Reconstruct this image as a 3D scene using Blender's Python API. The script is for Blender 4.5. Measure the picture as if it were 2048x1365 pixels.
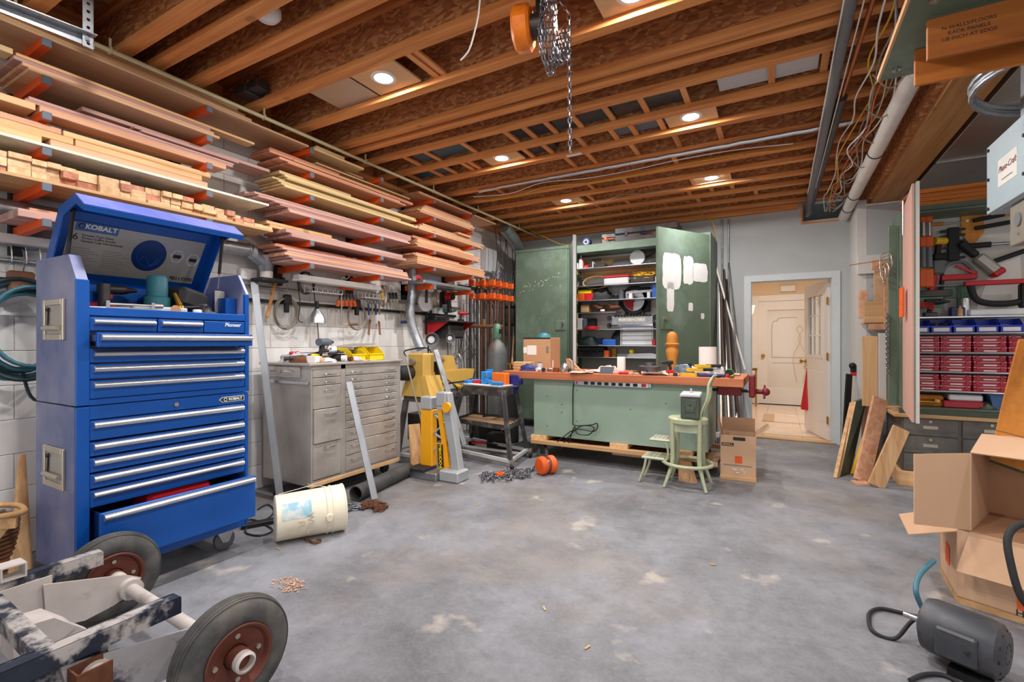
import bpy, bmesh, math, random
from mathutils import Vector, Matrix, Euler
random.seed(7)
for o in list(bpy.data.objects): bpy.data.objects.remove(o)
SC = bpy.context.scene
COL = SC.collection
PI = math.pi
# ------------------------------------------------------------------ camera (metres, floor z=0, lumber wall near x=0)
F, PCX, PHY, TH = 954.0, 1024.0, 685.0, math.atan(536 / 954.0)
CAM = Vector((3.8, 0.0, 1.25))
cd = bpy.data.cameras.new('camera'); cam = bpy.data.objects.new('camera', cd); COL.objects.link(cam)
cd.sensor_width = 36.0; cd.lens = 36.0 * F / 2048.0
cd.shift_y = (PHY - 682.5) / 2048.0
cd.clip_start = 0.02; cd.clip_end = 60
cam.location = CAM; cam.rotation_euler = (PI / 2, 0, TH)
SC.camera = cam
# ------------------------------------------------------------------ daylight fill through the opening added behind the viewer + exposure
w = bpy.data.worlds.new('World'); SC.world = w; w.use_nodes = True
w.node_tree.nodes['Background'].inputs[0].default_value = (0.98, 0.99, 1.0, 1)
w.node_tree.nodes['Background'].inputs[1].default_value = 1.5
SC.view_settings.view_transform = 'Standard'; SC.view_settings.look = 'None'
SC.view_settings.exposure = 0.0; SC.view_settings.gamma = 1.0; SC.view_settings.use_curve_mapping = False
LAMP_W = 30.0          # watts of each recessed ceiling lamp
LAMPS = [(1.465, 2.385), (3.184, 3.985), (1.448, 3.985), (3.149, 5.575), (1.448, 5.575), (3.14, 2.43), (1.46, .83), (3.15, .83), (5.2, .3), (6.9, .9), (6.9, 2.5), (6.9, 4.1)]
HALL_W = 46.0
SC.cycles.use_denoising = True
SC.cycles.max_bounces = 7; SC.cycles.diffuse_bounces = 4; SC.cycles.glossy_bounces = 3
SC.cycles.sample_clamp_indirect = 6.0
# ------------------------------------------------------------------ helpers
_c, _s = math.cos(TH), math.sin(TH)
def P(px, py, x=None, y=None, z=None):
    """point of a real plane (x=, y= or z=) seen along a direction measured on the photograph"""
    a = (px - PCX) / F; b = (PHY - py) / F
    d = Vector((_c * a - _s, _s * a + _c, b))
    if x is not None: t = (x - CAM.x) / d.x
    elif y is not None: t = (y - CAM.y) / d.y
    else: t = (z - CAM.z) / d.z
    return CAM + d * t
def lin(c):
    return tuple((v / 12.92 if v <= .04045 else ((v + .055) / 1.055) ** 2.4) for v in [q / 255.0 for q in c])
MATS = {}
def _nodes(name):
    m = bpy.data.materials.new(name); m.use_nodes = True
    nt = m.node_tree; b = nt.nodes['Principled BSDF']
    MATS[name] = m
    return m, nt, b
def mat(name, col, rough=.55, metal=0.0, var=.12, scale=14.0, col2=None, amt=.35, s2=4.0, bump=0.0, stretch=None, spec=.5, lo=.45, hi=.65, rnd=0.0, emit=0, alpha=1, trans=0):
    """paint / metal / board: base colour with fine tone noise, an optional second colour in patches (wear, rust, dust)"""
    m, nt, b = _nodes(name); L = nt.links.new
    b.inputs['Roughness'].default_value = rough; b.inputs['Metallic'].default_value = metal
    b.inputs['Specular IOR Level'].default_value = spec
    c = lin(col)
    tc = nt.nodes.new('ShaderNodeTexCoord'); mp = nt.nodes.new('ShaderNodeMapping'); L(tc.outputs['Object'], mp.inputs[0])
    if stretch: mp.inputs['Scale'].default_value = stretch
    nz = nt.nodes.new('ShaderNodeTexNoise'); nz.inputs['Scale'].default_value = scale; nz.inputs['Detail'].default_value = 5
    L(mp.outputs[0], nz.inputs['Vector'])
    mr = nt.nodes.new('ShaderNodeMapRange'); mr.inputs[1].default_value = .25; mr.inputs[2].default_value = .75
    mr.inputs[3].default_value = 1 - var; mr.inputs[4].default_value = 1 + var
    L(nz.outputs[0], mr.inputs[0])
    hs = nt.nodes.new('ShaderNodeHueSaturation'); hs.inputs['Color'].default_value = (*c, 1)
    val = mr.outputs[0]
    if rnd:
        oi = nt.nodes.new('ShaderNodeObjectInfo'); r2 = nt.nodes.new('ShaderNodeMapRange')
        r2.inputs[3].default_value = 1 - rnd; r2.inputs[4].default_value = 1 + rnd; L(oi.outputs['Random'], r2.inputs[0])
        mu = nt.nodes.new('ShaderNodeMath'); mu.operation = 'MULTIPLY'; L(val, mu.inputs[0]); L(r2.outputs[0], mu.inputs[1]); val = mu.outputs[0]
    L(val, hs.inputs['Value'])
    out = hs.outputs[0]
    if col2:
        n2 = nt.nodes.new('ShaderNodeTexNoise'); n2.inputs['Scale'].default_value = s2; n2.inputs['Detail'].default_value = 8; n2.inputs['Roughness'].default_value = .65
        L(mp.outputs[0], n2.inputs['Vector'])
        m2 = nt.nodes.new('ShaderNodeMapRange'); m2.inputs[1].default_value = lo; m2.inputs[2].default_value = hi; m2.inputs[4].default_value = amt
        L(n2.outputs[0], m2.inputs[0])
        mx = nt.nodes.new('ShaderNodeMix'); mx.data_type = 'RGBA'; L(m2.outputs[0], mx.inputs[0]); L(out, mx.inputs[6]); mx.inputs[7].default_value = (*lin(col2), 1)
        out = mx.outputs[2]
    L(out, b.inputs['Base Color'])
    if bump:
        bp = nt.nodes.new('ShaderNodeBump'); bp.inputs['Strength'].default_value = bump; bp.inputs['Distance'].default_value = .01
        L(nz.outputs[0], bp.inputs['Height']); L(bp.outputs[0], b.inputs['Normal'])
    if emit:
        b.inputs['Emission Color'].default_value = (*c, 1); b.inputs['Emission Strength'].default_value = emit
    if trans: b.inputs['Transmission Weight'].default_value = trans
    if alpha < 1: b.inputs['Alpha'].default_value = alpha
    return m
def wood(name, c1, c2, axis='y', rough=.6, g=26.0, rnd=.16, knots=.25, bump=.12):
    """sawn lumber with grain running along one axis, each board a little lighter or darker"""
    m, nt, b = _nodes(name); L = nt.links.new
    b.inputs['Roughness'].default_value = rough; b.inputs['Specular IOR Level'].default_value = .3
    tc = nt.nodes.new('ShaderNodeTexCoord'); mp = nt.nodes.new('ShaderNodeMapping'); oi = nt.nodes.new('ShaderNodeObjectInfo')
    L(tc.outputs['Object'], mp.inputs[0])
    sc = [1, 1, 1]; sc['xyz'.index(axis)] = .05; mp.inputs['Scale'].default_value = sc
    ml = nt.nodes.new('ShaderNodeMath'); ml.operation = 'MULTIPLY'; ml.inputs[1].default_value = 40; L(oi.outputs['Random'], ml.inputs[0])
    L(ml.outputs[0], mp.inputs['Location'])
    nz = nt.nodes.new('ShaderNodeTexNoise'); nz.inputs['Scale'].default_value = g; nz.inputs['Detail'].default_value = 6; nz.inputs['Distortion'].default_value = .6
    L(mp.outputs[0], nz.inputs['Vector'])
    cr = nt.nodes.new('ShaderNodeValToRGB'); cr.color_ramp.elements[0].position = .32; cr.color_ramp.elements[1].position = .68
    cr.color_ramp.elements[0].color = (*lin(c2), 1); cr.color_ramp.elements[1].color = (*lin(c1), 1)
    L(nz.outputs[0], cr.inputs[0])
    r2 = nt.nodes.new('ShaderNodeMapRange'); r2.inputs[3].default_value = 1 - rnd; r2.inputs[4].default_value = 1 + rnd; L(oi.outputs['Random'], r2.inputs[0])
    hs = nt.nodes.new('ShaderNodeHueSaturation'); L(cr.outputs[0], hs.inputs['Color']); L(r2.outputs[0], hs.inputs['Value'])
    out = hs.outputs[0]
    if knots:
        vo = nt.nodes.new('ShaderNodeTexVoronoi'); vo.inputs['Scale'].default_value = 3.2
        m3 = nt.nodes.new('ShaderNodeMapping'); sk = [1, 1, 1]; sk['xyz'.index(axis)] = .6; m3.inputs['Scale'].default_value = sk
        L(tc.outputs['Object'], m3.inputs[0]); L(ml.outputs[0], m3.inputs['Location']); L(m3.outputs[0], vo.inputs['Vector'])
        mk = nt.nodes.new('ShaderNodeMapRange'); mk.inputs[1].default_value = .05; mk.inputs[2].default_value = .09; mk.inputs[3].default_value = knots * 2; mk.inputs[4].default_value = 0
        L(vo.outputs['Distance'], mk.inputs[0])
        mx = nt.nodes.new('ShaderNodeMix'); mx.data_type = 'RGBA'; L(mk.outputs[0], mx.inputs[0]); L(out, mx.inputs[6]); mx.inputs[7].default_value = (*[v * .35 for v in lin(c2)], 1)
        out = mx.outputs[2]
    L(out, b.inputs['Base Color'])
    bp = nt.nodes.new('ShaderNodeBump'); bp.inputs['Strength'].default_value = bump; bp.inputs['Distance'].default_value = .004
    L(nz.outputs[0], bp.inputs['Height']); L(bp.outputs[0], b.inputs['Normal'])
    return m
def glow(name, col, s):
    m, nt, b = _nodes(name)
    b.inputs['Base Color'].default_value = (*lin(col), 1); b.inputs['Emission Color'].default_value = (*lin(col), 1); b.inputs['Emission Strength'].default_value = s
    return m
# ---- mesh builder: collects shapes, then becomes ONE mesh object
class B:
    def __init__(self): self.v = []; self.f = []
    def add(self, vs, fs):
        n = len(self.v); self.v += [Vector(q) for q in vs]; self.f += [tuple(i + n for i in f) for f in fs]; return self
    def box(self, x0, x1, y0, y1, z0, z1, ch=0.0, mx=None):
        if x0 > x1: x0, x1 = x1, x0
        if y0 > y1: y0, y1 = y1, y0
        if z0 > z1: z0, z1 = z1, z0
        if ch <= 0:
            vs = [(x, y, z) for z in (z0, z1) for (x, y) in ((x0, y0), (x1, y0), (x1, y1), (x0, y1))]
            fs = [(3, 2, 1, 0), (4, 5, 6, 7), (0, 1, 5, 4), (1, 2, 6, 5), (2, 3, 7, 6), (3, 0, 4, 7)]
        else:   # chamfered box, 24 corner points
            c = min(ch, (x1 - x0) * .45, (y1 - y0) * .45, (z1 - z0) * .45)
            X = (x0, x1); Y = (y0, y1); Z = (z0, z1); vs = []; idx = {}
            for i in (0, 1):
                for j in (0, 1):
                    for k in (0, 1):
                        sx, sy, sz = (c if i == 0 else -c), (c if j == 0 else -c), (c if k == 0 else -c)
                        for a, off in enumerate(((0, sy, sz), (sx, 0, sz), (sx, sy, 0))):
                            idx[(i, j, k, a)] = len(vs); vs.append((X[i] + off[0], Y[j] + off[1], Z[k] + off[2]))
            fs = []
            for i in (0, 1):
                q = [idx[(i, 0, 0, 0)], idx[(i, 1, 0, 0)], idx[(i, 1, 1, 0)], idx[(i, 0, 1, 0)]]; fs.append(q if i else q[::-1])
                q = [idx[(0, i, 0, 1)], idx[(0, i, 1, 1)], idx[(1, i, 1, 1)], idx[(1, i, 0, 1)]]; fs.append(q if i else q[::-1])
                q = [idx[(0, 0, i, 2)], idx[(1, 0, i, 2)], idx[(1, 1, i, 2)], idx[(0, 1, i, 2)]]; fs.append(q if i else q[::-1])
            for j in (0, 1):
                for k in (0, 1):
                    fs.append([idx[(0, j, k, 1)], idx[(1, j, k, 1)], idx[(1, j, k, 2)], idx[(0, j, k, 2)]])
                    fs.append([idx[(j, 0, k, 0)], idx[(j, 1, k, 0)], idx[(j, 1, k, 2)], idx[(j, 0, k, 2)]])
                    fs.append([idx[(j, k, 0, 0)], idx[(j, k, 1, 0)], idx[(j, k, 1, 1)], idx[(j, k, 0, 1)]])
                    for i in (0, 1): fs.append([idx[(i, j, k, 0)], idx[(i, j, k, 1)], idx[(i, j, k, 2)]])
        if mx is not None: vs = [mx @ Vector(q) for q in vs]
        return self.add(vs, fs)
    def bar(self, p0, p1, w, h, up=(0, 0, 1), ch=0.0):
        """rectangular bar from p0 to p1, w across, h along 'up'"""
        p0, p1 = Vector(p0), Vector(p1); d = p1 - p0; L = d.length; d.normalize(); u = Vector(up)
        if abs(d.dot(u)) > .99: u = Vector((1, 0, 0))
        a = d.cross(u).normalized(); u = a.cross(d).normalized()
        mx = Matrix(((a.x, d.x, u.x, p0.x), (a.y, d.y, u.y, p0.y), (a.z, d.z, u.z, p0.z), (0, 0, 0, 1)))
        return self.box(-w / 2, w / 2, 0, L, -h / 2, h / 2, ch, mx)
    def cyl(self, p0, p1, r, r1=None, n=16, cap=True):
        p0, p1 = Vector(p0), Vector(p1); r1 = r if r1 is None else r1
        d = (p1 - p0).normalized(); u = Vector((0, 0, 1)) if abs(d.z) < .9 else Vector((1, 0, 0)); a = d.cross(u).normalized(); b = d.cross(a)
        vs = []; fs = []
        for p, q in ((p0, r), (p1, r1)):
            for i in range(n): t = 2 * PI * i / n; vs.append(p + a * (math.cos(t) * q) + b * (math.sin(t) * q))
        for i in range(n): j = (i + 1) % n; fs.append((i, j, n + j, n + i))
        if cap: fs.append(tuple(range(n))[::-1]); fs.append(tuple(range(n, 2 * n)))
        return self.add(vs, fs)
    def tube(self, pts, r, n=8, closed=False, smooth=0):
        pts = [Vector(p) for p in pts]
        if smooth: pts = spline(pts, smooth, closed)
        m = len(pts); vs = []; fs = []; prev = None
        for i, p in enumerate(pts):
            if closed: d = pts[(i + 1) % m] - pts[i - 1]
            else: d = pts[min(i + 1, m - 1)] - pts[max(i - 1, 0)]
            if d.length < 1e-9: d = Vector((0, 0, 1))
            d.normalize()
            if prev is None:
                u = Vector((0, 0, 1)) if abs(d.z) < .9 else Vector((1, 0, 0)); a = d.cross(u).normalized()
            else:
                a = prev - d * prev.dot(d)
                a = a.normalized() if a.length > 1e-6 else d.orthogonal().normalized()
            prev = a; b = d.cross(a); rr = r[i] if isinstance(r, (list, tuple)) else r
            for k in range(n): t = 2 * PI * k / n; vs.append(p + a * (math.cos(t) * rr) + b * (math.sin(t) * rr))
        for i in range(m if closed else m - 1):
            for k in range(n):
                j = (k + 1) % n; i2 = (i + 1) % m
                fs.append((i * n + k, i * n + j, i2 * n + j, i2 * n + k))
        if not closed: fs.append(tuple(range(n))[::-1]); fs.append(tuple((m - 1) * n + k for k in range(n)))
        return self.add(vs, fs)
    def lathe(self, prof, o=(0, 0, 0), ax=(0, 0, 1), n=24, closed=False):
        """profile [(radius, height)] turned about an axis through o"""
        o = Vector(o); d = Vector(ax).normalized(); u = Vector((0, 0, 1)) if abs(d.z) < .9 else Vector((1, 0, 0)); a = d.cross(u).normalized(); b = d.cross(a)
        if abs(d.z) >= .9: a = Vector((1, 0, 0)); b = d.cross(a)
        vs = []; fs = []; m = len(prof)
        for (r, h) in prof:
            for k in range(n): t = 2 * PI * k / n; vs.append(o + d * h + a * (math.cos(t) * r) + b * (math.sin(t) * r))
        for i in range(m if closed else m - 1):
            for k in range(n): j = (k + 1) % n; i2 = (i + 1) % m; fs.append((i * n + k, i * n + j, i2 * n + j, i2 * n + k))
        if not closed:
            if prof[0][0] > 1e-6: fs.append(tuple(range(n))[::-1])
            if prof[-1][0] > 1e-6: fs.append(tuple((m - 1) * n + k for k in range(n)))
        return self.add(vs, fs)
    def prism(self, poly, d, mx=None):
        """polygon (3-D points) pushed along d"""
        poly = [Vector(p) for p in poly]; d = Vector(d); n = len(poly)
        vs = poly + [p + d for p in poly]; fs = [tuple(range(n))[::-1], tuple(range(n, 2 * n))] + [(i, (i + 1) % n, n + (i + 1) % n, n + i) for i in range(n)]
        if mx is not None: vs = [mx @ q for q in vs]
        return self.add(vs, fs)
    def ball(self, c, r, n=14, m=9, sc=(1, 1, 1)):
        c = Vector(c); vs = []; fs = []
        for i in range(m + 1):
            ph = PI * i / m
            for k in range(n): t = 2 * PI * k / n; vs.append(c + Vector((math.sin(ph) * math.cos(t) * r * sc[0], math.sin(ph) * math.sin(t) * r * sc[1], math.cos(ph) * r * sc[2])))
        for i in range(m):
            for k in range(n): j = (k + 1) % n; fs.append((i * n + k, i * n + j, (i + 1) * n + j, (i + 1) * n + k))
        return self.add(vs, fs)
    def torus(self, c, ax, R, r, n=24, m=8):
        return self.lathe([(R + r * math.cos(2 * PI * i / m), r * math.sin(2 * PI * i / m)) for i in range(m)], c, ax, n, True)
    def sheet(self, grid, t=0.0):
        """surface through a grid of points, given a thickness t along the normals' mean"""
        h = len(grid); wd = len(grid[0]); vs = [Vector(p) for r in grid for p in r]; fs = []
        for i in range(h - 1):
            for j in range(wd - 1): fs.append((i * wd + j, i * wd + j + 1, (i + 1) * wd + j + 1, (i + 1) * wd + j))
        if t:
            n = (vs[wd] - vs[0]).cross(vs[1] - vs[0]).normalized() * t; k = len(vs)
            vs += [p + n for p in vs]; fs += [tuple(i + k for i in f)[::-1] for f in fs]
            rim = [j for j in range(wd)] + [i * wd + wd - 1 for i in range(1, h)] + [(h - 1) * wd + j for j in range(wd - 2, -1, -1)] + [i * wd for i in range(h - 2, 0, -1)]
            for a, b2 in zip(rim, rim[1:] + rim[:1]): fs.append((a, b2, b2 + k, a + k))
        return self.add(vs, fs)
    def xf(self, mx):
        self.v = [mx @ q for q in self.v]; return self
    def obj(self, name, m, parent=None, w=False, smooth=None, bevel=0):
        vs = self.v
        if parent is not None and w:
            r = parent
            while r.parent is not None: r = r.parent
            inv = (Matrix.Translation(r.location) @ r.rotation_euler.to_matrix().to_4x4()).inverted(); vs = [inv @ q for q in vs]
        loc = Vector((0, 0, 0))
        if parent is None:
            lo = [min(q[i] for q in vs) for i in range(3)]; hi = [max(q[i] for q in vs) for i in range(3)]
            loc = Vector(((lo[0] + hi[0]) / 2, (lo[1] + hi[1]) / 2, lo[2])); vs = [q - loc for q in vs]
        me = bpy.data.meshes.new(name); me.from_pydata([tuple(q) for q in vs], [], self.f); me.update()
        if smooth is not None:
            for p in me.polygons: p.use_smooth = True
            me.set_sharp_from_angle(angle=math.radians(smooth))
        me.materials.append(MATS[m] if isinstance(m, str) else m)
        o = bpy.data.objects.new(name, me); COL.objects.link(o); o.location = loc; o.parent = parent
        if bevel:
            bv = o.modifiers.new('edge', 'BEVEL'); bv.width = bevel; bv.segments = 2; bv.limit_method = 'ANGLE'
        return o
def spline(pts, k=6, closed=False):
    pts = [Vector(p) for p in pts]; n = len(pts); out = []
    for i in range(n if closed else n - 1):
        p0 = pts[(i - 1) % n] if closed or i > 0 else pts[0]; p1 = pts[i]; p2 = pts[(i + 1) % n]; p3 = pts[(i + 2) % n] if closed or i + 2 < n else pts[-1]
        for j in range(k):
            t = j / k; t2 = t * t; t3 = t2 * t
            out.append(.5 * ((2 * p1) + (p2 - p0) * t + (2 * p0 - 5 * p1 + 4 * p2 - p3) * t2 + (3 * p1 - p0 - 3 * p2 + p3) * t3))
    if not closed: out.append(pts[-1])
    return out
def tag(o, label, cat, group=None):
    o['label'] = label; o['category'] = cat
    if group: o['group'] = group
    return o
def thing(name, label, cat, loc=(0, 0, 0), rz=0.0, group=None, rot=None):
    o = bpy.data.objects.new(name, None); COL.objects.link(o); o.location = loc; o.rotation_euler = rot if rot else (0, 0, rz); o.empty_display_size = .1
    return tag(o, label, cat, group)
def struct(o):
    o['kind'] = 'structure'; return o
def dup(root, loc, rz=None, label=None, group=None, rot=None):
    r = root.copy(); COL.objects.link(r); r.location = loc
    if rz is not None: r.rotation_euler = (0, 0, rz)
    if rot is not None: r.rotation_euler = rot
    if label: r['label'] = label
    if group: r['group'] = group
    for ch in list(root.children):
        c = ch.copy(); COL.objects.link(c); c.parent = r
        for g in ch.children: d = g.copy(); COL.objects.link(d); d.parent = c
    return r
def text(s, name, m, parent, loc, size, rot, align='CENTER', ext=.0006, w=True, shear=0.0, bold=0.0):
    """lettering as thin raised type; rot is a matrix whose columns are the reading direction, the up direction and the face normal"""
    cu = bpy.data.curves.new(name, 'FONT'); cu.body = s; cu.size = size; cu.align_x = align; cu.align_y = 'CENTER'; cu.extrude = ext; cu.shear = shear; cu.offset = bold
    tmp = bpy.data.objects.new(name, cu); COL.objects.link(tmp)
    me = bpy.data.meshes.new_from_object(tmp.evaluated_get(bpy.context.evaluated_depsgraph_get())); bpy.data.objects.remove(tmp); bpy.data.curves.remove(cu)
    me.materials.clear(); me.materials.append(MATS[m]); o = bpy.data.objects.new(name, me); COL.objects.link(o)
    mx = Matrix.Translation(Vector(loc)) @ rot.to_4x4()
    if w and parent is not None:
        r = parent
        while r.parent is not None: r = r.parent
        mx = (Matrix.Translation(r.location) @ r.rotation_euler.to_matrix().to_4x4()).inverted() @ mx
    o.matrix_basis = mx; o.parent = parent
    return o
def axes(r, u):
    r = Vector(r).normalized(); u = Vector(u).normalized(); n = r.cross(u).normalized(); u = n.cross(r)
    return Matrix(((r.x, u.x, n.x), (r.y, u.y, n.y), (r.z, u.z, n.z)))
FRONTX = axes((0, 1, 0), (0, 0, 1))     # faces +x (things along the lumber wall)
FRONTY = axes((1, 0, 0), (0, 0, 1))     # faces -y (things along the back wall)
def rz(a): return Matrix.Rotation(a, 4, 'Z')
def place(loc, r=0.0, rx=0.0, ry=0.0): return Matrix.Translation(Vector(loc)) @ Matrix.Rotation(r, 4, 'Z') @ Matrix.Rotation(ry, 4, 'Y') @ Matrix.Rotation(rx, 4, 'X')
def links(path, L, r, wdt, seed=0, jit=0.0):
    """chain along a path: list of link matrices; each next link turned by 90 degrees"""
    pts = [Vector(p) for p in path]; acc = 0; out = []; nxt = 0; k = 0
    for a, b2 in zip(pts, pts[1:]):
        seg = (b2 - a).length
        while nxt <= acc + seg and seg > 1e-9:
            p = a.lerp(b2, (nxt - acc) / seg); d = (b2 - a).normalized(); out.append((p, d, k)); k += 1; nxt += L * .78
        acc += seg
    return out
def chain(b, path, L=.045, r=.004, wdt=.026, n=6, m=5, jit=0.0, rnd=random.Random(3)):
    for p, d, k in links(path, L, r, wdt):
        u = Vector((0, 0, 1)) if abs(d.z) < .9 else Vector((1, 0, 0)); a = d.cross(u).normalized(); c = a.cross(d).normalized()
        if jit:
            q = Matrix.Rotation(rnd.uniform(-jit, jit), 3, d); a = q @ a; c = q @ c
        s = a if k % 2 == 0 else c
        hl = L / 2 - wdt / 2; hw = wdt / 2 - r; ring = []
        for i in range(n + 1): t = -PI / 2 + PI * i / n; ring.append(p + d * (hl + math.cos(t) * hw) + s * (math.sin(t) * hw))
        for i in range(n + 1): t = PI / 2 + PI * i / n; ring.append(p + d * (-hl + math.cos(t) * hw) + s * (math.sin(t) * hw))
        b.tube(ring, r, m, closed=True)
    return b
# ================================================================== materials of the place
def floor_mat():
    m, nt, b = _nodes('concrete_floor'); L = nt.links.new
    tc = nt.nodes.new('ShaderNodeTexCoord')
    def noise(s, d=6, r=.6, dist=0.0):
        n = nt.nodes.new('ShaderNodeTexNoise'); n.inputs['Scale'].default_value = s; n.inputs['Detail'].default_value = d; n.inputs['Roughness'].default_value = r; n.inputs['Distortion'].default_value = dist
        L(tc.outputs['Object'], n.inputs['Vector']); return n.outputs[0]
    def rng(v, a, b2, c, d):
        n = nt.nodes.new('ShaderNodeMapRange'); L(v, n.inputs[0])
        for i, q in enumerate((a, b2, c, d)): n.inputs[i + 1].default_value = q
        return n.outputs[0]
    def mix(f, a, c):
        n = nt.nodes.new('ShaderNodeMix'); n.data_type = 'RGBA'; L(f, n.inputs[0])
        for k, q in ((6, a), (7, c)):
            if isinstance(q, tuple): n.inputs[k].default_value = (*lin(q), 1)
            else: L(q, n.inputs[k])
        return n.outputs[2]
    a = mix(rng(noise(.9, 9, .72, .15), .36, .66, 0, 1), (98, 99, 103), (150, 152, 160))       # broad cloudy tone
    a = mix(rng(noise(.55, 8, .7, .2), .5, .68, 0, .7), a, (138, 124, 110))                     # tan dusty areas
    a = mix(rng(noise(2.1, 10, .8, .15), .46, .72, 0, .6), a, (78, 78, 82))                     # dark blotches
    a = mix(rng(noise(3.1, 5, .5, .1), .64, .7, 0, .6), a, (190, 180, 168))                    # spalled light spots
    a = mix(rng(noise(70, 4, .6), .45, .75, 0, .3), a, (146, 143, 141))                         # sand grain
    L(a, b.inputs['Base Color'])
    L(rng(noise(1.7, 6), .3, .7, .42, .72), b.inputs['Roughness'])
    b.inputs['Specular IOR Level'].default_value = .35
    bp = nt.nodes.new('ShaderNodeBump'); bp.inputs['Strength'].default_value = .12; bp.inputs['Distance'].default_value = .01; L(noise(55, 5), bp.inputs['Height']); L(bp.outputs[0], b.inputs['Normal'])
floor_mat()
def osb(name, c1, c2, c3):
    m, nt, b = _nodes(name); L = nt.links.new; b.inputs['Roughness'].default_value = .75; b.inputs['Specular IOR Level'].default_value = .25
    tc = nt.nodes.new('ShaderNodeTexCoord'); mp = nt.nodes.new('ShaderNodeMapping'); mp.inputs['Rotation'].default_value = (.3, .5, .4); mp.inputs['Scale'].default_value = (22, 22, 60); L(tc.outputs['Object'], mp.inputs[0])
    nz = nt.nodes.new('ShaderNodeTexNoise'); nz.inputs['Scale'].default_value = 3; nz.inputs['Detail'].default_value = 3; L(tc.outputs['Object'], nz.inputs['Vector'])
    ad = nt.nodes.new('ShaderNodeVectorMath'); ad.operation = 'MULTIPLY_ADD'; L(nz.outputs[1], ad.inputs[0]); ad.inputs[1].default_value = (9, 9, 9); L(mp.outputs[0], ad.inputs[2])
    vo = nt.nodes.new('ShaderNodeTexVoronoi'); vo.inputs['Scale'].default_value = 1.0; L(ad.outputs[0], vo.inputs['Vector'])
    sp = nt.nodes.new('ShaderNodeSeparateColor'); L(vo.outputs['Color'], sp.inputs[0])
    cr = nt.nodes.new('ShaderNodeValToRGB'); e = cr.color_ramp.elements; e[0].color = (*lin(c1), 1); e[1].color = (*lin(c3), 1); q = e.new(.55); q.color = (*lin(c2), 1)
    L(sp.outputs[0], cr.inputs[0]); L(cr.outputs[0], b.inputs['Base Color'])
    bp = nt.nodes.new('ShaderNodeBump'); bp.inputs['Strength'].default_value = .2; bp.inputs['Distance'].default_value = .004; L(sp.outputs[0], bp.inputs['Height']); L(bp.outputs[0], b.inputs['Normal'])
osb('osb_web', (156, 98, 60), (188, 126, 80), (216, 160, 106))
osb('osb_deck', (150, 94, 56), (184, 122, 76), (212, 156, 102))
mat('block_paint', (222, 220, 218), .7, var=.04, scale=5, col2=(182, 172, 164), amt=.5, s2=1.3, lo=.5, hi=.75, bump=.25, rnd=.03)
mat('mortar', (206, 202, 198), .85, var=.08)
mat('grey_paint', (182, 186, 187), .75, var=.03, scale=3, bump=.04)
mat('white_drywall', (214, 212, 208), .8, var=.04)
mat('grey_trim', (206, 212, 214), .45, var=.04, col2=(150, 146, 140), amt=.3, s2=7, lo=.6, hi=.75)
mat('white_trim', (232, 228, 224), .4, var=.02)
mat('cream_wall', (226, 202, 172), .8, var=.02)
mat('black', (16, 16, 17), .6, var=.1)
mat('black_soft', (34, 34, 36), .7, var=.15)
mat('dark_metal', (58, 58, 60), .45, .7, var=.2, col2=(96, 74, 60), amt=.4)
mat('steel', (186, 188, 192), .3, .95, var=.08)
mat('galv', (168, 172, 178), .42, .85, var=.1, scale=7, col2=(128, 132, 138), amt=.6, s2=16)
mat('alum', (205, 208, 212), .32, .9, var=.05)
mat('chrome', (225, 226, 230), .12, 1.0, var=.02)
mat('brass', (196, 150, 64), .25, 1.0, var=.05)
mat('white_plastic', (228, 226, 222), .45, var=.03)
mat('pvc', (226, 222, 216), .4, var=.03, col2=(190, 180, 168), amt=.5, s2=3, lo=.5, hi=.7)
mat('orange_arm', (226, 84, 22), .45, var=.06)
mat('grey_cap', (96, 104, 116), .6, var=.05)
wood('flange', (228, 156, 92), (196, 118, 62), 'x', g=30, rnd=.06)
wood('flange_y', (230, 164, 104), (200, 128, 74), 'y', g=30, rnd=.08)
wood('beam_wood', (198, 146, 92), (166, 112, 64), 'y', g=18, rnd=.05)
wood('stained_ply', (196, 118, 50), (160, 86, 32), 'x', g=14, rnd=.1)
wood('pine_y', (226, 188, 140), (198, 148, 98), 'y', g=22)
wood('pine_x', (222, 182, 134), (196, 146, 98), 'x', g=22)
wood('pine_z', (222, 184, 138), (194, 146, 100), 'z', g=22)
# ================================================================== floor, walls
struct(B().box(-.12, 8.2, -3.2, 7.2, -.08, 0).obj('floor', 'concrete_floor'))
wl = struct(B().box(-.3, -.088, -3.2, 7.2, 0, 3.32).obj('wall_left', 'mortar'))
# painted concrete blocks, one by one, running bond
blk = B().box(-.016, .0, -.1985, .1985, -.0985, .0985, .003).obj('block', 'block_paint', wl)
blk.location = (.03, .2, .1); first = True
bme = blk.data; n_b = 0
half = B().box(-.016, .0, -.0985, .0985, -.0985, .0985, .003).obj('block', 'block_paint', wl); hme = half.data
lx = -.08 - wl.location.x
blk.location = (lx, -wl.location.y + 7.0 - .2, .1); half.location = (lx, 7.0 - .1 - wl.location.y, .3)
for r in range(15):
    off = 0 if r % 2 == 0 else .2
    y = 7.0 - off - .2
    if r == 0: y -= .4
    if r % 2 == 1 and r > 1:
        h = half.copy(); COL.objects.link(h); h.location = (lx, 7.0 - .1 - wl.location.y, .1 + .2 * r)
    while y > .1:
        o = blk.copy(); COL.objects.link(o); o.location = (lx, y - wl.location.y, .1 + .2 * r); n_b += 1; y -= .4
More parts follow.
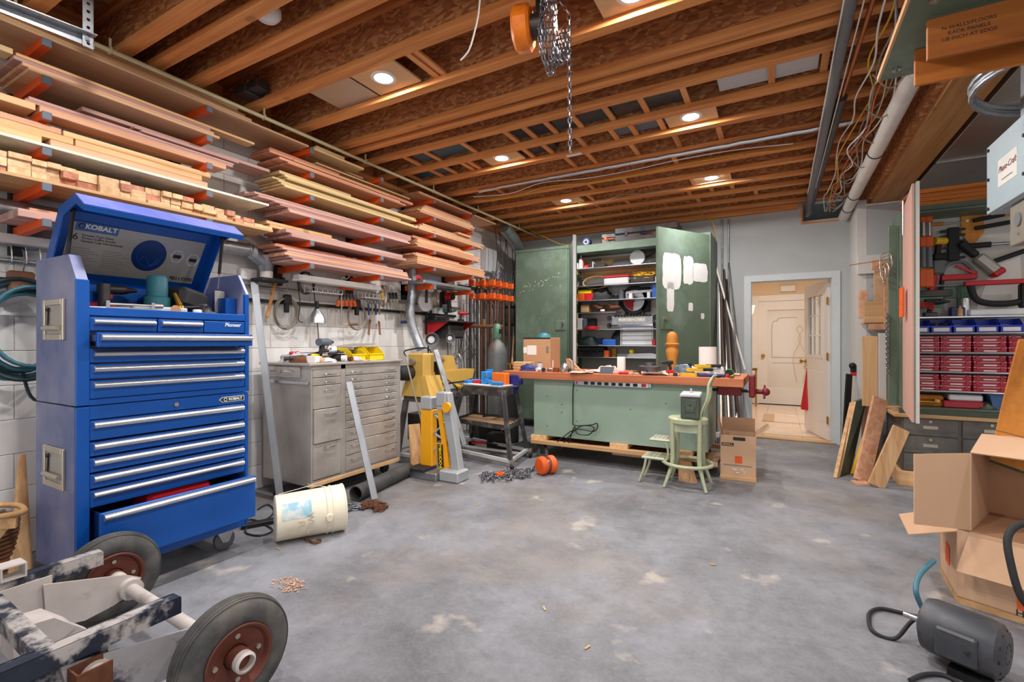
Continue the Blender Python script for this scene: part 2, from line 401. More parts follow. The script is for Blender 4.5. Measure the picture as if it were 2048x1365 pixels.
# back wall with doorway and dark pipe chase
DX0, DX1, DZ, BY = 3.455, 4.37, 2.055, 7.03
wb = B()
wb.box(-.3, DX0, BY, BY + .12, 0, 3.32).box(DX0, DX1, BY, BY + .12, DZ, 2.735).box(DX1, 4.62, BY, BY + .12, 0, 2.735)
wb.box(DX0, 4.03, BY, BY + .12, 2.735, 3.32).box(4.03, 4.62, BY, BY + .12, 3.0, 3.32)
struct(wb.obj('wall_back', 'grey_paint'))
ch = B().box(4.0, 4.62, BY + .9, BY + .92, 2.6, 3.3).box(4.0, 4.01, BY + .12, BY + .9, 2.6, 3.3).box(4.61, 4.62, BY + .12, BY + .9, 2.6, 3.3).box(4.0, 4.62, BY + .12, BY + .9, 2.6, 2.61)
struct(ch.obj('wall_chase', 'black'))
struct(B().box(4.03, 4.05, BY - .004, BY + .12, 2.735, 3.0).box(4.05, 4.62, BY - .004, BY + .12, 2.735, 2.75).obj('trim_1', 'flange'))
struct(B().box(4.535, 4.621, 6.4, BY, 0, 2.8).obj('wall_return', 'white_drywall'))
struct(B().box(4.62, 4.91, 6.4, 6.52, 0, 2.745).box(4.91, 8.2, 6.4, 6.52, 0, 3.32).obj('wall_back_right', 'grey_paint'))
struct(B().box(8.08, 8.2, -3.2, 6.4, 0, 3.32).obj('wall_right', 'white_drywall'))
# the shop's end behind the viewer: overhead-door opening added to let in frontal fill
struct(B().box(-.3, .1, -3.32, -3.2, 0, 3.32).box(7.9, 8.2, -3.32, -3.2, 0, 3.32).box(.1, 7.9, -3.32, -3.2, 3.0, 3.32).obj('wall_front', 'white_drywall'))
# ================================================================== ceiling: deck, I-joists, cross slats
ce = struct(B().box(-.3, 8.2, -3.32, 7.2, 3.32, 3.34).obj('ceiling', 'osb_deck'))
JY = [-2.98, -2.58, -2.18, -1.77, -1.37, -.97, -.57, -.17, .2, .6, 1.0, 1.41, 1.58, 1.82, 2.22, 2.63, 3.04, 3.17, 3.44, 3.83, 4.2, 4.65, 5.04, 5.40, 5.83, 6.18, 6.56, 6.95]
FW = .076; X0, X1 = -.08, 4.62
def local(p, o): return p
co = ce.location
jm = None
for y in JY:
    if jm is None:
        jo = B().box(X0, X1, -FW, 0, 3.0, 3.04, .002).box(X0, X1, -FW, 0, 3.278, 3.318).obj('joist', 'flange', ce)
        wo = B().box(X0, X1, -FW / 2 - .006, -FW / 2 + .006, 3.04, 3.278).obj('web', 'osb_web', jo); jm = (jo.data, wo.data)
    else:
        jo = bpy.data.objects.new('joist', jm[0]); COL.objects.link(jo); jo.parent = ce
        wo = bpy.data.objects.new('web', jm[1]); COL.objects.link(wo); wo.parent = jo
    jo.location = (-co.x, y - co.y, -co.z)
# joists beyond the beam (over the duct)
jr = None
for y in JY[::1]:
    if jr is None:
        jo = B().box(4.9, 8.1, -FW, 0, 3.0, 3.04).box(4.9, 8.1, -FW / 2 - .006, -FW / 2 + .006, 3.04, 3.318).obj('joist', 'flange', ce); jr = jo.data
    else:
        jo = bpy.data.objects.new('joist', jr); COL.objects.link(jo); jo.parent = ce
    jo.location = (-co.x, y - co.y, -co.z)
# rim board and wall plate along the lumber wall
struct(B().box(-.09, -.05, -3.2, 7.0, 3.0, 3.318).box(-.09, .06, -3.2, 7.0, 2.955, 2.998).obj('trim_2', 'flange_y'))
struct(B().box(.0, 4.0, 6.97, 7.03, 2.93, 2.998).obj('trim_3', 'flange'))
# short cross slats laid on the lower flanges: (px centre of the slat, bay)
BAYS = [(1.82, 2.22), (2.22, 2.63), (2.63, 3.04), (3.44, 3.83), (3.83, 4.2), (4.2, 4.65), (4.65, 5.04), (5.04, 5.4), (5.4, 5.83), (5.83, 6.18), (6.18, 6.56)]
SL = {3: [.62, .88, 1.3, 1.75, 1.93, 2.13, 2.36, 2.63, 2.9, 3.2, 3.75, 4.05], 4: [.32, .62, .8, 1.02, 1.1, 1.72, 1.92, 2.25, 2.55, 2.72, 2.95], 1: [1.78, 1.84],
      5: [1.98, 2.2, 2.62, 3.0, 3.35], 6: [.9, 2.9], 7: [1.9, 2.3], 8: [1.75, 2.95, 3.3], 9: [1.15, 1.7, 2.1, 2.85, 3.1, 3.32], 10: [1.3, 1.9, 2.5, 2.9, 3.55]}
sm = {}
for bi, xs in SL.items():
    y0, y1 = BAYS[bi]; ln = round(y1 - y0 - .002, 3)
    for x in xs:
        if ln not in sm:
            so = B().box(-.021, .021, -ln + .02, -FW + .052, 3.0402, 3.058, .001).obj('slat', 'flange_y', ce); sm[ln] = so.data
        else:
            so = bpy.data.objects.new('slat', sm[ln]); COL.objects.link(so); so.parent = ce
        so.location = (x - co.x, y1 - co.y, -co.z)
# recessed lamps: plywood plate, white rim, glowing lens
mat('lamp_plate', (206, 172, 130), .7, var=.08, stretch=(1, 12, 1))
glow('lamp_lens', (255, 250, 242), 30.0)
for i, (x, y) in enumerate(LAMPS):
    lab = ['nearer of the two glowing ceiling lamps above the lumber racks side', 'glowing ceiling lamp in line with the hanging chain, above green workbench', 'glowing ceiling lamp left of the long hanging chain',
           'glowing ceiling lamp in front of the doorway, above right cabinet door', 'glowing ceiling lamp above the closed green cabinet door', 'glowing ceiling lamp at top edge beside the orange hoist'][i] if i < 6 else 'round ceiling lamp lighting the near half of the shop'
    t = thing('ceiling_lamp', lab, 'ceiling lamp', (x, y, 3.03), 0, 'recessed ceiling lamps')
    B().box(-.19, .19, -.165, .165, .0115, .025).obj('mounting_plate', 'lamp_plate', t)
    B().lathe([(.062, .002), (.078, .0), (.085, .004), (.085, .011), (.06, .011)], (0, 0, 0), n=28, closed=True).obj('rim', 'white_plastic', t, smooth=40)
    B().cyl((0, 0, .0035), (0, 0, .008), .0625, n=28).obj('lens', 'lamp_lens', t)
    ld = bpy.data.lights.new('lamp_light', 'AREA'); ld.shape = 'DISK'; ld.size = .12; ld.energy = LAMP_W; ld.color = (1.0, .97, .94); ld.spread = PI
    lo = bpy.data.objects.new('lamp_light', ld); COL.objects.link(lo); lo.location = (0, 0, -.004); lo.parent = t
# ================================================================== timber beam, duct
bm = struct(B().box(4.66, 4.9, 3.1, 7.03, 2.75, 3.318).obj('beam', 'beam_wood'))
bm.name = 'ceiling_beam'
B().box(4.622, 4.66, 3.1, 7.03, 2.79, 3.318).obj('side_panel', 'osb_deck', bm, w=True)
B().box(4.66, 4.84, 1.2, 3.1, 2.8, 3.3).obj('beam_end', 'beam_wood', bm, w=True)
mat('duct', (176, 172, 166), .35, .8, var=.08, scale=3, col2=(150, 120, 90), amt=.4, s2=2)
du = thing('duct', 'wide galvanized sheet metal duct running beside the timber beam', 'duct', (5.5, 4.5, 2.78))
B().box(4.96, 6.3, 1.0, 6.3, 2.78, 2.99, .004).obj('duct_body', 'duct', du, w=True)
for y in (2.0, 3.1, 4.2, 5.3):
    B().box(4.955, 6.305, y, y + .03, 2.77, 2.995).obj('seam', 'duct', du, w=True)
# ================================================================== doorway, open door, hall
fr = B()
fr.box(DX0 - .07, DX0 + .012, BY - .02, BY, 0, DZ + .07).box(DX1 - .012, DX1 + .07, BY - .02, BY, 0, DZ + .07).box(DX0 + .012, DX1 - .012, BY - .02, BY, DZ - .012, DZ + .07)
fr.box(DX0, DX0 + .02, BY, BY + .12, 0, DZ).box(DX1 - .02, DX1, BY, BY + .12, 0, DZ).box(DX0, DX1, BY, BY + .12, DZ - .02, DZ)
struct(fr.obj('trim_4', 'grey_trim', bevel=.002))
struct(B().box(DX0 - .05, DX1 + .03, BY - .03, BY + .14, 0, .018, .004).obj('trim_5', 'pine_x'))
# door leaf hinged on the right jamb, swung into the hall
hin = Vector((DX1 - .03, BY + .13, .02)); fre = Vector((4.13, 7.98, .02)); ang = math.atan2(fre.y - hin.y, fre.x - hin.x)
DW, DH = .87, 2.02
d1 = thing('door_1', 'white door with small-paned window standing open', 'door', hin, ang); struct(d1); del d1['category']
wz0, wz1, wx0, wx1 = 1.05, 1.86, .16, .72
lf = B().box(0, wx0, -.02, .02, 0, DH).box(wx1, DW, -.02, .02, 0, DH).box(wx0, wx1, -.02, .02, 0, wz0).box(wx0, wx1, -.02, .02, wz1, DH)
lf.obj('leaf', 'white_trim', d1)
fm = B()
for sy in (-.026, .02):
    fm.box(wx0 - .03, wx0 + .012, sy, sy + .006, wz0 - .03, wz1 + .03).box(wx1 - .012, wx1 + .03, sy, sy + .006, wz0 - .03, wz1 + .03).box(wx0, wx1, sy, sy + .006, wz0 - .03, wz0 + .012).box(wx0, wx1, sy, sy + .006, wz1 - .012, wz1 + .03)
fm.obj('window_frame', 'white_trim', d1)
m_, nt_, b_ = _nodes('glass'); b_.inputs['Base Color'].default_value = (.95, .97, .97, 1); b_.inputs['Roughness'].default_value = .03; b_.inputs['Transmission Weight'].default_value = 1.0; b_.inputs['IOR'].default_value = 1.1
for i in range(3):
    for j in range(3):
        ax = wx0 + (wx1 - wx0) * i / 3; az = wz0 + (wz1 - wz0) * j / 3
        B().box(ax + .008, ax + (wx1 - wx0) / 3 - .008, -.003, .003, az + .008, az + (wz1 - wz0) / 3 - .008).obj('pane', 'glass', d1)
mu = B()
for i in (1, 2): mu.box(wx0 + (wx1 - wx0) * i / 3 - .01, wx0 + (wx1 - wx0) * i / 3 + .01, -.014, .014, wz0, wz1)
for j in (1, 2): mu.box(wx0, wx1, -.012, .012, wz0 + (wz1 - wz0) * j / 3 - .01, wz0 + (wz1 - wz0) * j / 3 + .01)
mu.obj('muntin', 'white_trim', d1)
for (a, b2) in ((.13, .38), (.49, .74)):
    for sy in (-.024, .02): B().box(a, b2, sy, sy + .004, .2, .85, .003).obj('panel', 'white_trim', d1)
for z in (.25, 1.05, 1.75):
    h = B().box(-.012, .03, .018, .026, z - .045, z + .045).cyl((-.012, .024, z - .05), (-.012, .024, z + .05), .007, n=10); h.obj('hinge', 'brass', d1)
kn = B()
for s in (-1, 1): kn.cyl((.81, s * .02, .96), (.81, s * .03, .96), .03, n=16).lathe([(.012, 0), (.012, .03), (.026, .045), (.028, .055), (.02, .066), (0, .068)], (.81, s * .03, .96), (0, s, 0), 14)
kn.obj('door_knob', 'brass', d1, smooth=40)
# hall
def tile_mat():
    mat('hall_tile', (232, 208, 186), .22, var=.05, scale=3, col2=(206, 180, 156), amt=.5, s2=6, rnd=.05)
    mat('hall_border', (196, 160, 120), .3, var=.25, scale=60)
tile_mat()
HY1 = 10.95
hf = struct(B().box(2.2, 6.2, BY + .12, 12.2, -.08, -.012).obj('floor_hall', 'mortar'))
hx, hy = hf.location.x, hf.location.y; tmd = None
for i in range(9):
    for j in range(10):
        x = 2.45 + i * .46; y = BY + .14 + .225 + j * .455
        if x > 5.2 or y > 10.9: continue
        if tmd is None: o = B().box(-.226, .226, -.224, .224, .069, .0795, .001).obj('tile', 'hall_tile', hf); tmd = o.data
        else: o = bpy.data.objects.new('tile', tmd); COL.objects.link(o); o.parent = hf
        o.location = (x - hx, y - hy, 0)
bo = struct(B().box(3.55, 4.75, BY + .3, BY + .4, -.002, .001).box(3.55, 3.72, 8.55, 9.45, -.002, .001).box(3.55, 4.75, 8.5, 8.58, -.002, .001).obj('floor_border', 'hall_border'))
hw = B().box(2.2, 3.42, HY1, HY1 + .1, 0, 2.75).box(4.5, 6.2, HY1, HY1 + .1, 0, 2.75).box(3.42, 4.5, HY1, HY1 + .1, 2.1, 2.75)
struct(hw.obj('wall_hall', 'cream_wall'))
struct(B().box(2.1, 2.2, BY + .12, 12.2, 0, 2.75).obj('wall_hall_left', 'cream_wall'))
struct(B().box(5.3, 5.4, BY + .12, 12.2, 0, 2.75).obj('wall_hall_right', 'cream_wall'))
struct(B().box(2.1, 5.4, BY + .12, 12.2, 2.75, 2.8).obj('ceiling_hall', 'white_trim'))
struct(B().box(2.1, 5.4, 12.1, 12.2, 0, 2.75).obj('wall_hall_far', 'cream_wall'))
# big white glazed door at the end of the hall
d2 = thing('door_2', 'white door with etched glass at the end of the hall', 'door', (3.96, HY1, 0)); struct(d2); del d2['category']
B().box(3.30, 3.42, HY1 - .03, HY1 + .02, 0, 2.2, .004).box(4.5, 4.62, HY1 - .03, HY1 + .02, 0, 2.2, .004).box(3.42, 4.5, HY1 - .03, HY1 + .02, 2.08, 2.2, .004).obj('casing', 'white_trim', d2, w=True)
B().box(3.42, 3.58, HY1 + .0, HY1 + .05, .01, 2.08).box(4.34, 4.5, HY1 + .0, HY1 + .05, .01, 2.08).box(3.58, 4.34, HY1, HY1 + .05, .01, .33).box(3.58, 4.34, HY1, HY1 + .05, 1.9, 2.08).obj('leaf', 'white_trim', d2, w=True)
mat('frosted', (226, 220, 212), .12, var=.04, scale=2, spec=.8)
mat('frost_line', (204, 196, 186), .3, var=.04)
B().box(3.58, 4.34, HY1 + .03, HY1 + .04, .33, 1.9).obj('glass_panel', 'frosted', d2, w=True)
e = B()
e.tube([(3.66, HY1 + .03, .95), (4.3, HY1 + .03, .95)], .012, 6).tube([(3.66, HY1 + .03, .84), (4.3, HY1 + .03, .84)], .01, 6)
e.tube(spline([(3.66, HY1 + .03, .95), (3.66, HY1 + .03, 1.6), (3.75, HY1 + .03, 1.68), (3.8, HY1 + .03, 1.74), (4.1, HY1 + .03, 1.74)], 5), .01, 6)
for s in (-1, 1): e.tube(spline([(4.14 + s * .05, HY1 + .03, .45), (4.14 + s * .11, HY1 + .03, .95), (4.14 - s * .02, HY1 + .03, 1.3), (4.14 + s * .05, HY1 + .03, 1.5), (4.14, HY1 + .03, 1.58)], 6), .008, 6)
e.obj('etched_line', 'frost_line', d2, w=True)
B().cyl((3.5, HY1 + .0, .98), (3.5, HY1 - .02, .98), .035, n=14).ball((3.5, HY1 - .05, .98), .034).obj('door_knob', 'brass', d2, w=True, smooth=50)
struct(B().box(2.2, 3.3, HY1 - .015, HY1, 0, .14, .003).obj('baseboard_hall', 'white_trim'))
hl = bpy.data.lights.new('hall_light', 'AREA'); hl.energy = HALL_W; hl.size = .5; hl.color = (1, .92, .83); ho = bpy.data.objects.new('hall_light', hl); COL.objects.link(ho); ho.location = (3.9, 8.9, 2.72)
# ================================================================== lumber rack on the left wall
wood('cedar', (216, 154, 124), (182, 114, 88), 'y', g=20, rnd=.14)
wood('purple', (202, 164, 154), (166, 124, 114), 'y', g=20, rnd=.12)
wood('poplar', (220, 194, 144), (196, 164, 114), 'y', g=18, rnd=.12)
wood('tanply', (212, 174, 136), (192, 150, 112), 'y', g=9, rnd=.1, knots=0)
wood('redpine', (224, 176, 142), (200, 142, 108), 'y', g=20, rnd=.12)
wood('darkply', (110, 96, 90), (84, 70, 66), 'y', g=14, rnd=.05, knots=0)
wood('endgrain', (228, 196, 156), (202, 160, 116), 'x', g=30, rnd=.16)
wood('endred', (206, 148, 120), (170, 106, 84), 'x', g=30, rnd=.16)
mat('white_edge', (226, 224, 206), .5, var=.05, col2=(150, 170, 150), amt=.5, s2=9)
SPN = {'pine_y': 'pale pine', 'cedar': 'reddish cedar', 'purple': 'purplish brown', 'poplar': 'pale yellow poplar', 'tanply': 'tan flat', 'redpine': 'pinkish pine', 'darkply': 'dark grey', 'white_edge': 'pale green-edged'}
OW = 'first second third fourth fifth sixth seventh eighth ninth tenth eleventh twelfth thirteenth fourteenth fifteenth sixteenth seventeenth eighteenth nineteenth twentieth twenty-first twenty-second twenty-third twenty-fourth twenty-fifth twenty-sixth twenty-seventh twenty-eighth twenty-ninth thirtieth'.split()
TZ = [2.845, 2.645, 2.455, 2.265, 2.075, 1.885]; TN = ['top', 'second', 'third', 'fourth', 'fifth', 'sixth']
ORD = ['lowest', 'second', 'third', 'fourth', 'fifth', 'sixth', 'seventh', 'eighth', 'ninth']
UY = [(1.0, 'nearest lumber bay, post beside the blue tool chest', range(6)), (1.83, 'nearest lumber bay, post behind the blue chest lid', range(6)), (2.65, 'middle lumber bay, post nearer the blue chest', range(6)),
      (3.45, 'middle lumber bay, post farther from the blue chest', range(6)), (4.27, 'farthest lumber bay, post nearer the viewer', range(5)), (5.04, 'farthest lumber bay, post beside the bar clamps', range(6))]
for y, lab, ts in UY:
    t = thing('rack_upright', 'black wall post with orange arms, ' + lab, 'rack post', (0, y, 1.75), 0, 'lumber rack posts')
    B().box(-.078, -.03, -.03, .03, 0, 1.2).obj('post', 'black_soft', t)
    for k in ts:
        z = TZ[k] - 1.75
        a = B().add([(-.03, -.019, z - .032), (-.03, .019, z - .032), (-.03, .019, z + .02), (-.03, -.019, z + .02), (.395, -.019, z - .02), (.395, .019, z - .02), (.395, .019, z + .02), (.395, -.019, z + .02)],
                    [(0, 1, 2, 3), (7, 6, 5, 4), (0, 4, 5, 1), (1, 5, 6, 2), (2, 6, 7, 3), (3, 7, 4, 0)]).obj('arm', 'orange_arm', t)
        B().box(.395, .405, -.0205, .0205, z - .0215, z + .0215, .003).obj('cap', 'grey_cap', a)
def board(sp, x0, x1, y0, y1, z0, z1, label, group):
    o = B().box(x0, x1, y0, y1, z0, z1, .0025).obj('lumber_board', sp); return tag(o, label, 'board', group)
NB = ['nearest', 'middle', 'farthest']
# bay, tier: list of layers from the bottom; a layer is a list of (species, x0, x1, y0, y1, thickness)
RACK = {
 (0, 0): [[('tanply', .0, .4, -.6, 2.62, .016)], [('pine_y', .03, .385, -.6, 2.14, .022)], [('redpine', .0, .37, -.6, 2.1, .02)], [('tanply', .0, .25, 1.28, 2.6, .02), ('pine_y', .27, .36, -.6, 2.05, .025)]],
 (0, 1): [[('tanply', -.02, .4, .93, 1.9, .018)], [('redpine', -.02, .385, .91, 1.87, .02)], [('purple', .02, .375, .88, 1.85, .02)], [('poplar', .27, .37, -.6, .88, .03), ('pine_y', .28, .372, .89, 2.17, .018)], [('redpine', .12, .25, 1.05, 1.77, .04)]],
 (0, 2): [[('pine_y', .2, .37, -.6, .965, .035), ('redpine', .22, .372, .98, 1.96, .035)], [('purple', .12, .35, .93, 2.02, .032)], [('purple', .16, .36, 1.45, 2.06, .026)], [('purple', .1, .3, 1.18, 2.34, .022)]],
 (0, 3): [[('white_edge', .0, .41, -.6, 2.26, .016)], [('pine_y', .25, .385, -.6, .985, .04), ('redpine', .26, .38, 1.02, 1.83, .038)], [('pine_y', .2, .37, -.6, 1.12, .036), ('pine_y', .22, .366, 1.13, 1.8, .036)], [('redpine', .22, .366, -.6, 1.07, .03), ('pine_y', .23, .36, 1.08, 1.86, .03)]],
 (0, 4): [[('pine_y', .0, .4, .3, 2.3, .016)]],
 (0, 5): [[('purple', .05, .36, .9, 1.5, .036)], [('redpine', .02, .3, .96, 1.5, .02)]],
 (1, 0): [[('poplar', .24, .4, 2.67, 3.22, .02), ('redpine', .05, .2, 2.66, 3.4, .02)], [('poplar', .3, .39, 2.7, 3.0, .026), ('tanply', .1, .24, 2.64, 3.3, .022)]],
 (1, 1): [[('cedar', .08, .41, 2.42, 3.78, .02)], [('cedar', .1, .39, 2.36, 3.72, .022)], [('pine_y', .14, .4, 2.48, 3.55, .016)], [('cedar', .1, .36, 2.3, 3.95, .034)], [('cedar', .06, .32, 2.34, 3.0, .028)], [('poplar', .1, .33, 2.75, 3.94, .014)]],
 (1, 2): [[('poplar', .1, .4, 2.4, 3.98, .026)], [('poplar', .12, .38, 2.36, 3.74, .026)], [('poplar', .15, .4, 2.42, 3.96, .034)], [('poplar', .14, .36, 2.38, 3.1, .022)]],
 (1, 3): [[('purple', .06, .4, 2.44, 3.86, .034)], [('purple', .04, .37, 2.38, 3.9, .024)], [('purple', .0, .34, 2.22, 3.94, .032)], [('purple', .02, .2, 2.2, 2.6, .02)]],
 (1, 4): [[('purple', .08, .4, 2.46, 3.8, .05)], [('pine_y', .05, .3, 2.34, 3.0, .042)]],
 (1, 5): [[('purple', .08, .4, 2.47, 3.88, .036)], [('redpine', .06, .37, 2.42, 3.86, .02)], [('purple', .05, .36, 2.45, 3.86, .034)], [('cedar', .0, .33, 2.36, 3.6, .026)]],
 (2, 0): [[('redpine', .04, .4, 4.0, 5.02, .022), ('tanply', .1, .4, 5.08, 5.6, .018)], [('cedar', .06, .3, 4.1, 5.3, .024)]],
 (2, 1): [[('redpine', .02, .4, 4.02, 5.05, .024)], [('redpine', .04, .385, 4.06, 5.1, .022)], [('pine_y', .0, .37, 4.1, 5.08, .022)], [('redpine', .06, .36, 4.14, 5.06, .02)], [('cedar', .02, .33, 4.2, 5.08, .022)]],
 (2, 2): [[('redpine', .0, .4, 4.0, 5.28, .026)], [('pine_y', .03, .38, 4.04, 5.32, .022)], [('redpine', .06, .37, 4.1, 5.05, .022)], [('redpine', .2, .4, 4.72, 5.0, .022), ('cedar', .02, .18, 4.16, 4.7, .02)]],
 (2, 3): [[('redpine', .0, .4, 3.98, 5.2, .03)], [('redpine', .02, .385, 4.0, 5.25, .024)], [('pine_y', .04, .37, 4.02, 5.1, .022)], [('cedar', .0, .34, 3.96, 4.9, .026)]],
 (2, 4): [[('redpine', .0, .41, 3.96, 5.32, .03)], [('redpine', .0, .405, 3.97, 5.3, .022)], [('pine_y', .0, .4, 3.98, 5.33, .022)], [('redpine', .0, .398, 3.97, 5.3, .03)], [('cedar', .02, .36, 4.0, 4.8, .02)]],
}
rj = random.Random(33)
for (b, k), lays in RACK.items():
    if b or k in (1, 2, 3):       # thick boards are two thinner ones, no two quite flush
        nl_ = []
        for lay in lays:
            if len(lay) == 1 and lay[0][5] >= .024 and k:
                sp, x0, x1, y0, y1, t = lay[0]; o1, o2 = rj.uniform(.0, .025), rj.uniform(-.05, .05)
                nl_ += [[(sp, x0, x1, y0, y1, t * .5)], [(sp, x0 + .01, x1 - o1, y0 + o2, y1 + rj.uniform(-.06, .02), t * .5)]]
            else: nl_.append(lay)
        lays = nl_
    z = TZ[k] + .0205; tot = sum(max(q[5] for q in l) for l in lays); fit = min(1.15, (.136 - .0022 * len(lays)) / tot) if k else 1.0
    for i, lay in enumerate(lays):
        th = max(q[5] for q in lay) * fit
        for j, (sp, x0, x1, y0, y1, t) in enumerate(lay):
            pos = '' if len(lay) == 1 else (', front one' if x1 == max(q[2] for q in lay) else ', back one') if abs(lay[0][3] - lay[1][3]) < .4 or abs(lay[0][1] - lay[1][1]) > .1 else (', nearer one' if y0 == min(q[3] for q in lay) else ', farther one')
            top = 'topmost' if i == len(lays) - 1 and i > 0 else ORD[i]
            if len(lays) == 1: top = 'only'
            board(sp, x0, x1, y0, y1, z, z + t * fit, f'{SPN[sp]} board, {top} in the {TN[k]} tier of the {NB[b]} lumber bay{pos}', 'boards on the lumber rack')
        z += th + .0022
# short offcuts, end grain outwards, piled on the fifth tier of the nearest bay
rr = random.Random(5); zb = TZ[4] + .0205 + .0168
rows = [[], [], []]
y = .52; n = 0
while y < 2.25:
    far = (y - .5) / 1.75
    big = (1.1 < y < 1.32)
    wdt = rr.choice([.09, .1, .075, .062]) if y < 1.05 else rr.choice([.07, .055, .085, .062])
    if big: wdt = .1
    z = zb; top = .125 if y < 1.05 else (.12 if y < 1.4 else .12 - .07 * max(0, far - .6) / .4)
    lv = 0
    while z < zb + top - .025:
        h = rr.choice([.036, .03, .04, .045]) if not big else .055
        h = min(h, zb + .11 - z)
        ln = rr.uniform(.22, .34); xf = .39 - rr.uniform(0, .03) - (.05 * rr.random() if y > 1.0 else 0)
        m = 'endgrain' if rr.random() < (.95 if y < 1 or y > 1.5 else .6) else 'endred'
        o = B().box(xf - ln, xf, y + .001, y + wdt - .002, z, z + h, .002).obj('offcut', m)
        tag(o, f'short {"pale" if m == "endgrain" else "reddish"} offcut, {OW[n]} column from near end, {ORD[lv]} one, above blue chest lid', 'offcut', 'offcuts above the blue tool chest')
        z += h + .0005; lv += 1
    y += wdt; n += 1
# conduit along the joists
mat('conduit_paint', (196, 188, 148), .5, .1, var=.08)
t = thing('conduit', 'long pale yellow conduit running above the lumber rack', 'pipe', (.44, 3, 2.93))
B().cyl((0, -3.2, 0), (0, 4.0, 0), .014, n=10).obj('pipe', 'conduit_paint', t, smooth=60)
B().cyl((0, -2.06, 0), (0, -1.85, 0), .019, n=10).cyl((0, 2.4, 0), (0, 2.48, 0), .018, n=10).obj('coupling', 'conduit_paint', t, smooth=60)
for y in (-2.13, -1.74, -.8, .2, 1.2, 2.1, 3.2):
    B().box(-.016, .016, y - .006, y + .006, -.016, .016).box(-.004, .004, y - .006, y + .006, .016, .069).obj('strap', 'conduit_paint', t)
# perforated steel angle hanger of the overhead-door track, top left
t = thing('door_track_hanger', 'perforated galvanized steel angle holding a door track at ceiling', 'track hanger', (.9, .75, 2.7))
def perf(b, p0, p1, w_, th, hole, n, side):
    pass
tr = P(190, 70, x=.75); a0 = P(187, 92, x=.75); a1 = P(205, 0, x=.75)
b1 = B().bar(P(-60, -12, x=.75), P(188, 88, x=.75), .004, .05, ch=0).bar(P(-60, -22, x=.78), P(190, 74, x=.78), .06, .004)
b1.obj('track', 'galv', t, w=True)
hh = P(186, 92, x=.77); up = Vector((.16, .0, .42))
h0 = hh; b2 = B()
def strap(b, o, u, v, L, W, n, r):
    """flat strap with a row of real holes: o corner, u length dir, v width dir"""
    u = Vector(u).normalized(); v = Vector(v).normalized(); nn = u.cross(v).normalized() * .002; st = L / n
    for i in range(n):
        c = o + u * (st * (i + .5)) + v * (W / 2); vs = []; K = 8
        sq = [(-.5, -.5), (0, -.5), (.5, -.5), (.5, 0), (.5, .5), (0, .5), (-.5, .5), (-.5, 0)]
        for off in (nn * 0, nn):
            for (a, q) in sq: vs.append(c + u * (a * st) + v * (q * W) + off)
            for (a, q) in sq: ln = math.hypot(a, q); vs.append(c + u * (a / ln * r) + v * (q / ln * r) + off)
        fs = []
        for k in range(8):
            j = (k + 1) % 8; fs += [(k, j, 8 + j, 8 + k), (16 + j, 16 + k, 24 + k, 24 + j), (8 + k, 8 + j, 24 + j, 24 + k), (j, k, 16 + k, 16 + j)]
        b.add(vs, fs)
hz = P(188, 92, x=.78)
strap(b2, Vector((hz.x, hz.y - .045, hz.z - .02)), (0, 0, 1), (0, 1, 0), .36, .045, 9, .008)
strap(b2, Vector((hz.x, hz.y, hz.z - .02)), (0, 0, 1), (-1, 0, 0), .36, .04, 9, .008)
b2.obj('perforated_angle', 'galv', t, w=True)
B().cyl((hz.x + .003, hz.y - .03, hz.z + .02), (hz.x + .012, hz.y - .03, hz.z + .02), .011, n=6).obj('bolt', 'steel', t, w=True)
# ================================================================== blue rolling tool chest
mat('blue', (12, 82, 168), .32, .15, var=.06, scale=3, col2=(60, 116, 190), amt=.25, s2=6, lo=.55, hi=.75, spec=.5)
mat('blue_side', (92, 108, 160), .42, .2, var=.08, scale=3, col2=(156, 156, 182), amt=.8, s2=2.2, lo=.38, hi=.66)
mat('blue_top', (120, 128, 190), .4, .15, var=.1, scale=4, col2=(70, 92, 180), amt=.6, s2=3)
mat('label_silver', (176, 172, 164), .4, .3, var=.05)
mat('dark_blue', (12, 50, 110), .35, .1, var=.05)
mat('label_blue', (74, 106, 156), .45, var=.03)
mat('ink', (30, 32, 36), .6, var=.02)
mat('ink_grey', (120, 116, 110), .6, var=.02)
mat('white_ink', (236, 236, 236), .5, var=.02)
mat('nickel', (196, 186, 170), .35, .85, var=.08)
mat('rubber_grey', (88, 90, 94), .7, var=.1)
mat('red', (196, 24, 34), .45, var=.08)
CX0, CX1, CY0, CY1 = .463, .95, .94, 1.767
ct = thing('tool_chest', 'tall blue rolling tool chest with its lid propped open', 'tool chest', (.7, 1.35, 0))
# lower cabinet body (open front frame) and upper chest body
lb = B().box(CX0, CX1 - .02, CY0, CY0 + .02, .13, .945).box(CX0, CX1 - .02, CY1 - .02, CY1, .13, .945).box(CX0, CX0 + .02, CY0 + .02, CY1 - .02, .13, .945).box(CX0 + .02, CX1 - .021, CY0 + .02, CY1 - .02, .13, .15)
lb.box(CX0 + .02, CX1 - .021, CY0 + .02, CY1 - .02, .885, .944)
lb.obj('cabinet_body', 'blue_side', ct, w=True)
B().box(CX1 - .02, CX1, CY0, .987, .13, .945, .006).box(CX1 - .02, CX1, 1.742, CY1, .13, .945, .006).box(CX1 - .02, CX1 - .001, .987, 1.742, .882, .945).box(CX1 - .02, CX1, .987, 1.742, .13, .2).obj('face_frame', 'blue', ct, w=True)
B().box(CX0 + .03, CX1 - .06, CY0 + .03, CY1 - .03, .47, .88).obj('inner_shell', 'black_soft', ct, w=True)
ub = B(); pr = [(CX0, .95), (CX1, .95), (CX1, 1.545), (.865, 1.668), (CX0, 1.672)]
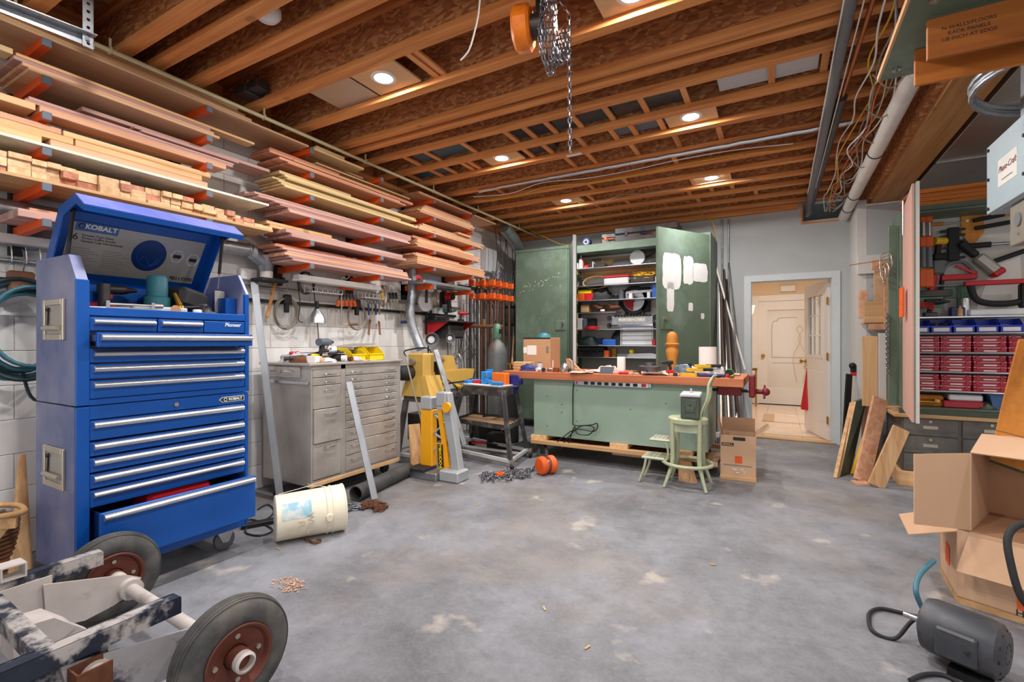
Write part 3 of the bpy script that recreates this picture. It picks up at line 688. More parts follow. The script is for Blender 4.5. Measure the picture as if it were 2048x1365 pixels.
for ya, yb in ((CY0, CY0 + .045), (CY1 - .02, CY1)): ub.prism([(x, ya, z) for x, z in pr], (0, yb - ya, 0))
ub.box(CX0, CX0 + .02, CY0 + .045, CY1 - .02, .95, 1.6).box(CX0 + .02, CX1 - .05, CY0 + .045, CY1 - .02, .95, 1.402)
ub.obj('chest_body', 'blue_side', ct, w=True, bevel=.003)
B().box(CX0 + .02, CX0 + .06, CY0 + .045, CY1 - .02, 1.405, 1.565).box(CX1 - .05, CX1 + .001, CY0 + .045, CY1 - .02, 1.378, 1.418, .003).box(CX1 - .02, CX1 + .001, CY0 + .046, .987, .95, 1.53).box(CX1 - .02, CX1 + .001, 1.742, CY1 - .001, .95, 1.54).box(CX1 - .02, CX1 + .0005, .987, 1.742, .95, .977).box(CX0 + .06, CX1 - .05, CY0 + .045, CY1 - .02, 1.4, 1.407).obj('tray', 'blue', ct, w=True)
B().box(CX1 - .012, CX1 + .004, CY0 - .003, CY0 + .05, .95, 1.545, .004).box(CX1 - .012, CX1 + .004, CY0 - .003, CY0 + .05, .13, .945, .004).obj('corner_post', 'blue', ct, w=True)
B().box(CX1 - .21, CX1 - .09, CY1 - .09, CY1 - .03, 1.41, 1.52).obj('side_bin', 'blue', ct, w=True)
def drawer(z0, z1, pull=0.0, ya=.99, yb=1.739, handle=True, hz=None, text_=None):
    x = CX1 + pull
    d = B().box(x - .018, x + .002, ya, yb, z0 + .003, z1 - .003, .003).obj('drawer', 'blue', ct, w=True)
    if pull:
        B().box(x - .4, x - .018, ya + .02, ya + .028, z0 + .01, z1 - .02).box(x - .4, x - .018, yb - .028, yb - .02, z0 + .01, z1 - .02).box(x - .4, x - .018, ya + .02, yb - .02, z0 + .008, z0 + .014).obj('drawer_box', 'dark_blue', d, w=True)
        B().box(x - .3, x - .02, ya + .006, ya + .019, z0 + .03, z0 + .06).obj('slide', 'steel', d, w=True)
    hz = hz or z1 - .026
    h = B()
    pts = [(x + .002 + .024 * math.sin(q) , hz + .016 * math.cos(q)) for q in [PI * k / 6 for k in range(7)]]
    h.prism([(a, ya + .012, c) for a, c in pts], (0, yb - ya - .024, 0)); h.obj('handle', 'alum', d, w=True, smooth=50)
    return d
drawer(1.302, 1.374, ya=.99, yb=1.27); drawer(1.302, 1.374, ya=1.276, yb=1.5)
B().box(CX1 - .018, CX1 + .002, 1.506, 1.739, 1.305, 1.371, .003).obj('badge_panel', 'blue', ct, w=True)
drawer(1.225, 1.299, .08); drawer(1.15, 1.222); drawer(1.072, 1.147); drawer(.977, 1.069)
for a, b2 in ((.779, .879), (.703, .776), (.626, .7), (.549, .623), (.459, .546)): drawer(a, b2)
bd = drawer(.205, .458, .11)

o = tag(B().box(.74, .93, 1.24, 1.56, .222, .455, .02).obj('tool_case', 'red'), 'red plastic case lying inside the half-open bottom drawer', 'case')
# emblem plates and lettering
text('Pioneer', 'lettering', 'white_ink', ct, (CX1 + .004, 1.665, 1.352), .03, FRONTX, bold=.0006, shear=.2)
pl = B().prism([(CX1 + .001, y, z) for y, z in ((1.585, .913), (1.605, .928), (1.735, .928), (1.735, .897), (1.605, .897))], (.002, 0, 0)).obj('badge', 'white_ink', ct, w=True)
B().prism([(CX1 + .003, y, z) for y, z in ((1.59, .913), (1.607, .925), (1.732, .925), (1.732, .9), (1.607, .9))], (.001, 0, 0)).obj('badge_face', 'ink', pl, w=True)
text('KOBALT', 'lettering', 'white_ink', ct, (CX1 + .0045, 1.681, .9125), .021, FRONTX, bold=.0008)
B().torus((CX1 + .0045, 1.622, .9125), (1, 0, 0), .009, .0018, 14, 5).obj('badge_ring', 'white_ink', pl, w=True)
B().cyl((CX1, 1.36, .913), (CX1 + .008, 1.36, .913), .011, n=14).obj('lock', 'chrome', ct, w=True)
# side handles
for z in (1.36, .64):
    h = B(); y = CY0; xa, xb, za, zb_ = .56, .84, z - .1, z + .1
    xa, xb = .585, .83
    h.box(xa, xa + .025, y - .012, y, za, zb_, .003).box(xb - .025, xb, y - .012, y, za, zb_, .003).box(xa + .025, xb - .025, y - .012, y, za, za + .03, .003).box(xa + .025, xb - .025, y - .012, y, zb_ - .03, zb_, .003)
    hp = h.obj('side_handle', 'nickel', ct, w=True)
    B().box(xa + .025, xb - .025, y - .004, y - .001, za + .03, zb_ - .03).obj('recess', 'label_silver', hp, w=True)
    B().cyl((xa + .03, y - .014, za + .06), (xb - .03, y - .014, za + .06), .013, n=12).obj('grip', 'nickel', hp, w=True, smooth=50)
    B().tube([(xa + .06, y - .006, zb_ - .045), (xa + .06, y - .01, za + .05)], .004, 6).ball((xa + .06, y - .006, zb_ - .05), .012, 8, 6).obj('spring', 'dark_metal', hp, w=True)
# lid
LY0, LY1 = .945, 1.69
H, A, Bp, C = (.505, 1.565), (.74, 1.905), (.925, 1.945), (1.02, 1.882)
D_ = (1.012, 1.858)
ld = B()
def plate(b, p, q, y0, y1, t):
    n = Vector((-(q[1] - p[1]), 0, q[0] - p[0])).normalized() * t
    b.prism([(p[0], y0, p[1]), (q[0], y0, q[1]), (q[0] + n.x, y0, q[1] + n.z), (p[0] + n.x, y0, p[1] + n.z)], (0, y1 - y0, 0))
plate(ld, H, A, LY0, LY1, .006); plate(ld, A, Bp, LY0, LY1, .006); plate(ld, C, D_, LY0, LY1, .006)
lo_ = ld.obj('lid', 'blue', ct, w=True)
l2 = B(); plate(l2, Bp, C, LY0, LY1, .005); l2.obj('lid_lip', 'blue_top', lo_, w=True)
s1 = [A, Bp, C, D_, (.93, 1.9), (.79, 1.86), (.575, 1.545), H]
for y in (LY0 - .001, LY1 - .005): B().prism([(x, y, z) for x, z in s1], (0, .006, 0)).obj('lid_side', 'blue', lo_, w=True)
du_ = Vector((A[0] - H[0], 0, A[1] - H[1])).normalized(); nn = Vector((du_.z, 0, -du_.x))       # lid inner face: along the slope, and its outward (down-forward) normal
LM = axes((0, 1, 0), du_)
def lp(u, y, off=.003): return Vector((H[0], y, H[1])) + du_ * u + nn * off
st = B().prism([lp(.07, 1.0), lp(.07, 1.64), lp(.36, 1.64), lp(.36, 1.0)], nn * .001).obj('sticker', 'label_silver', lo_, w=True)
B().prism([lp(.315, 1.02, .0045), lp(.315, 1.2, .0045), lp(.365, 1.2, .0045), lp(.365, 1.02, .0045)], nn * .0008).obj('sticker_badge', 'label_blue', st, w=True)
text('KOBALT', 'lettering', 'white_ink', ct, lp(.342, 1.125, .0056), .036, LM, bold=.0012)
B().torus(lp(.342, 1.045, .0056), nn, .013, .0025, 16, 5).obj('badge_ring', 'dark_blue', st, w=True)
text('6', 'lettering', 'ink', ct, lp(.277, 1.03, .0046), .05, LM)
for k, s in enumerate(('Drawer Tool Chest', "Tiroirs Coffre d'outils", 'Gavetas Caja Herramientas')): text(s, 'lettering', 'ink', ct, lp(.292 - k * .017, 1.055, .0046), .0165, LM, 'LEFT')
for c in (1.02, 1.16):
    for k in range(8): B().prism([lp(.215 - k * .014, c, .0045), lp(.215 - k * .014, c + .1 + .02 * ((k * 7) % 3 - 1), .0045), lp(.2175 - k * .014, c + .1 + .02 * ((k * 7) % 3 - 1), .0045), lp(.2175 - k * .014, c, .0045)], nn * .0004).obj('print_line', 'ink_grey', st, w=True)
ci = B().prism([lp(.225 + .1 * math.sin(q), 1.37 + .085 * math.cos(q), .0045) for q in [2 * PI * k / 36 for k in range(36)]], nn * .001).obj('round_print', 'dark_blue', st, w=True)
B().tube([lp(.225 + .07 * math.sin(q), 1.37 + .06 * math.cos(q), .006) for q in [2 * PI * k / 30 for k in range(30)]], .0016, 5, True).tube([lp(.19 + .03 * math.sin(k), 1.33 + k * .012, .006) for k in range(8)], .002, 5).obj('print_relief', 'blue', st, w=True)
for yc, uc in ((1.51, .245), (1.6, .235)):
    B().tube([lp(uc + .042 * math.sin(q), yc + .034 * math.cos(q), .005) for q in [2 * PI * k / 6 for k in range(6)]], .0016, 5, True).obj('hexagon', 'white_ink', st, w=True)
    B().prism([lp(uc - .012, yc - .02, .0045), lp(uc - .012, yc + .02, .0045), lp(uc + .01, yc + .02, .0045), lp(uc + .01, yc - .02, .0045)], nn * .001).obj('drawer_print', 'dark_metal', st, w=True)
text('*0117770', 'lettering', 'ink', ct, lp(.095, 1.57, .0046), .032, LM, bold=.0006)
for y in (LY0 + .02, LY1 - .02):
    top = Vector((.84, y, 1.885)); bot = Vector((.72, y + (.03 if y > 1.2 else .0), 1.5)); mid = top.lerp(bot, .55)
    g = B().cyl(top, mid, .009, n=10).obj('gas_strut', 'black_soft', ct, w=True, smooth=50); B().cyl(mid, bot, .004, n=8).obj('strut_rod', 'chrome', g, w=True)
    B().cyl(top + Vector((0, -.008, 0)), top + Vector((0, .008, 0)), .012, n=10).cyl(bot + Vector((0, -.012, 0)), bot + Vector((0, .012, 0)), .012, n=10).obj('strut_end', 'black', g, w=True)
# casters
for (x, y) in ((.88, 1.655), (.88, 1.02), (.53, 1.655), (.53, 1.02)):
    c = B().box(x - .045, x + .045, y - .05, y + .05, .118, .13).prism([(x - .02, y - .05, .118), (x - .02, y + .05, .118), (x - .02, y + .018, .05), (x - .02, y - .018, .05)], (.003, 0, 0)).prism([(x + .02, y - .05, .118), (x + .02, y + .05, .118), (x + .02, y + .018, .05), (x + .02, y - .018, .05)], (.003, 0, 0)).obj('caster', 'steel', ct, w=True)
    B().lathe([(.02, -.017), (.05, -.016), (.06, -.01), (.062, 0), (.06, .01), (.05, .016), (.02, .017)], (x, y, .062), (1, 0, 0), 22).obj('wheel', 'rubber_grey', c, w=True, smooth=40)
    B().cyl((x - .024, y, .062), (x + .026, y, .062), .014, n=10).obj('axle', 'steel', c, w=True)
# ================================================================== shared builders for tools and small things
mat('cab_steel', (186, 180, 174), .4, .4, var=.1, scale=6, col2=(146, 138, 130), amt=.6, s2=3.5, lo=.42, hi=.7)
mat('yellow', (238, 208, 20), .45, var=.05)
mat('tool_yellow', (226, 178, 40), .5, var=.08, col2=(120, 96, 40), amt=.5, s2=9, lo=.58, hi=.7)
mat('teal', (40, 110, 122), .5, var=.1)
mat('slate', (92, 106, 118), .55, var=.1)
mat('grey_plastic', (112, 114, 118), .55, var=.1)
mat('light_grey', (196, 196, 198), .5, var=.05)
mat('orange', (232, 96, 28), .5, var=.08, col2=(176, 60, 14), amt=.3)
mat('tool_blue', (32, 96, 190), .45, var=.06)
mat('navy', (44, 52, 110), .5, var=.1)
mat('clear', (226, 228, 230), .15, var=.05, spec=.7)
mat('paper', (236, 232, 226), .85, var=.03)
mat('pink_paper', (226, 188, 176), .85, var=.03)
mat('cardboard', (192, 148, 110), .85, var=.05, scale=10, stretch=(1, 1, 8))
mat('cardboard_in', (176, 134, 100), .85, var=.05)
mat('rag', (224, 224, 226), .9, var=.08)
mat('leather', (196, 126, 48), .8, var=.1, bump=.2, scale=40, col2=(150, 88, 30), amt=.5)
mat('rust', (104, 64, 42), .8, .3, var=.3, scale=40)
mat('chain_steel', (122, 122, 128), .35, .8, var=.2)
mat('iron', (70, 70, 74), .5, .6, var=.2, col2=(110, 84, 66), amt=.5)
mat('cable', (150, 140, 126), .6, var=.06)
mat('green_bottle', (60, 170, 60), .4, var=.05)
mat('brown', (116, 74, 48), .6, var=.15)
mat('copper', (190, 112, 70), .35, .9, var=.1)
wood('handle_wood', (196, 138, 82), (168, 106, 58), 'z', g=30, rnd=.12, knots=0)
wood('turned', (220, 150, 66), (190, 116, 44), 'z', g=16, knots=0)
def cap(s): return s
def simple(name, label, cat, b, m, group=None, smooth=None):
    return tag(b.obj(name, m, None, smooth=smooth), label, cat, group)
def g_drill(label, loc, r, col='slate', bat='black_soft', sc=1.0, lay=False):
    t = thing('cordless_drill', label, 'power tool', loc, r)
    if lay: t.rotation_euler = (PI / 2, 0, r)
    t.scale = (sc,) * 3; zo = .0 if not lay else 0
    k = B().cyl((-.07, 0, .165), (.06, 0, .165), .033, n=14).cyl((.06, 0, .165), (.1, 0, .165), .033, .024, n=14); k.obj('body', col, t, smooth=40)
    B().cyl((.1, 0, .165), (.145, 0, .165), .02, .012, n=12).obj('chuck', 'dark_metal', t, smooth=40)
    B().bar((-.02, 0, .14), (-.035, 0, .045), .035, .045, (1, 0, 0), .008).obj('grip', 'black_soft', t)
    B().box(-.085, .03, -.036, .036, 0, .05, .008).obj('battery', bat, t)
    B().box(.0, .014, -.008, .008, .1, .135, .003).obj('trigger', 'red', t)
    return t
def g_bin(label, loc, r, w_, d, h, col, group=None, lab=None):
    """open stacking bin, front (-y) side low"""
    t = thing('storage_bin', label, 'bin', loc, r, group); q = .003
    b = B().box(-w_ / 2, w_ / 2, -d / 2, d / 2, 0, q)
    b.box(-w_ / 2, w_ / 2, d / 2 - q, d / 2, 0, h)
    for s in (-1, 1): b.prism([(s * (w_ / 2 - q), -d / 2, 0), (s * (w_ / 2 - q), d / 2, 0), (s * (w_ / 2 - q), d / 2, h), (s * (w_ / 2 - q), -d / 2 + d * .35, h), (s * (w_ / 2 - q), -d / 2, h * .55)], (s * q, 0, 0))
    b.box(-w_ / 2, w_ / 2, -d / 2, -d / 2 + q, 0, h * .5)
    b.obj('body', col, t)
    B().box(-w_ / 2 - .004, w_ / 2 + .004, -d / 2 - .006, -d / 2 + .006, h * .44, h * .52).obj('front_lip', col, t)
    if lab: B().box(-w_ * .38, w_ * .38, -d / 2 - .003, -d / 2, h * .1, h * .38).obj('card', lab, t)
    return t
def g_case(label, loc, r, w_, d, h, col, latch='black', group=None, name='tool_case'):
    t = thing(name, label, 'case', loc, r, group)
    B().box(-w_ / 2, w_ / 2, -d / 2, d / 2, 0, h * .52, .012).obj('base', col, t); B().box(-w_ / 2, w_ / 2, -d / 2, d / 2, h * .53, h, .014).obj('lid', col, t)
    for s in (-.3, .3): B().box(w_ * s - .02, w_ * s + .02, -d / 2 - .008, -d / 2, h * .36, h * .68, .003).obj('latch', latch, t)
    B().tube([(-.06, -d / 2, h * .45), (-.06, -d / 2 - .03, h * .42), (.06, -d / 2 - .03, h * .42), (.06, -d / 2, h * .45)], .008, 8).obj('handle', latch, t)
    return t
def g_screwdriver(label, loc, r, col='red', L=.2, group=None):
    t = thing('screwdriver', label, 'screwdriver', loc, r, group)
    B().lathe([(.0, 0), (.011, .003), (.015, .02), (.012, .05), (.015, .075), (.009, .095), (.006, .1)], (-L / 2, 0, .015), (1, 0, 0), 10).obj('handle', col, t, smooth=40)
    B().cyl((-L / 2 + .1, 0, .015), (L / 2, 0, .015), .0035, n=8).obj('shaft', 'steel', t); return t
def g_pliers(label, loc, r, col='red', s=1.0, group=None, rot=None):
    t = thing('pliers', label, 'pliers', loc, r, group, rot); t.scale = (s,) * 3
    for q in (-1, 1):
        B().tube(spline([(0, q * .006, .008), (-.03, q * .022, .008), (-.09, q * .026, .008), (-.14, q * .018, .008)], 4), [.005] * 4 + [.0075] * 9, 7).obj('handle', col, t, smooth=50)
    B().prism([(-.012, -.014, .002), (.02, -.013, .002), (.06, -.003, .002), (.06, .003, .002), (.02, .013, .002), (-.012, .014, .002)], (0, 0, .012)).obj('jaws', 'dark_metal', t)
    return t
def g_wrench(label, loc, r, L=.2, m='steel', group=None):
    t = thing('wrench', label, 'wrench', loc, r, group)
    B().box(-L / 2 + .015, L / 2 - .015, -.008, .008, 0, .007, .002).obj('shank', m, t)
    B().lathe([(.009, 0), (.018, 0), (.018, .008), (.009, .008)], (-L / 2, 0, 0), n=14, closed=True).obj('ring_end', m, t)
    B().prism([(L / 2 - .018, -.012, 0), (L / 2 + .012, -.02, 0), (L / 2 + .016, -.008, 0), (L / 2, -.005, 0), (L / 2, .005, 0), (L / 2 + .016, .008, 0), (L / 2 + .012, .02, 0), (L / 2 - .018, .012, 0)], (0, 0, .009)).obj('jaw_end', m, t); return t
def g_can(label, loc, r_, h, col, name='can', lid='steel', cat='can', band=None):
    t = thing(name, label, cat, loc)
    B().lathe([(r_ * .97, 0), (r_, .004), (r_, h - .004), (r_ * .97, h)], n=22).obj('body', col, t, smooth=40)
    B().lathe([(r_ * .9, 0), (r_ * .9, .006), (0, .006)], (0, 0, h), n=22).obj('lid', lid, t, smooth=40)
    if band: B().cyl((0, 0, h * .25), (0, 0, h * .7), r_ * 1.005, n=22, cap=False).obj('label_band', band, t, smooth=40)
    return t
def g_bottle(label, loc, r_, h, col, capc='white_plastic'):
    t = thing('bottle', label, 'bottle', loc)
    B().lathe([(r_ * .9, 0), (r_, .006), (r_, h * .62), (r_ * .5, h * .8), (r_ * .35, h * .84), (r_ * .35, h * .9)], n=18).obj('body', col, t, smooth=50)
    B().lathe([(r_ * .42, h * .88), (r_ * .42, h), (0, h)], n=14).obj('cap', capc, t, smooth=40); return t
def g_bag(name, label, cat, loc, r, sx, sy, sz, m, seed, group=None):
    """crumpled soft heap: bag, rag or glove pile"""
    q = random.Random(seed); n, k = 14, 7; vs = []; fs = []
    amp = [[q.uniform(.72, 1.12) for _ in range(n)] for _ in range(k)]
    for i in range(k):
        ph = (PI / 2) * i / (k - 1)
        for j in range(n):
            t = 2 * PI * j / n; a = amp[i][j] if i < k - 1 else 1
            vs.append((math.cos(t) * math.cos(ph) * sx * a, math.sin(t) * math.cos(ph) * sy * a, max(0, math.sin(ph) * sz * a)))
    for i in range(k - 1):
        for j in range(n): fs.append((i * n + j, i * n + (j + 1) % n, (i + 1) * n + (j + 1) % n, (i + 1) * n + j))
    fs.append(tuple(range(n))[::-1])
    b = B().add(vs, fs).xf(place(loc, r)); return simple(name, label, cat, b, m, group, 60)
def g_hammer(label, p, top, m='handle_wood', head='dark_metal', L=.33):
    """hangs head up: p = head centre"""
    t = thing('hammer', label, 'hammer', p)
    B().bar((0, 0, .01), (top[0], top[1], -L), .026, .02, (1, 0, 0), .006).obj('handle', m, t)
    B().bar((0, -.05, .01), (0, .03, .01), .028, .03, (0, 0, 1), .006).cyl((0, .03, .01), (0, .07, .01), .018, n=12).obj('head', head, t); return t
def ring_coil(b, c, ax, R, r, turns, seed=1, jit=.012, squash=1.0):
    q = random.Random(seed); ax = Vector(ax).normalized(); u = ax.orthogonal().normalized() if abs(ax.z) > .9 else Vector((0, 0, 1)); v = ax.cross(u).normalized()
    for k in range(turns):
        cc = Vector(c) + ax * ((k - turns / 2) * r * 1.3) + u * q.uniform(-jit, jit) + v * q.uniform(-jit, jit); R2 = R * q.uniform(.93, 1.03)
        b.tube([cc + u * (math.cos(a) * R2) + v * (math.sin(a) * R2 * squash) for a in [2 * PI * i / 28 for i in range(28)]], r, 6, True)
    return b
# ================================================================== steel drawer cabinet
MX, MY0, MY1, MZ0, MZ1 = .62, 2.47, 3.47, .115, 1.085
mc = thing('steel_cabinet', 'bare steel workshop cabinet with two columns of drawers', 'cabinet', (.3, 2.97, 0))
B().box(.01, MX - .03, MY0, MY1, MZ0, MZ1 - .02, .004).obj('body', 'cab_steel', mc, w=True)
yA = [P(p, 850, x=MX).y for p in (625.5, 682, 691, 793.5)]
B().box(MX - .03, MX, MY0 - .002, yA[0], MZ0, MZ1 - .02).box(MX - .03, MX, yA[1], yA[2], MZ0, MZ1 - .02).box(MX - .03, MX, yA[3], MY1, MZ0, MZ1 - .02).box(MX - .03, MX, yA[0], yA[1], MZ0, .16).box(MX - .03, MX, yA[2], yA[3], MZ0, .16).box(MX - .03, MX, yA[0], yA[3], 1.03, MZ1 - .02).obj('face_frame', 'cab_steel', mc, w=True)
B().box(.0, MX + .02, MY0 - .03, MY1 + .02, MZ1 - .02, MZ1, .004).obj('top', 'cab_steel', mc, w=True)
B().box(MX - .04, MX + .006, yA[0] - .02, yA[3] + .03, MZ0 - .004, MZ0 + .03, .003).obj('bottom_rail', 'pine_y', mc, w=True)
def mdrawer(ya, yb, za, zb, handles, out=0.0):
    d = B().box(MX - .028, MX + .003 + out, ya + .003, yb - .003, za + .003, zb - .003, .002).obj('drawer', 'cab_steel', mc, w=True)
    for hy in handles:
        x = MX + .003 + out; z = zb - min(.035, (zb - za) * .5)
        B().tube(spline([(x, hy - .05, z), (x + .02, hy - .045, z - .004), (x + .024, hy, z - .008), (x + .02, hy + .045, z - .004), (x, hy + .05, z)], 3), .005, 6).obj('handle', 'chrome', d, w=True, smooth=50)
zl = [P(626, p, x=MX).z for p in (741, 757, 773, 821, 890, 963)]
for i in range(5): mdrawer(yA[0], yA[1], zl[i + 1], zl[i], [(yA[0] + yA[1]) / 2 + .02], .012 if i == 3 else 0)
zr = [P(793, p, x=MX).z for p in (730.8, 744, 757, 770, 783.6, 797, 811, 824.6, 837.8, 861, 886, 914)]
for i in range(11): mdrawer(yA[2], yA[3], zr[i + 1], zr[i], [yA[2] + .11, yA[3] - .1])
# drawers and ledge on its near side
B().box(.06, .5, MY0 - .014, MY0, .965, 1.055, .003).obj('side_drawer', 'cab_steel', mc, w=True)
B().box(.03, MX - .02, MY0 - .022, MY0, .915, .945, .004).obj('side_ledge', 'steel', mc, w=True)
for x in (.15, .37): B().tube([(x - .05, MY0 - .014, 1.02), (x - .045, MY0 - .034, 1.015), (x + .045, MY0 - .034, 1.015), (x + .05, MY0 - .014, 1.02)], .005, 6).obj('handle', 'chrome', mc, w=True)
B().cyl((.26, MY0 - .014, 1.02), (.26, MY0 - .024, 1.02), .016, n=12).obj('lock', 'nickel', mc, w=True)
for (x, y) in ((.3, 2.42), (.12, 3.3), (.5, 3.38), (.45, 2.62)):
    c = B().box(x - .04, x + .04, y - .04, y + .04, .1, .118).box(x - .02, x - .016, y - .03, y + .03, .04, .1).box(x + .016, x + .02, y - .03, y + .03, .04, .1).obj('caster', 'dark_metal', mc, w=True)
    B().lathe([(.015, -.014), (.048, -.013), (.05, 0), (.048, .013), (.015, .014)], (x, y, .05), (1, 0, 0), 18).obj('wheel', 'black_soft', c, w=True, smooth=40)
# ---- things on the cabinet
TZc = MZ1 + .0008
def on(px, py): return P(px, py, z=TZc)
g_bin('yellow open storage bin holding screwdrivers, on the steel cabinet', (.45, 3.02, TZc), PI / 2, .16, .2, .115, 'yellow', 'yellow bins on the steel cabinet')
g_bin('yellow open storage bin at the far end of the steel cabinet', (.45, 3.23, TZc), PI / 2, .18, .2, .12, 'yellow', 'yellow bins on the steel cabinet')
g_screwdriver('brown-handled screwdriver lying in the nearer yellow bin', (.46, 3.02, TZc + .062), .25, 'brown', .2)
g_screwdriver('black-handled screwdriver lying in the nearer yellow bin', (.46, 3.04, TZc + .064), -.2, 'black_soft', .18)
t = thing('tray_cover', 'flat grey lid resting tilted above the yellow bins', 'lid', (.3, 3.18, TZc + .13)); B().box(-.16, .16, -.15, .15, 0, .008, .002).box(-.16, .16, -.15, -.14, -.02, 0).obj('panel', 'label_silver', t); t.rotation_euler = (.1, 0, 0)
simple('parts_box', 'clear plastic parts box under the tilted lid behind yellow bins', 'box', B().box(.1, .33, 3.02, 3.34, TZc, TZc + .115, .006), 'clear')
g_bag('rag', 'white rag heaped beside the yellow bins', 'rag', (.35, 2.88, TZc), .3, .09, .08, .14, 'rag', 3)
simple('parts_sheet', 'white paper sheets lying behind the white rag', 'paper', B().box(.05, .25, 2.75, 3.0, TZc, TZc + .012), 'paper')
g_drill('grey-blue cordless drill lying on the steel cabinet', (.38, 2.78, TZc + .0), 1.9, 'slate')
g_drill('small dark cordless driver standing near the white box', (.5, 2.66, TZc), 2.4, 'black_soft', 'iron', .55)
g_bag('parts_bag', 'clear plastic bag of brown parts at the near end', 'bag', (.42, 2.53, TZc), 0, .12, .07, .06, 'brown', 8)
simple('small_carton', 'small white carton on the near corner of steel cabinet', 'carton', B().box(-.04, .04, -.03, .03, 0, .055, .002).xf(place((.54, 2.55, TZc), .3)), 'paper')
t = thing('impact_tool', 'long grey air tool lying across the steel cabinet', 'power tool', (.43, 2.66, TZc + .035), 1.2)
B().cyl((-.02, 0, 0), (.2, 0, .03), .028, .022, n=14).obj('body', 'grey_plastic', t, smooth=40); B().cyl((-.2, 0, .0), (-.02, 0, 0), .018, .026, n=12).obj('handle', 'iron', t, smooth=40)
t = thing('flashlight', 'long dark flashlight beside the grey air tool', 'flashlight', (.36, 2.6, TZc + .03), .95)
B().cyl((-.15, 0, 0), (.1, 0, 0), .017, n=12).obj('barrel', 'iron', t, smooth=40); B().lathe([(.017, 0), (.03, .03), (.03, .06), (.026, .06)], (.1, 0, 0), (1, 0, 0), 14).obj('head', 'dark_metal', t, smooth=40)
g_screwdriver('red-handled screwdriver leaning on the tool pile', (.3, 2.64, TZc + .06), 1.6, 'red', .26)
t = thing('tube_fitting', 'black rubber sleeve with pale end near front edge', 'fitting', (.56, 2.78, TZc + .03), .6)
B().cyl((-.05, 0, 0), (.03, 0, 0), .028, n=14).obj('sleeve', 'black', t, smooth=40); B().cyl((.03, 0, 0), (.07, 0, 0), .024, n=14).obj('end', 'paper', t, smooth=40)
simple('copper_fitting', 'copper elbow fitting by the front edge', 'fitting', B().tube(spline([(0, -.05, .02), (0, 0, .02), (.05, .02, .02)], 5), .02, 10).xf(place((.55, 2.88, TZc))), 'copper', None, 50)
simple('battery_pack', 'small dark battery pack standing mid cabinet front', 'battery', B().box(-.025, .025, -.03, .03, 0, .085, .005).xf(place((.52, 2.83, TZc), .2)), 'black_soft')
simple('pink_sheet', 'pinkish sheet of paper at the front edge before bins', 'paper', B().sheet([[(0, 0, 0), (0, .12, .004), (0, .22, 0)], [(.1, 0, .004), (.1, .12, .0), (.1, .22, .006)]], .001).xf(place((.54, 2.9, TZc + .002), .15)), 'pink_paper')
for k, (x, y, r, c) in enumerate(((.48, 2.72, .4, 'red'), (.5, 2.95, 2.2, 'tool_blue'), (.3, 2.72, 1.0, 'black_soft'))):
    g_pliers(f'{["red", "blue", "black"][k]}-handled pliers in the pile on the steel cabinet', (x, y, TZc), r, c, .9)
for k, (x, y, r) in enumerate(((.57, 2.62, 1.5), (.42, 2.9, .3), (.57, 2.72, 1.2))):
    g_wrench(f'{["small", "middle", "large"][k]} steel wrench on the steel cabinet top', (x, y, TZc), r, .13 + .04 * k)
g_bag('parts_bag', 'clear plastic bag of washers on middle of steel cabinet', 'bag', (.53, 2.69, TZc), .5, .08, .05, .04, 'clear', 12)
g_bag('parts_bag', 'grey plastic bag of fasteners before yellow bins', 'bag', (.54, 2.98, TZc), .5, .07, .06, .045, 'light_grey', 13)
# ---- things in the tray of the blue chest
TT = 1.4078
t = thing('router', 'grey-green trim router with white base in chest tray', 'power tool', (.75, 1.36, TT)); B().lathe([(.062, .035), (.062, .09), (.05, .1), (.05, .2), (.04, .215), (0, .215)], n=18).obj('motor', 'teal', t, smooth=40); B().box(-.12, .12, -.16, .1, 0, .035, .006).obj('base', 'light_grey', t)
t = thing('hole_saw', 'dark steel sleeve standing in the chest tray', 'pipe fitting', (.8, 1.1, TT)); B().lathe([(.022, .02), (.026, .02), (.026, .14), (.022, .14)], n=16, closed=True).obj('sleeve', 'iron', t, smooth=40); B().lathe([(.02, 0), (.05, 0), (.05, .02), (.02, .022)], n=16, closed=True).obj('flange', 'grey_plastic', t, smooth=40)
simple('trim_tool', 'red and black hand tool at back of chest tray', 'hand tool', B().box(.62, .68, 1.02, 1.2, TT, TT + .05, .012), 'red')
simple('red_dome', 'red rounded cap in the middle of the chest tray', 'cap', B().ball((.66, 1.28, TT + .02), .045, sc=(1, 1, .9)), 'red', None, 60)
simple('black_case', 'black padded case tilted at far end of chest tray', 'case', B().box(-.12, .12, -.1, .1, 0, .12, .025).xf(place((.68, 1.5, TT + .034), .3, -.2)), 'black_soft')
t = thing('clamp_jig', 'small steel clamp jig at front of chest tray', 'clamp', (.88, 1.18, TT), 1.4); B().box(-.1, .1, -.015, .015, 0, .02).box(-.1, -.085, -.02, .02, 0, .05).box(.085, .1, -.02, .02, 0, .05).obj('frame', 'steel', t); B().cyl((-.085, 0, .035), (.085, 0, .035), .006, n=8).cyl((.09, 0, .035), (.14, 0, .035), .012, n=10).obj('screw', 'nickel', t)
t = thing('air_fitting', 'brass air fitting with black hose in chest tray', 'fitting', (.84, 1.45, TT + .02), .5); B().cyl((-.02, 0, .0), (-.02, 0, .03), .03, .025, n=12).cyl((-.02, 0, .03), (-.05, 0, .1), .016, .01, n=12).obj('body', 'brass', t, smooth=40)
B().tube(spline([(0, 0, .02), (.03, .1, .03), (-.05, .2, .04), (-.1, .12, .06), (-.02, .05, .05)], 6), .009, 7).obj('hose', 'black_soft', t, smooth=50)
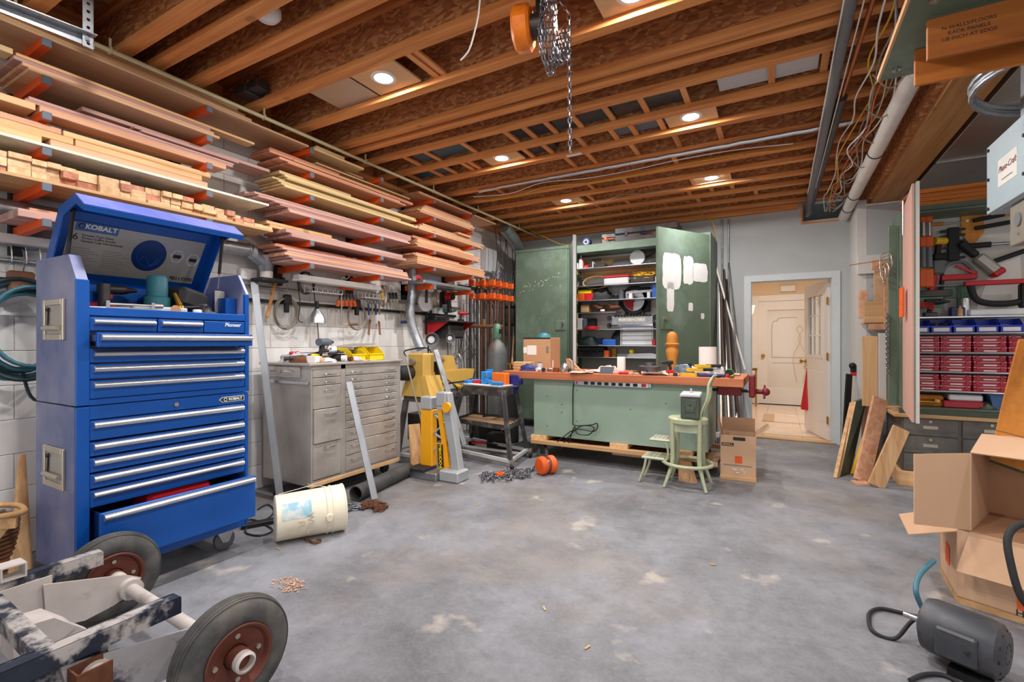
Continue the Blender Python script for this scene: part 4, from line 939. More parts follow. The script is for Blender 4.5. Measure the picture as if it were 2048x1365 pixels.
for k, (x, y, r, c) in enumerate(((.86, 1.03, .6, 'red'), (.88, 1.3, 1.2, 'black_soft'), (.87, 1.55, .3, 'tool_blue'))): g_pliers(f'{["red", "black", "blue"][k]}-handled pliers near front lip of chest tray', (x, y, TT), r, c, .9)
for k, (x, y, r) in enumerate(((.9, 1.06, 1.3), (.78, 1.2, 2.0), (.86, 1.62, 1.0))): g_wrench(f'{["short", "middle-sized", "long"][k]} steel wrench in the blue chest tray', (x, y, TT + .002), r, .12 + .05 * k)
simple('white_strip', 'white plastic strip lying along chest tray front', 'strip', B().bar((.88, 1.0, TT + .012), (.85, 1.18, TT + .02), .03, .008), 'white_plastic')
simple('scraper', 'pale paddle standing in the blue side bin of chest', 'hand tool', B().box(.77, .775, 1.66, 1.72, TT + .02, TT + .16, .004), 'label_silver')
# ================================================================== two-wheeled steel cart in the foreground
mat('cart_paint', (44, 50, 66), .45, .3, var=.2, col2=(196, 190, 186), amt=.95, s2=7, lo=.46, hi=.56)
mat('cart_grey', (198, 190, 186), .55, .1, var=.08, col2=(120, 118, 122), amt=.6, s2=5, lo=.58, hi=.7)
mat('cart_scuff', (170, 168, 172), .5, .2, var=.1, col2=(44, 48, 60), amt=.95, s2=6, lo=.5, hi=.6)
mat('tyre', (64, 64, 65), .8, var=.25, scale=25, col2=(116, 110, 104), amt=.5, s2=6)
mat('rim_red', (112, 62, 50), .55, .3, var=.2, col2=(70, 36, 30), amt=.5)
kt = thing('wheeled_cart', 'scuffed dark steel cart frame on two fat rubber wheels in foreground', 'cart', (1.64, .6, 0))
zt = .345
for x, ye, nm in ((1.3, .905, 'a'), (1.975, .875, 'b')):
    f = B(); y0 = -.35
    for (xa, xb, za, zb) in ((x - .026, x + .026, zt + .022, zt + .027), (x - .026, x + .026, zt - .028, zt - .023), (x - .027, x - .022, zt - .028, zt + .027), (x + .022, x + .027, zt - .028, zt + .027)): f.box(xa, xb, y0, ye, za, zb)
    f.obj('frame_tube', 'cart_paint', kt, w=True)
B().bar((1.32, .56, .372), (1.96, .535, .372), .045, .005).bar((1.32, .538, .35), (1.96, .513, .35), .005, .045).obj('cross_angle', 'cart_paint', kt, w=True)
B().bar((1.33, .3, .345), (1.95, .3, .345), .05, .05).obj('cross_tube', 'cart_paint', kt, w=True)
def vplate(name, pts, x, t, m): return B().prism([(x, y, z) for y, z in pts], (t, 0, 0)).obj(name, m, kt, w=True)
vplate('swing_plate', [(.71, .325), (.97, .252), (1.03, .215), (1.0, .165), (.93, .14), (.835, .125), (.72, .15)], 1.345, .008, 'cart_grey')
vplate('swing_plate', [(.56, .315), (.9, .245), (.985, .2), (.95, .15), (.85, .11), (.6, .13)], 1.985, .008, 'cart_scuff')
vplate('mount_plate', [(.3, .345), (.74, .345), (.74, .15), (.3, .15)], 1.33, .008, 'cart_grey')
vplate('mount_plate', [(.2, .33), (.68, .33), (.68, .18), (.2, .18)], 1.965, .008, 'cart_paint')
for (x, y, z, s) in ((1.353, .62, .25, 1), (1.993, .64, .245, 1.2)):
    bo_ = B().lathe([(.0, .022), (.014 * s, .02), (.022 * s, .014), (.026 * s, .008), (.026 * s, 0)], (x, y, z), (1, 0, 0), 6 if s == 1 else 20).cyl((x, y, z), (x + .004, y, z), .034 * s, n=20).obj('bolt', 'cart_grey', kt, w=True, smooth=40)
# U bracket by the near wheel and the short tube stub on the far rail
B().box(1.99, 2.06, .575, .58, .2, .3).box(1.99, 1.995, .58, .66, .2, .3).box(2.055, 2.06, .58, .66, .2, .3).obj('bracket', 'rust', kt, w=True)
s_ = B()
for a in ((-.035, .035, .6, .605), (-.035, .035, .665, .67)): s_.box(1.3 + a[0], 1.3 + a[1], a[2], a[3], .373, .425)
s_.box(1.265, 1.335, .605, .665, .42, .425).box(1.265, 1.335, .605, .665, .373, .378); s_.obj('tube_stub', 'cart_grey', kt, w=True)
# broken casting under the cross angle
B().prism([(1.5, .56, .2), (1.5, .66, .2), (1.5, .72, .24), (1.5, .66, .3), (1.5, .56, .31)], (.12, 0, 0)).prism([(1.56, .66, .17), (1.56, .76, .2), (1.56, .7, .26)], (.05, 0, 0)).obj('bracket_block', 'cart_grey', kt, w=True)
AX0, AX1 = Vector((1.12, .996, .19)), Vector((2.2, .946, .19)); axd = (AX1 - AX0).normalized()
B().cyl(AX0, AX1, .024, n=16).obj('axle', 'cart_grey', kt, w=True, smooth=40)
B().cyl(AX0 + axd * .215, AX0 + axd * .265, .042, n=20).obj('collar', 'cart_grey', kt, w=True, smooth=40); B().cyl(AX0 + axd * .86, AX0 + axd * .89, .042, n=20).obj('collar', 'cart_grey', kt, w=True, smooth=40)
for c, s in ((AX0 + axd * .04, -1), (AX1 - axd * .02, 1)):
    prof = []
    for k in range(25):
        a = -2.35 + 4.7 * k / 24; prof.append((.138 + .052 * math.cos(a), .05 * math.sin(a)))
    tw = B().lathe(prof, c, axd, 48, True).obj('tyre', 'tyre', kt, w=True, smooth=60)
    g = B()
    for h in (-.026, -.0155, -.005, .0055, .016, .0265): g.torus(c + axd * h, axd, .1915 - abs(h) * .28, .0028, 48, 5)
    g.obj('tread_rib', 'tyre', tw, w=True, smooth=60); tw.children[0]['kind'] = 'stuff'
    rm = B().lathe([(.108, -.05), (.1, -.046), (.092, -.03), (.04, -.02), (.04, .02), (.092, .03), (.1, .046), (.108, .05), (.112, .047), (.106, .03), (.106, -.03), (.112, -.047)], c, axd, 36, True).obj('wheel_rim', 'rim_red', kt, w=True, smooth=35)
    B().cyl(c - axd * .06, c + axd * .06, .036, n=20).obj('hub', 'rim_red', rm, w=True, smooth=40)
    B().lathe([(.026, .06), (.034, .06), (.034, .082), (.026, .088)], c, axd * 1.0, 20, True).obj('hub_cap', 'cart_grey', rm, w=True, smooth=40)
    uu = axd.orthogonal().normalized(); vv = axd.cross(uu)
    for k in range(4):
        a = PI / 4 + k * PI / 2; q = c + (uu * math.cos(a) + vv * math.sin(a)) * .072
        for sg in (-1, 1): B().cyl(q + axd * (sg * .018), q + axd * (sg * .034), .009, n=6).obj('wheel_bolt', 'nickel', rm, w=True)
# ================================================================== pail, chains, pipe, straightedges
mat('pail_white', (236, 228, 206), .5, var=.04, col2=(214, 176, 110), amt=.55, s2=4, lo=.55, hi=.75)
mat('pail_print', (150, 196, 216), .6, var=.1, col2=(230, 226, 210), amt=.8, s2=14, lo=.45, hi=.6)
mat('pail_ink', (196, 186, 170), .6, var=.1)
pd = Vector((.21, .36, .004)).normalized(); pc = Vector((1.03, 1.885, .1405))
pt = thing('bucket', 'dirty white plastic pail with faded blue print lying on its side', 'bucket', (1.12, 2.05, 0))
B().lathe([(.0, 0), (.134, 0), (.14, .004), (.146, .29), (.152, .292), (.152, .3), (.147, .302), (.147, .325), (.153, .327), (.153, .335), (.148, .337), (.149, .4), (.153, .402), (.153, .412), (.145, .412), (.143, .4), (.136, .012), (0, .01)], pc, pd, 36).obj('pail', 'pail_white', pt, w=True, smooth=35)
ua = pd.cross(Vector((0, 0, 1))).normalized(); va = ua.cross(pd).normalized()      # ua points to the viewer side, va up
def pw(h, a, o=.0012):
    R = .14 + .006 * h / .29 + o; return pc + pd * h + (ua * math.cos(a) + va * math.sin(a)) * R
B().sheet([[pw(h, a) for h in (.03, .08, .14, .2)] for a in [.15 + .12 * k for k in range(7)]], .0004).obj('print', 'pail_print', pt, w=True, smooth=60)
text('WILL', 'lettering', 'pail_ink', pt, pw(.19, -.12, .002), .055, axes(-va, pd))
text('FL', 'lettering', 'pail_ink', pt, pw(.135, -.15, .002), .055, axes(-va, pd))
hb = [pc + pd * .315 + (ua * math.cos(a) + va * math.sin(a)) * .155 for a in (1.1,)]
B().tube(spline([pc + pd * .315 + va * .15, pc + pd * .22 + va * .163 - ua * .03, pc + pd * .12 + va * .156 - ua * .02, pc + pd * .02 + va * .149], 6), .0025, 6).obj('bail', 'steel', pt, w=True)
B().lathe([(.0, 0), (.02, 0), (.02, .03), (0, .03)], pc + pd * .3 - va * .0 + ua * .146, ua, 10).obj('ear', 'pail_white', pt, w=True)
def pile(name, label, c, rx, ry, n, m, L, r, wd, seed, h=.03):
    q = random.Random(seed); pts = []; p = Vector(c)
    for k in range(n):
        a = q.uniform(0, 2 * PI); d = math.sqrt(q.random()); pts.append(Vector((c[0] + math.cos(a) * rx * d, c[1] + math.sin(a) * ry * d, c[2] + wd / 2 + h * (1 - d) * q.random())))
    return simple(name, label, 'chain', chain(B(), pts, L, r, wd, jit=.8), m)
pile('chain', 'bright steel chain heaped beside the pail', (1.0, 2.52, .0), .09, .13, 26, 'chain_steel', .045, .0045, .026, 1)
pile('chain', 'rusty brown chain heaped at foot of the leaning aluminium bar', (1.12, 2.62, .0), .13, .11, 30, 'rust', .045, .0048, .027, 2)
simple('chain', 'short rusty chain poking out under the white pail', 'chain', chain(B(), [P(606, 1076, z=.012), P(618, 1082, z=.012), P(630, 1086, z=.012), P(640, 1082, z=.014), P(634, 1076, z=.016)], .04, .0045, .025, jit=.4), 'rust')
pA, pB = Vector((.9, 2.66, .062)), Vector((.765, 3.43, .062)); pdv = (pB - pA).normalized()
mat('bar_alu', (150, 154, 160), .42, .75, var=.12, stretch=(1, 1, .2))
mat('abs_black', (58, 58, 60), .6, var=.15, col2=(92, 90, 88), amt=.5)
simple('drain_pipe', 'length of black plastic pipe lying before the steel cabinet', 'pipe', B().lathe([(.061, 0), (.061, .77), (.053, .77), (.053, 0)], pA, pdv, 28, True), 'abs_black', None, 35)
def lbar(label, p0, p1, wd, out, m='bar_alu'):
    """aluminium channel: web and two small flanges"""
    p0, p1 = Vector(p0), Vector(p1); d = (p1 - p0).normalized(); o = Vector(out); o = (o - d * o.dot(d)).normalized(); s = d.cross(o).normalized()
    b = B().bar(p0, p1, wd, .004, o).bar(p0 + s * (wd / 2) - o * .012, p1 + s * (wd / 2) - o * .012, .004, .028, o).bar(p0 - s * (wd / 2) - o * .012, p1 - s * (wd / 2) - o * .012, .004, .028, o)
    return simple('metal_bar', label, 'metal bar', b, m, 'leaning aluminium bars')
lbar('long aluminium bar leaning between blue chest and steel cabinet', (.37, 2.38, .02), (-.0, 2.4, 1.75), .05, (1, -.6, 0))
lbar('short aluminium bar leaning on the steel cabinet drawers', (1.03, 2.735, .02), (.675, 2.795, .92), .045, (1, -.6, 0))
simple('steel_rod', 'thin steel rod leaning on the far corner of steel cabinet', 'rod', B().cyl((.9, 3.631, .0), (.655, 3.5, 1.12), .008, n=8), 'nickel', None, 50)
simple('leaning_board', 'short pale board leaning on the far side of steel cabinet', 'board', B().bar((.8, 3.5, .01), (.72, 3.55, .46), .11, .025, (1, -.5, 0)), 'pine_z')
simple('storage_tub', 'black tub pushed under the steel cabinet', 'tub', B().box(.3, .56, 2.75, 3.2, 0, .085, .01), 'black')
cb = B()
cb.tube(spline([P(480, 1045, z=.006), P(505, 1040, z=.006), P(530, 1050, z=.006), P(545, 1062, z=.006), P(520, 1072, z=.006), P(492, 1066, z=.006), P(500, 1050, z=.012), P(535, 1038, z=.012), P(548, 1022, z=.006), P(535, 1010, z=.006), P(515, 1020, z=.006)], 6), .006, 6)
simple('extension_lead', 'tangled black cord on the floor beside the blue chest', 'cord', cb, 'black_soft', None, 50)
simple('power_strip', 'flat black power strip under the blue chest corner', 'power strip', B().box(-.14, .14, -.03, .03, 0, .03, .005).xf(place((.72, 2.02, 0), 1.1)), 'black')
simple('shavings', 'small heap of reddish wood shavings on the concrete', 'shavings', B().add([(x, y, z) for x, y, z in []], []) if False else (lambda b: [b.bar((1.6 + math.cos(a) * d, 1.58 + math.sin(a) * d * .6, .004), (1.6 + math.cos(a) * d + .014 * math.cos(k), 1.58 + math.sin(a) * d * .6 + .014 * math.sin(k), .004 + .002 * (k % 3)), .004, .001) for k, a, d in [(k, random.uniform(0, 6.3), .11 * random.random() ** .7) for k in range(110)]] and b)(B()), 'redpine')['kind'] = 'stuff'
# ---- left edge: hose on hook, bentwood frame, corrugated log, leaning board
hs = thing('air_hose', 'coiled blue-green air hose hanging left of the blue chest', 'hose', P(45, 660, x=.0))
mat('hose_teal', (66, 118, 134), .5, var=.1); mat('hose_dark', (42, 58, 62), .55, var=.1)
hc = P(45, 655, x=.02)
for k, (m, s) in enumerate((('hose_teal', 1), ('hose_dark', 5), ('hose_teal', 9))):
    ring_coil(B(), hc + Vector((.03 * k, 0, -.012 * k)), (1, 0, 0), .27 - .02 * k, .0125, 3, s, .035, .8).obj('loop', m, hs, w=True, smooth=60)
B().tube(spline([hc + Vector((0, .0, -.25)), hc + Vector((0, .05, -.42)), hc + Vector((0, .2, -.4)), hc + Vector((0, .3, -.3))], 6), .009, 6).obj('hose_tail', 'hose_dark', hs, w=True, smooth=60)
B().box(hc.x - .04, hc.x + .02, hc.y - .06, hc.y + .05, hc.z + .2, hc.z + .32, .01).obj('coupler', 'brown', hs, w=True)
B().tube(spline([hc + Vector((-.02, 0, .3)), hc + Vector((0, .01, .38)), hc + Vector((-.04, .01, .45)), hc + Vector((-.08, .01, .42))], 5), .006, 6).obj('hook', 'steel', hs, w=True)
simple('leaning_board', 'tapered pale board leaning on wall beside the blue chest', 'board', B().prism([(.36, .86, .0), (.36, .96, .0), (.1, 1.0, .62), (.1, .975, .62)], (-.02, 0, -.005)), 'pine_z')
yf = thing('folding_rack', 'yellow wooden folding frame at the left edge', 'wooden frame', (.4, .78, 0))
B().tube(spline([(.3, .6, .46), (.36, .86, .42), (.44, .9, .4), (.5, .84, .4), (.52, .5, .44)], 5), .014, 8).obj('bent_rail', 'pine_x', yf, w=True, smooth=50)
B().bar((.3, .6, .38), (.5, .86, .355), .02, .05).obj('side_rail', 'pine_x', yf, w=True); B().bar((.46, .82, .34), (.4, .6, .0), .045, .02, (1, 0, 0)).obj('leg', 'pine_z', yf, w=True)
B().cyl((.3, .7, .42), (.46, .82, .41), .018, n=12).obj('rod', 'steel', yf, w=True)
simple('corrugated_roll', 'brown corrugated cardboard roll standing by the wall', 'cardboard roll', (lambda b: b.lathe([(.15 + .006 * (k % 2), .0 + k * .011) for k in range(30)], (.18, .8, .0), (.0, 0, 1), 30))(B()), 'brown', None, 20)
simple('concrete_lump', 'grey rock-like concrete lump with a brown stain', 'concrete lump', (lambda b: b.ball((.62, .72, .075), .13, 14, 9, (1, 1, .6)))(B()), 'cart_grey', None, 60)
# ================================================================== things hanging on the left wall
WX = -.076
def wall(px, py, x=.0): return P(px, py, x=x)
mat('emt', (176, 178, 182), .35, .8, var=.05)
t = thing('wall_conduit', 'thin steel conduit fixed along the lumber wall below the racks', 'pipe', (WX + .02, 3.3, 1.72)); B().cyl((0, -2.4, .0), (0, 2.1, 0), .012, n=8).obj('pipe', 'emt', t, smooth=50); B().box(-.014, .006, -2.4, 2.0, -.13, -.1).obj('rail', 'dark_metal', t)
for px, py, w_, lab in ((494, 549, .14, 'white outlet box on the wall right of the blue chest'), (783, 579, .12, 'white outlet box on the wall above the yellow bins')):
    p = wall(px, py, WX + .02); t = thing('outlet_box', lab, 'outlet', p); B().box(-.02, .03, -w_ / 2, w_ / 2, -.045, .045, .004).obj('box', 'white_plastic', t)
    for s in (-1, 1): B().box(.03, .033, s * .03 - .012, s * .03 + .012, -.02, .02, .002).obj('socket', 'light_grey', t)
# dust-collection duct: horizontal pipe, wye, blast gate
t = thing('dust_duct', 'shiny galvanized dust pipe with wye behind the blue chest lid', 'duct', (.05, 2.3, 1.9))
dz = wall(520, 510, .06).z
B().cyl((.06, .2, dz + .02), (.06, 2.32, dz + .02), .052, n=20).obj('pipe', 'galv', t, w=True, smooth=40)
B().lathe([(.056, 0), (.06, .01), (.056, .02)], (.06, 2.3, dz + .02), (0, 1, 0), 20).cyl((.06, 2.32, dz + .02), (.06, 2.48, dz - .06), .056, .065, n=20).cyl((.06, 2.45, dz - .0), (.06, 2.47, dz - .13), .085, .05, n=20).obj('wye', 'galv', t, w=True, smooth=40)
B().cyl((.06, 2.47, dz - .13), (.06, 2.47, dz - .19), .05, n=20).obj('outlet', 'white_plastic', t, w=True, smooth=40); B().box(-.02, .14, 2.38, 2.62, dz - .215, dz - .19, .004).obj('blast_gate', 'black_soft', t, w=True)
t = thing('flex_duct', 'silver flexible hose curving down to the yellow lathe', 'duct', (.1, 4.1, 1.5))
fp = spline([wall(826, 560, .1), wall(824, 590, .1), wall(820, 620, .1), wall(824, 650, .12), wall(832, 675, .16), wall(842, 700, .22)], 10)
B().tube(fp, [.05 + .003 * (k % 2) for k in range(len(fp))], 14).obj('hose', 'galv', t, w=True, smooth=30); B().cyl(fp[0] + Vector((0, 0, .12)), fp[0] - Vector((0, 0, .02)), .058, n=16).obj('collar', 'galv', t, w=True, smooth=40)
# striking tools
g_hammer('black-headed mallet with worn wooden handle on the wall', wall(553, 560, .02), (.0, -.09, 0))
# coils
for lab, px, py, R, n, m, sd in (('tan cable coil with black plug on the wall near the blue chest', 574, 627, .135, 5, 'cable', 2), ('tan cable coil on the wall behind the steel cabinet', 714, 633, .14, 4, 'cable', 4)):
    c = wall(px, py, .0); t = thing('cable_coil', lab, 'cable', c); ring_coil(B(), (0, 0, 0), (1, 0, 0), R, .006, n, sd, .008, .85).obj('loops', m, t, smooth=60)
    B().box(-.02, .03, -.035, .035, R - .06, R + .03, .012).box(-.01, .025, -.03, .01, R - .13, R - .05, .006).obj('plug', 'black', t); B().tube([(0, 0, R), (0, 0, R + .12)], .004, 6).obj('hanger', 'steel', t)
t = thing('work_lamp', 'spun aluminium clamp lamp hanging by its cord', 'lamp', wall(634, 640, .05))
lz = t.location
B().lathe([(.022, .1), (.03, .085), (.05, .06), (.07, .02), (.08, -.03), (.077, -.03), (.066, .018), (.046, .056), (.02, .08)], (0, 0, 0), (0, 0, 1), 26).obj('shade', 'alum', t, smooth=50); B().cyl((0, 0, .095), (0, 0, .17), .018, .016, n=12).obj('socket', 'dark_metal', t, smooth=40)
cr = B(); ring_coil(cr, wall(612, 565, .06) - lz, (1, .2, 0), .1, .005, 4, 7, .012); cr.tube(spline([wall(596, 575, .06) - lz, wall(600, 610, .06) - lz, wall(597, 640, .05) - lz, wall(606, 645, .05) - lz], 5), .005, 6); cr.tube(spline([wall(628, 570, .06) - lz, wall(630, 610, .06) - lz, wall(636, 660, .06) - lz, wall(637, 692, .08) - lz], 5), .005, 6)
cr.obj('cord', 'iron', t, smooth=60)
# fluorescent strip light with wire racks under the arms
p0, p1 = wall(592, 556, .2), wall(757, 586, .2)
t = thing('strip_light', 'white strip light housing hung under the middle lumber bay', 'light fixture', (.2, (p0.y + p1.y) / 2, p0.z)); hl_ = (p1.y - p0.y) / 2
B().prism([(-.05, -hl_, -.02), (.05, -hl_, -.02), (.03, -hl_, .03), (-.03, -hl_, .03)], (0, 2 * hl_, 0)).obj('housing', 'white_plastic', t)
for y in (-hl_ * .7, hl_ * .75): B().tube([(0, y, .03), (0, y, .09), (.01, y + .01, .12)], .003, 6).obj('hook', 'steel', t)
B().tube(spline([(0, 0, .03), (0, .03, .07), (0, .06, .05), (0, .1, .08)], 4), .004, 6).obj('pigtail', 'white_plastic', t)
for ya, yb in ((-.32, .02), (.3, .56)):
    r_ = B(); n = int((yb - ya) / .05)
    for k in range(n + 1): y = ya + (yb - ya) * k / n; r_.tube([(-.1, y, -.03), (-.1, y, -.1), (.0, y, -.1), (.0, y, -.07)], .0025, 5)
    for q in ((-.1, -.05), (0, -.1)): r_.tube([(q[0], ya, q[1]), (q[0], yb, q[1])], .0028, 5)
    r_.obj('wire_rack', 'white_plastic', t)
t = thing('wall_wire_rack', 'white wire rack on the wall left of the blue chest', 'rack', wall(30, 510, .0)); r_ = B()
for k in range(7): y = -.2 + k * .06; r_.tube([(-.07, y, .05), (.02, y, .05), (.03, y, -.03), (.03, y, -.05), (-.07, y, -.05)], .003, 5)
for q in ((.02, .05), (.03, -.05)): r_.tube([(q[0], -.25, q[1]), (q[0], .25, q[1])], .003, 5)
r_.obj('wires', 'steel', t); B().box(-.07, .04, -.6, .3, .06, .11).obj('top_rail', 'white_plastic', t)
# hung brushes, one thing each
for k in range(5):
    p = wall(683 + k * 5, 583, .04); a = (k - 2) * .18
    t = thing('paint_brush', f'{["first", "second", "third", "fourth", "last"][k]} of the orange-tipped brushes hung in a row', 'brush', p, 0, 'orange-tipped brushes on the wall')
    B().bar((0, 0, 0), (0, a * .09, -.09), .012, .008, (1, 0, 0)).obj('handle', 'iron', t); B().bar((0, a * .09, -.09), (0, a * .14, -.15), .034, .012, (1, 0, 0)).obj('tip', 'orange', t)
simple('brush_holder', 'orange plastic bar holding the hung brushes', 'holder', B().box(-.01, .05, -.07, .07, 0, .04, .006).xf(place(wall(690, 580, .03))), 'orange')
t = thing('bent_crank', 'bent steel crank with a wooden grip on the wall', 'crank', wall(683, 620, .05)); B().tube(spline([(0, 0, .16), (0, 0, 0), (0, .0, -.13), (0, .05, -.14), (0, .12, -.14)], 4), .008, 8).obj('rod', 'nickel', t, smooth=50); B().cyl((0, .09, -.14), (0, .2, -.135), .014, n=10).obj('grip', 'brown', t, smooth=50)
for k in range(4):
    p = wall(737 + k * 7, 600, .05); t = thing('hanging_shears', f'{["first", "second", "third", "fourth"][k]} grey-handled snips hanging under the wire rack', 'snips', p, 0, 'snips hung under the wire rack')
    for s in (-1, 1): B().tube(spline([(0, 0, .07), (0, s * .03, .04), (0, s * .028, -.01), (0, 0, -.05)], 5), .006, 6).obj('handle', 'grey_plastic', t, smooth=60)
    B().bar((0, 0, -.05), (0, .008, -.16), .02, .008, (1, 0, 0)).obj('blade', 'nickel' if k % 2 else 'navy', t)
c = wall(766, 592, .06); t = thing('hanging_straps', 'grey wire loops with yellow tag at the wire rack end', 'wire coil', c); ring_coil(B(), (0, 0, 0), (1, .3, 0), .11, .005, 4, 11, .015, .5).obj('loops', 'nickel', t, smooth=60); B().box(-.01, .01, -.03, .01, -.05, .05, .004).obj('tag', 'tool_yellow', t)
for k in range(3):
    p = wall(779 + k * 6, 598, .03); t = thing('scraper', f'{["nearest", "middle", "farthest"][k]} of three black-handled scrapers beside the outlet', 'scraper', p, 0, 'black scrapers on the wall'); B().bar((0, 0, .07), (0, .02, 0), .03, .02, (1, 0, 0), .005).obj('handle', 'black', t); B().bar((0, .02, 0), (0, .06, -.12), .028, .004, (1, 0, 0)).obj('blade', 'nickel', t)
for k in range(3):
    p = wall(803 + k * 6, 632, .02); t = thing('spring_clamp', f'{["first", "second", "third"][k]} small clamp with blue tips hanging by the silver hose', 'clamp', p, 0, 'small clamps by the silver hose')
    for s in (-1, 1): B().bar((0, 0, .05), (0, s * .016, -.06), .008, .01, (1, 0, 0)).obj('arm', 'nickel', t)
    B().box(-.008, .008, -.02, .02, -.09, -.055, .004).obj('tip', 'navy', t)
for k in range(2): simple('steel_strip', f'thin {["near", "far"][k]} steel strip standing on cabinet back against the wall', 'strip', B().bar(wall(737 + k * 23, 670, .02), wall(740 + k * 18, 640 + 3 * k, -.05), .03, .004, (1, 0, 0)), 'brown')
# bay three: rails on the lowest arms
for k, (x, m) in enumerate(((.34, 'alum'), (.22, 'grey_plastic'), (.1, 'alum'))):
    o = B().box(x - .045, x + .045, 4.1, 5.02, 0, .035, .004).xf(Matrix.Translation((0, 0, 1.9065))); simple('guide_rail', f'{["front", "middle", "back"][k]} aluminium guide rail on the lowest arms of farthest bay', 'rail', o, m)
for yy, lab in ((4.27, 'x'),):
    t = thing('rack_bracket', 'single orange arm under the guide rails, nearer one', 'rack arm', (0, 4.27, 1.885)); B().box(-.078, -.03, -.03, .03, -.08, .08).obj('post', 'black_soft', t); B().box(-.03, .395, -.019, .019, -.035, .0205).obj('arm', 'orange_arm', t); B().box(.395, .405, -.02, .02, -.036, .0207).obj('cap', 'grey_cap', t)
simple('glue_tube', 'red-capped white tube lying on the guide rails', 'tube', B().cyl((.36, 4.02, 1.963), (.3, 4.14, 1.963), .02, n=12), 'red', None, 50)
simple('blue_rag', 'crumpled blue rag on the guide rails', 'rag', B().box(.2, .38, 4.2, 4.34, 1.943, 1.953, .004), 'tool_blue')
# round saw guard, grinder, lamps, shelf
t = thing('blade_guard', 'round white blade guard hanging by the silver hose', 'blade guard', wall(848, 603, .06)); B().lathe([(.0, .0), (.115, 0), (.125, .01), (.125, .03), (.0, .03)], (0, 0, 0), (1, 0, 0), 32).obj('disc', 'light_grey', t, smooth=40); B().box(.032, .05, -.02, .015, -.02, .16, .004).obj('strap', 'iron', t); B().cyl((.03, 0, 0), (.045, 0, 0), .02, n=12).obj('hub', 'dark_metal', t)
c = wall(871, 598, .1); t = thing('cable_coil', 'grey cable coil hanging under the guide rails', 'cable', c); ring_coil(B(), (0, 0, 0), (1, .4, 0), .1, .006, 5, 21, .02, .7).obj('loops', 'nickel', t, smooth=60)
t = thing('angle_grinder', 'red and black angle grinder hanging under the guide rails', 'power tool', wall(897, 594, .14)); B().cyl((-.03, -.0, 0), (.06, 0, 0), .045, n=18).obj('head', 'red', t, smooth=40); B().cyl((.06, 0, 0), (.075, 0, 0), .042, n=18).obj('guard', 'black', t, smooth=40); B().bar((-.0, 0, -.03), (.0, .03, -.2), .05, .05, (1, 0, 0), .012).obj('handle', 'black_soft', t)
for k, (px, py, L) in enumerate(((852, 645, .3), (862, 645, .3), (882, 600, .2))): simple('hanging_saw', f'{["left", "right", "upper"][k]} dark steel blade hanging on the wall above lathe', 'blade', B().box(-.004, .004, -.02, .02, -L / 2, L / 2).xf(place(wall(px, py, -.03))), 'dark_metal', 'dark blades hung above the lathe')
for (px, py, lab, s) in ((863, 680, 'grey cone shop lamp facing out above the lathe', 1.0), (900, 677, 'small grey lamp head above the lathe tailstock', .7)):
    p = wall(px, py, .25); t = thing('lathe_lamp', lab, 'lamp', p, math.radians(-35)); t.scale = (s,) * 3
    B().lathe([(.03, -.09), (.045, -.06), (.075, .0), (.085, .03), (.082, .032), (.07, .0), (.04, -.055), (.0, -.06)], (0, 0, 0), (1, 0, -.1), 26).obj('shade', 'grey_plastic', t, smooth=40); B().lathe([(0, .0), (.04, -.006), (.045, -.02)], (0, 0, 0), (1, 0, -.1), 20).obj('bulb', 'clear', t, smooth=60)
    B().tube(spline([(-.09, 0, 0), (-.14, 0, -.1), (-.1, 0, -.35)], 6), .01, 8).obj('arm', 'dark_metal', t, smooth=60)
t = thing('wall_shelf', 'black shelf with red triangular brackets on the block wall', 'shelf', (.08, 4.97, 1.5))
B().box(-.155, .2, -.33, .33, 0, .02, .003).obj('board', 'black_soft', t)
for y in (-.28, .28): B().prism([(-.155, y, 0), (.19, y, 0), (-.155, y, -.2)], (0, .012, 0)).obj('bracket', 'red', t)
B().box(-.15, .12, -.16, .17, -.2, -.02, .02).obj('under_bin', 'iron', t)
SZ = 1.5208
g_drill('teal cordless drill on the black wall shelf', (.1, 4.9, SZ), .5, 'teal', 'black', .8)
g_drill('red cordless tool on the black wall shelf end', (.12, 5.2, SZ), 1.0, 'red', 'black', .7)
g_case('dark slanted charger at back of the black wall shelf', (.02, 4.78, SZ), PI / 2, .2, .14, .06, 'iron')
cw = B()
for k in range(7): q = random.Random(k); y = 5.1 + .06 * k; cw.tube(spline([(.1, y, 1.48), (.06 + q.uniform(-.05, .1), y + q.uniform(-.1, .1), 1.2), (.05 + q.uniform(-.05, .15), y + q.uniform(-.15, .15), .95), (.1, y + q.uniform(-.2, .1), .72)], 6), .0045, 5)
simple('hanging_leads', 'loose black cords hanging from the black wall shelf', 'cord', cw, 'black_soft', None, 60)
simple('wood_dowel', 'rough round wooden dowel jutting past the wall shelf', 'dowel', B().cyl((.0, 5.35, 1.47), (.62, 5.42, 1.46), .022, n=10), 'brown', None, 50)
mat('clamp_brown', (92, 66, 52), .6, .4, var=.2)
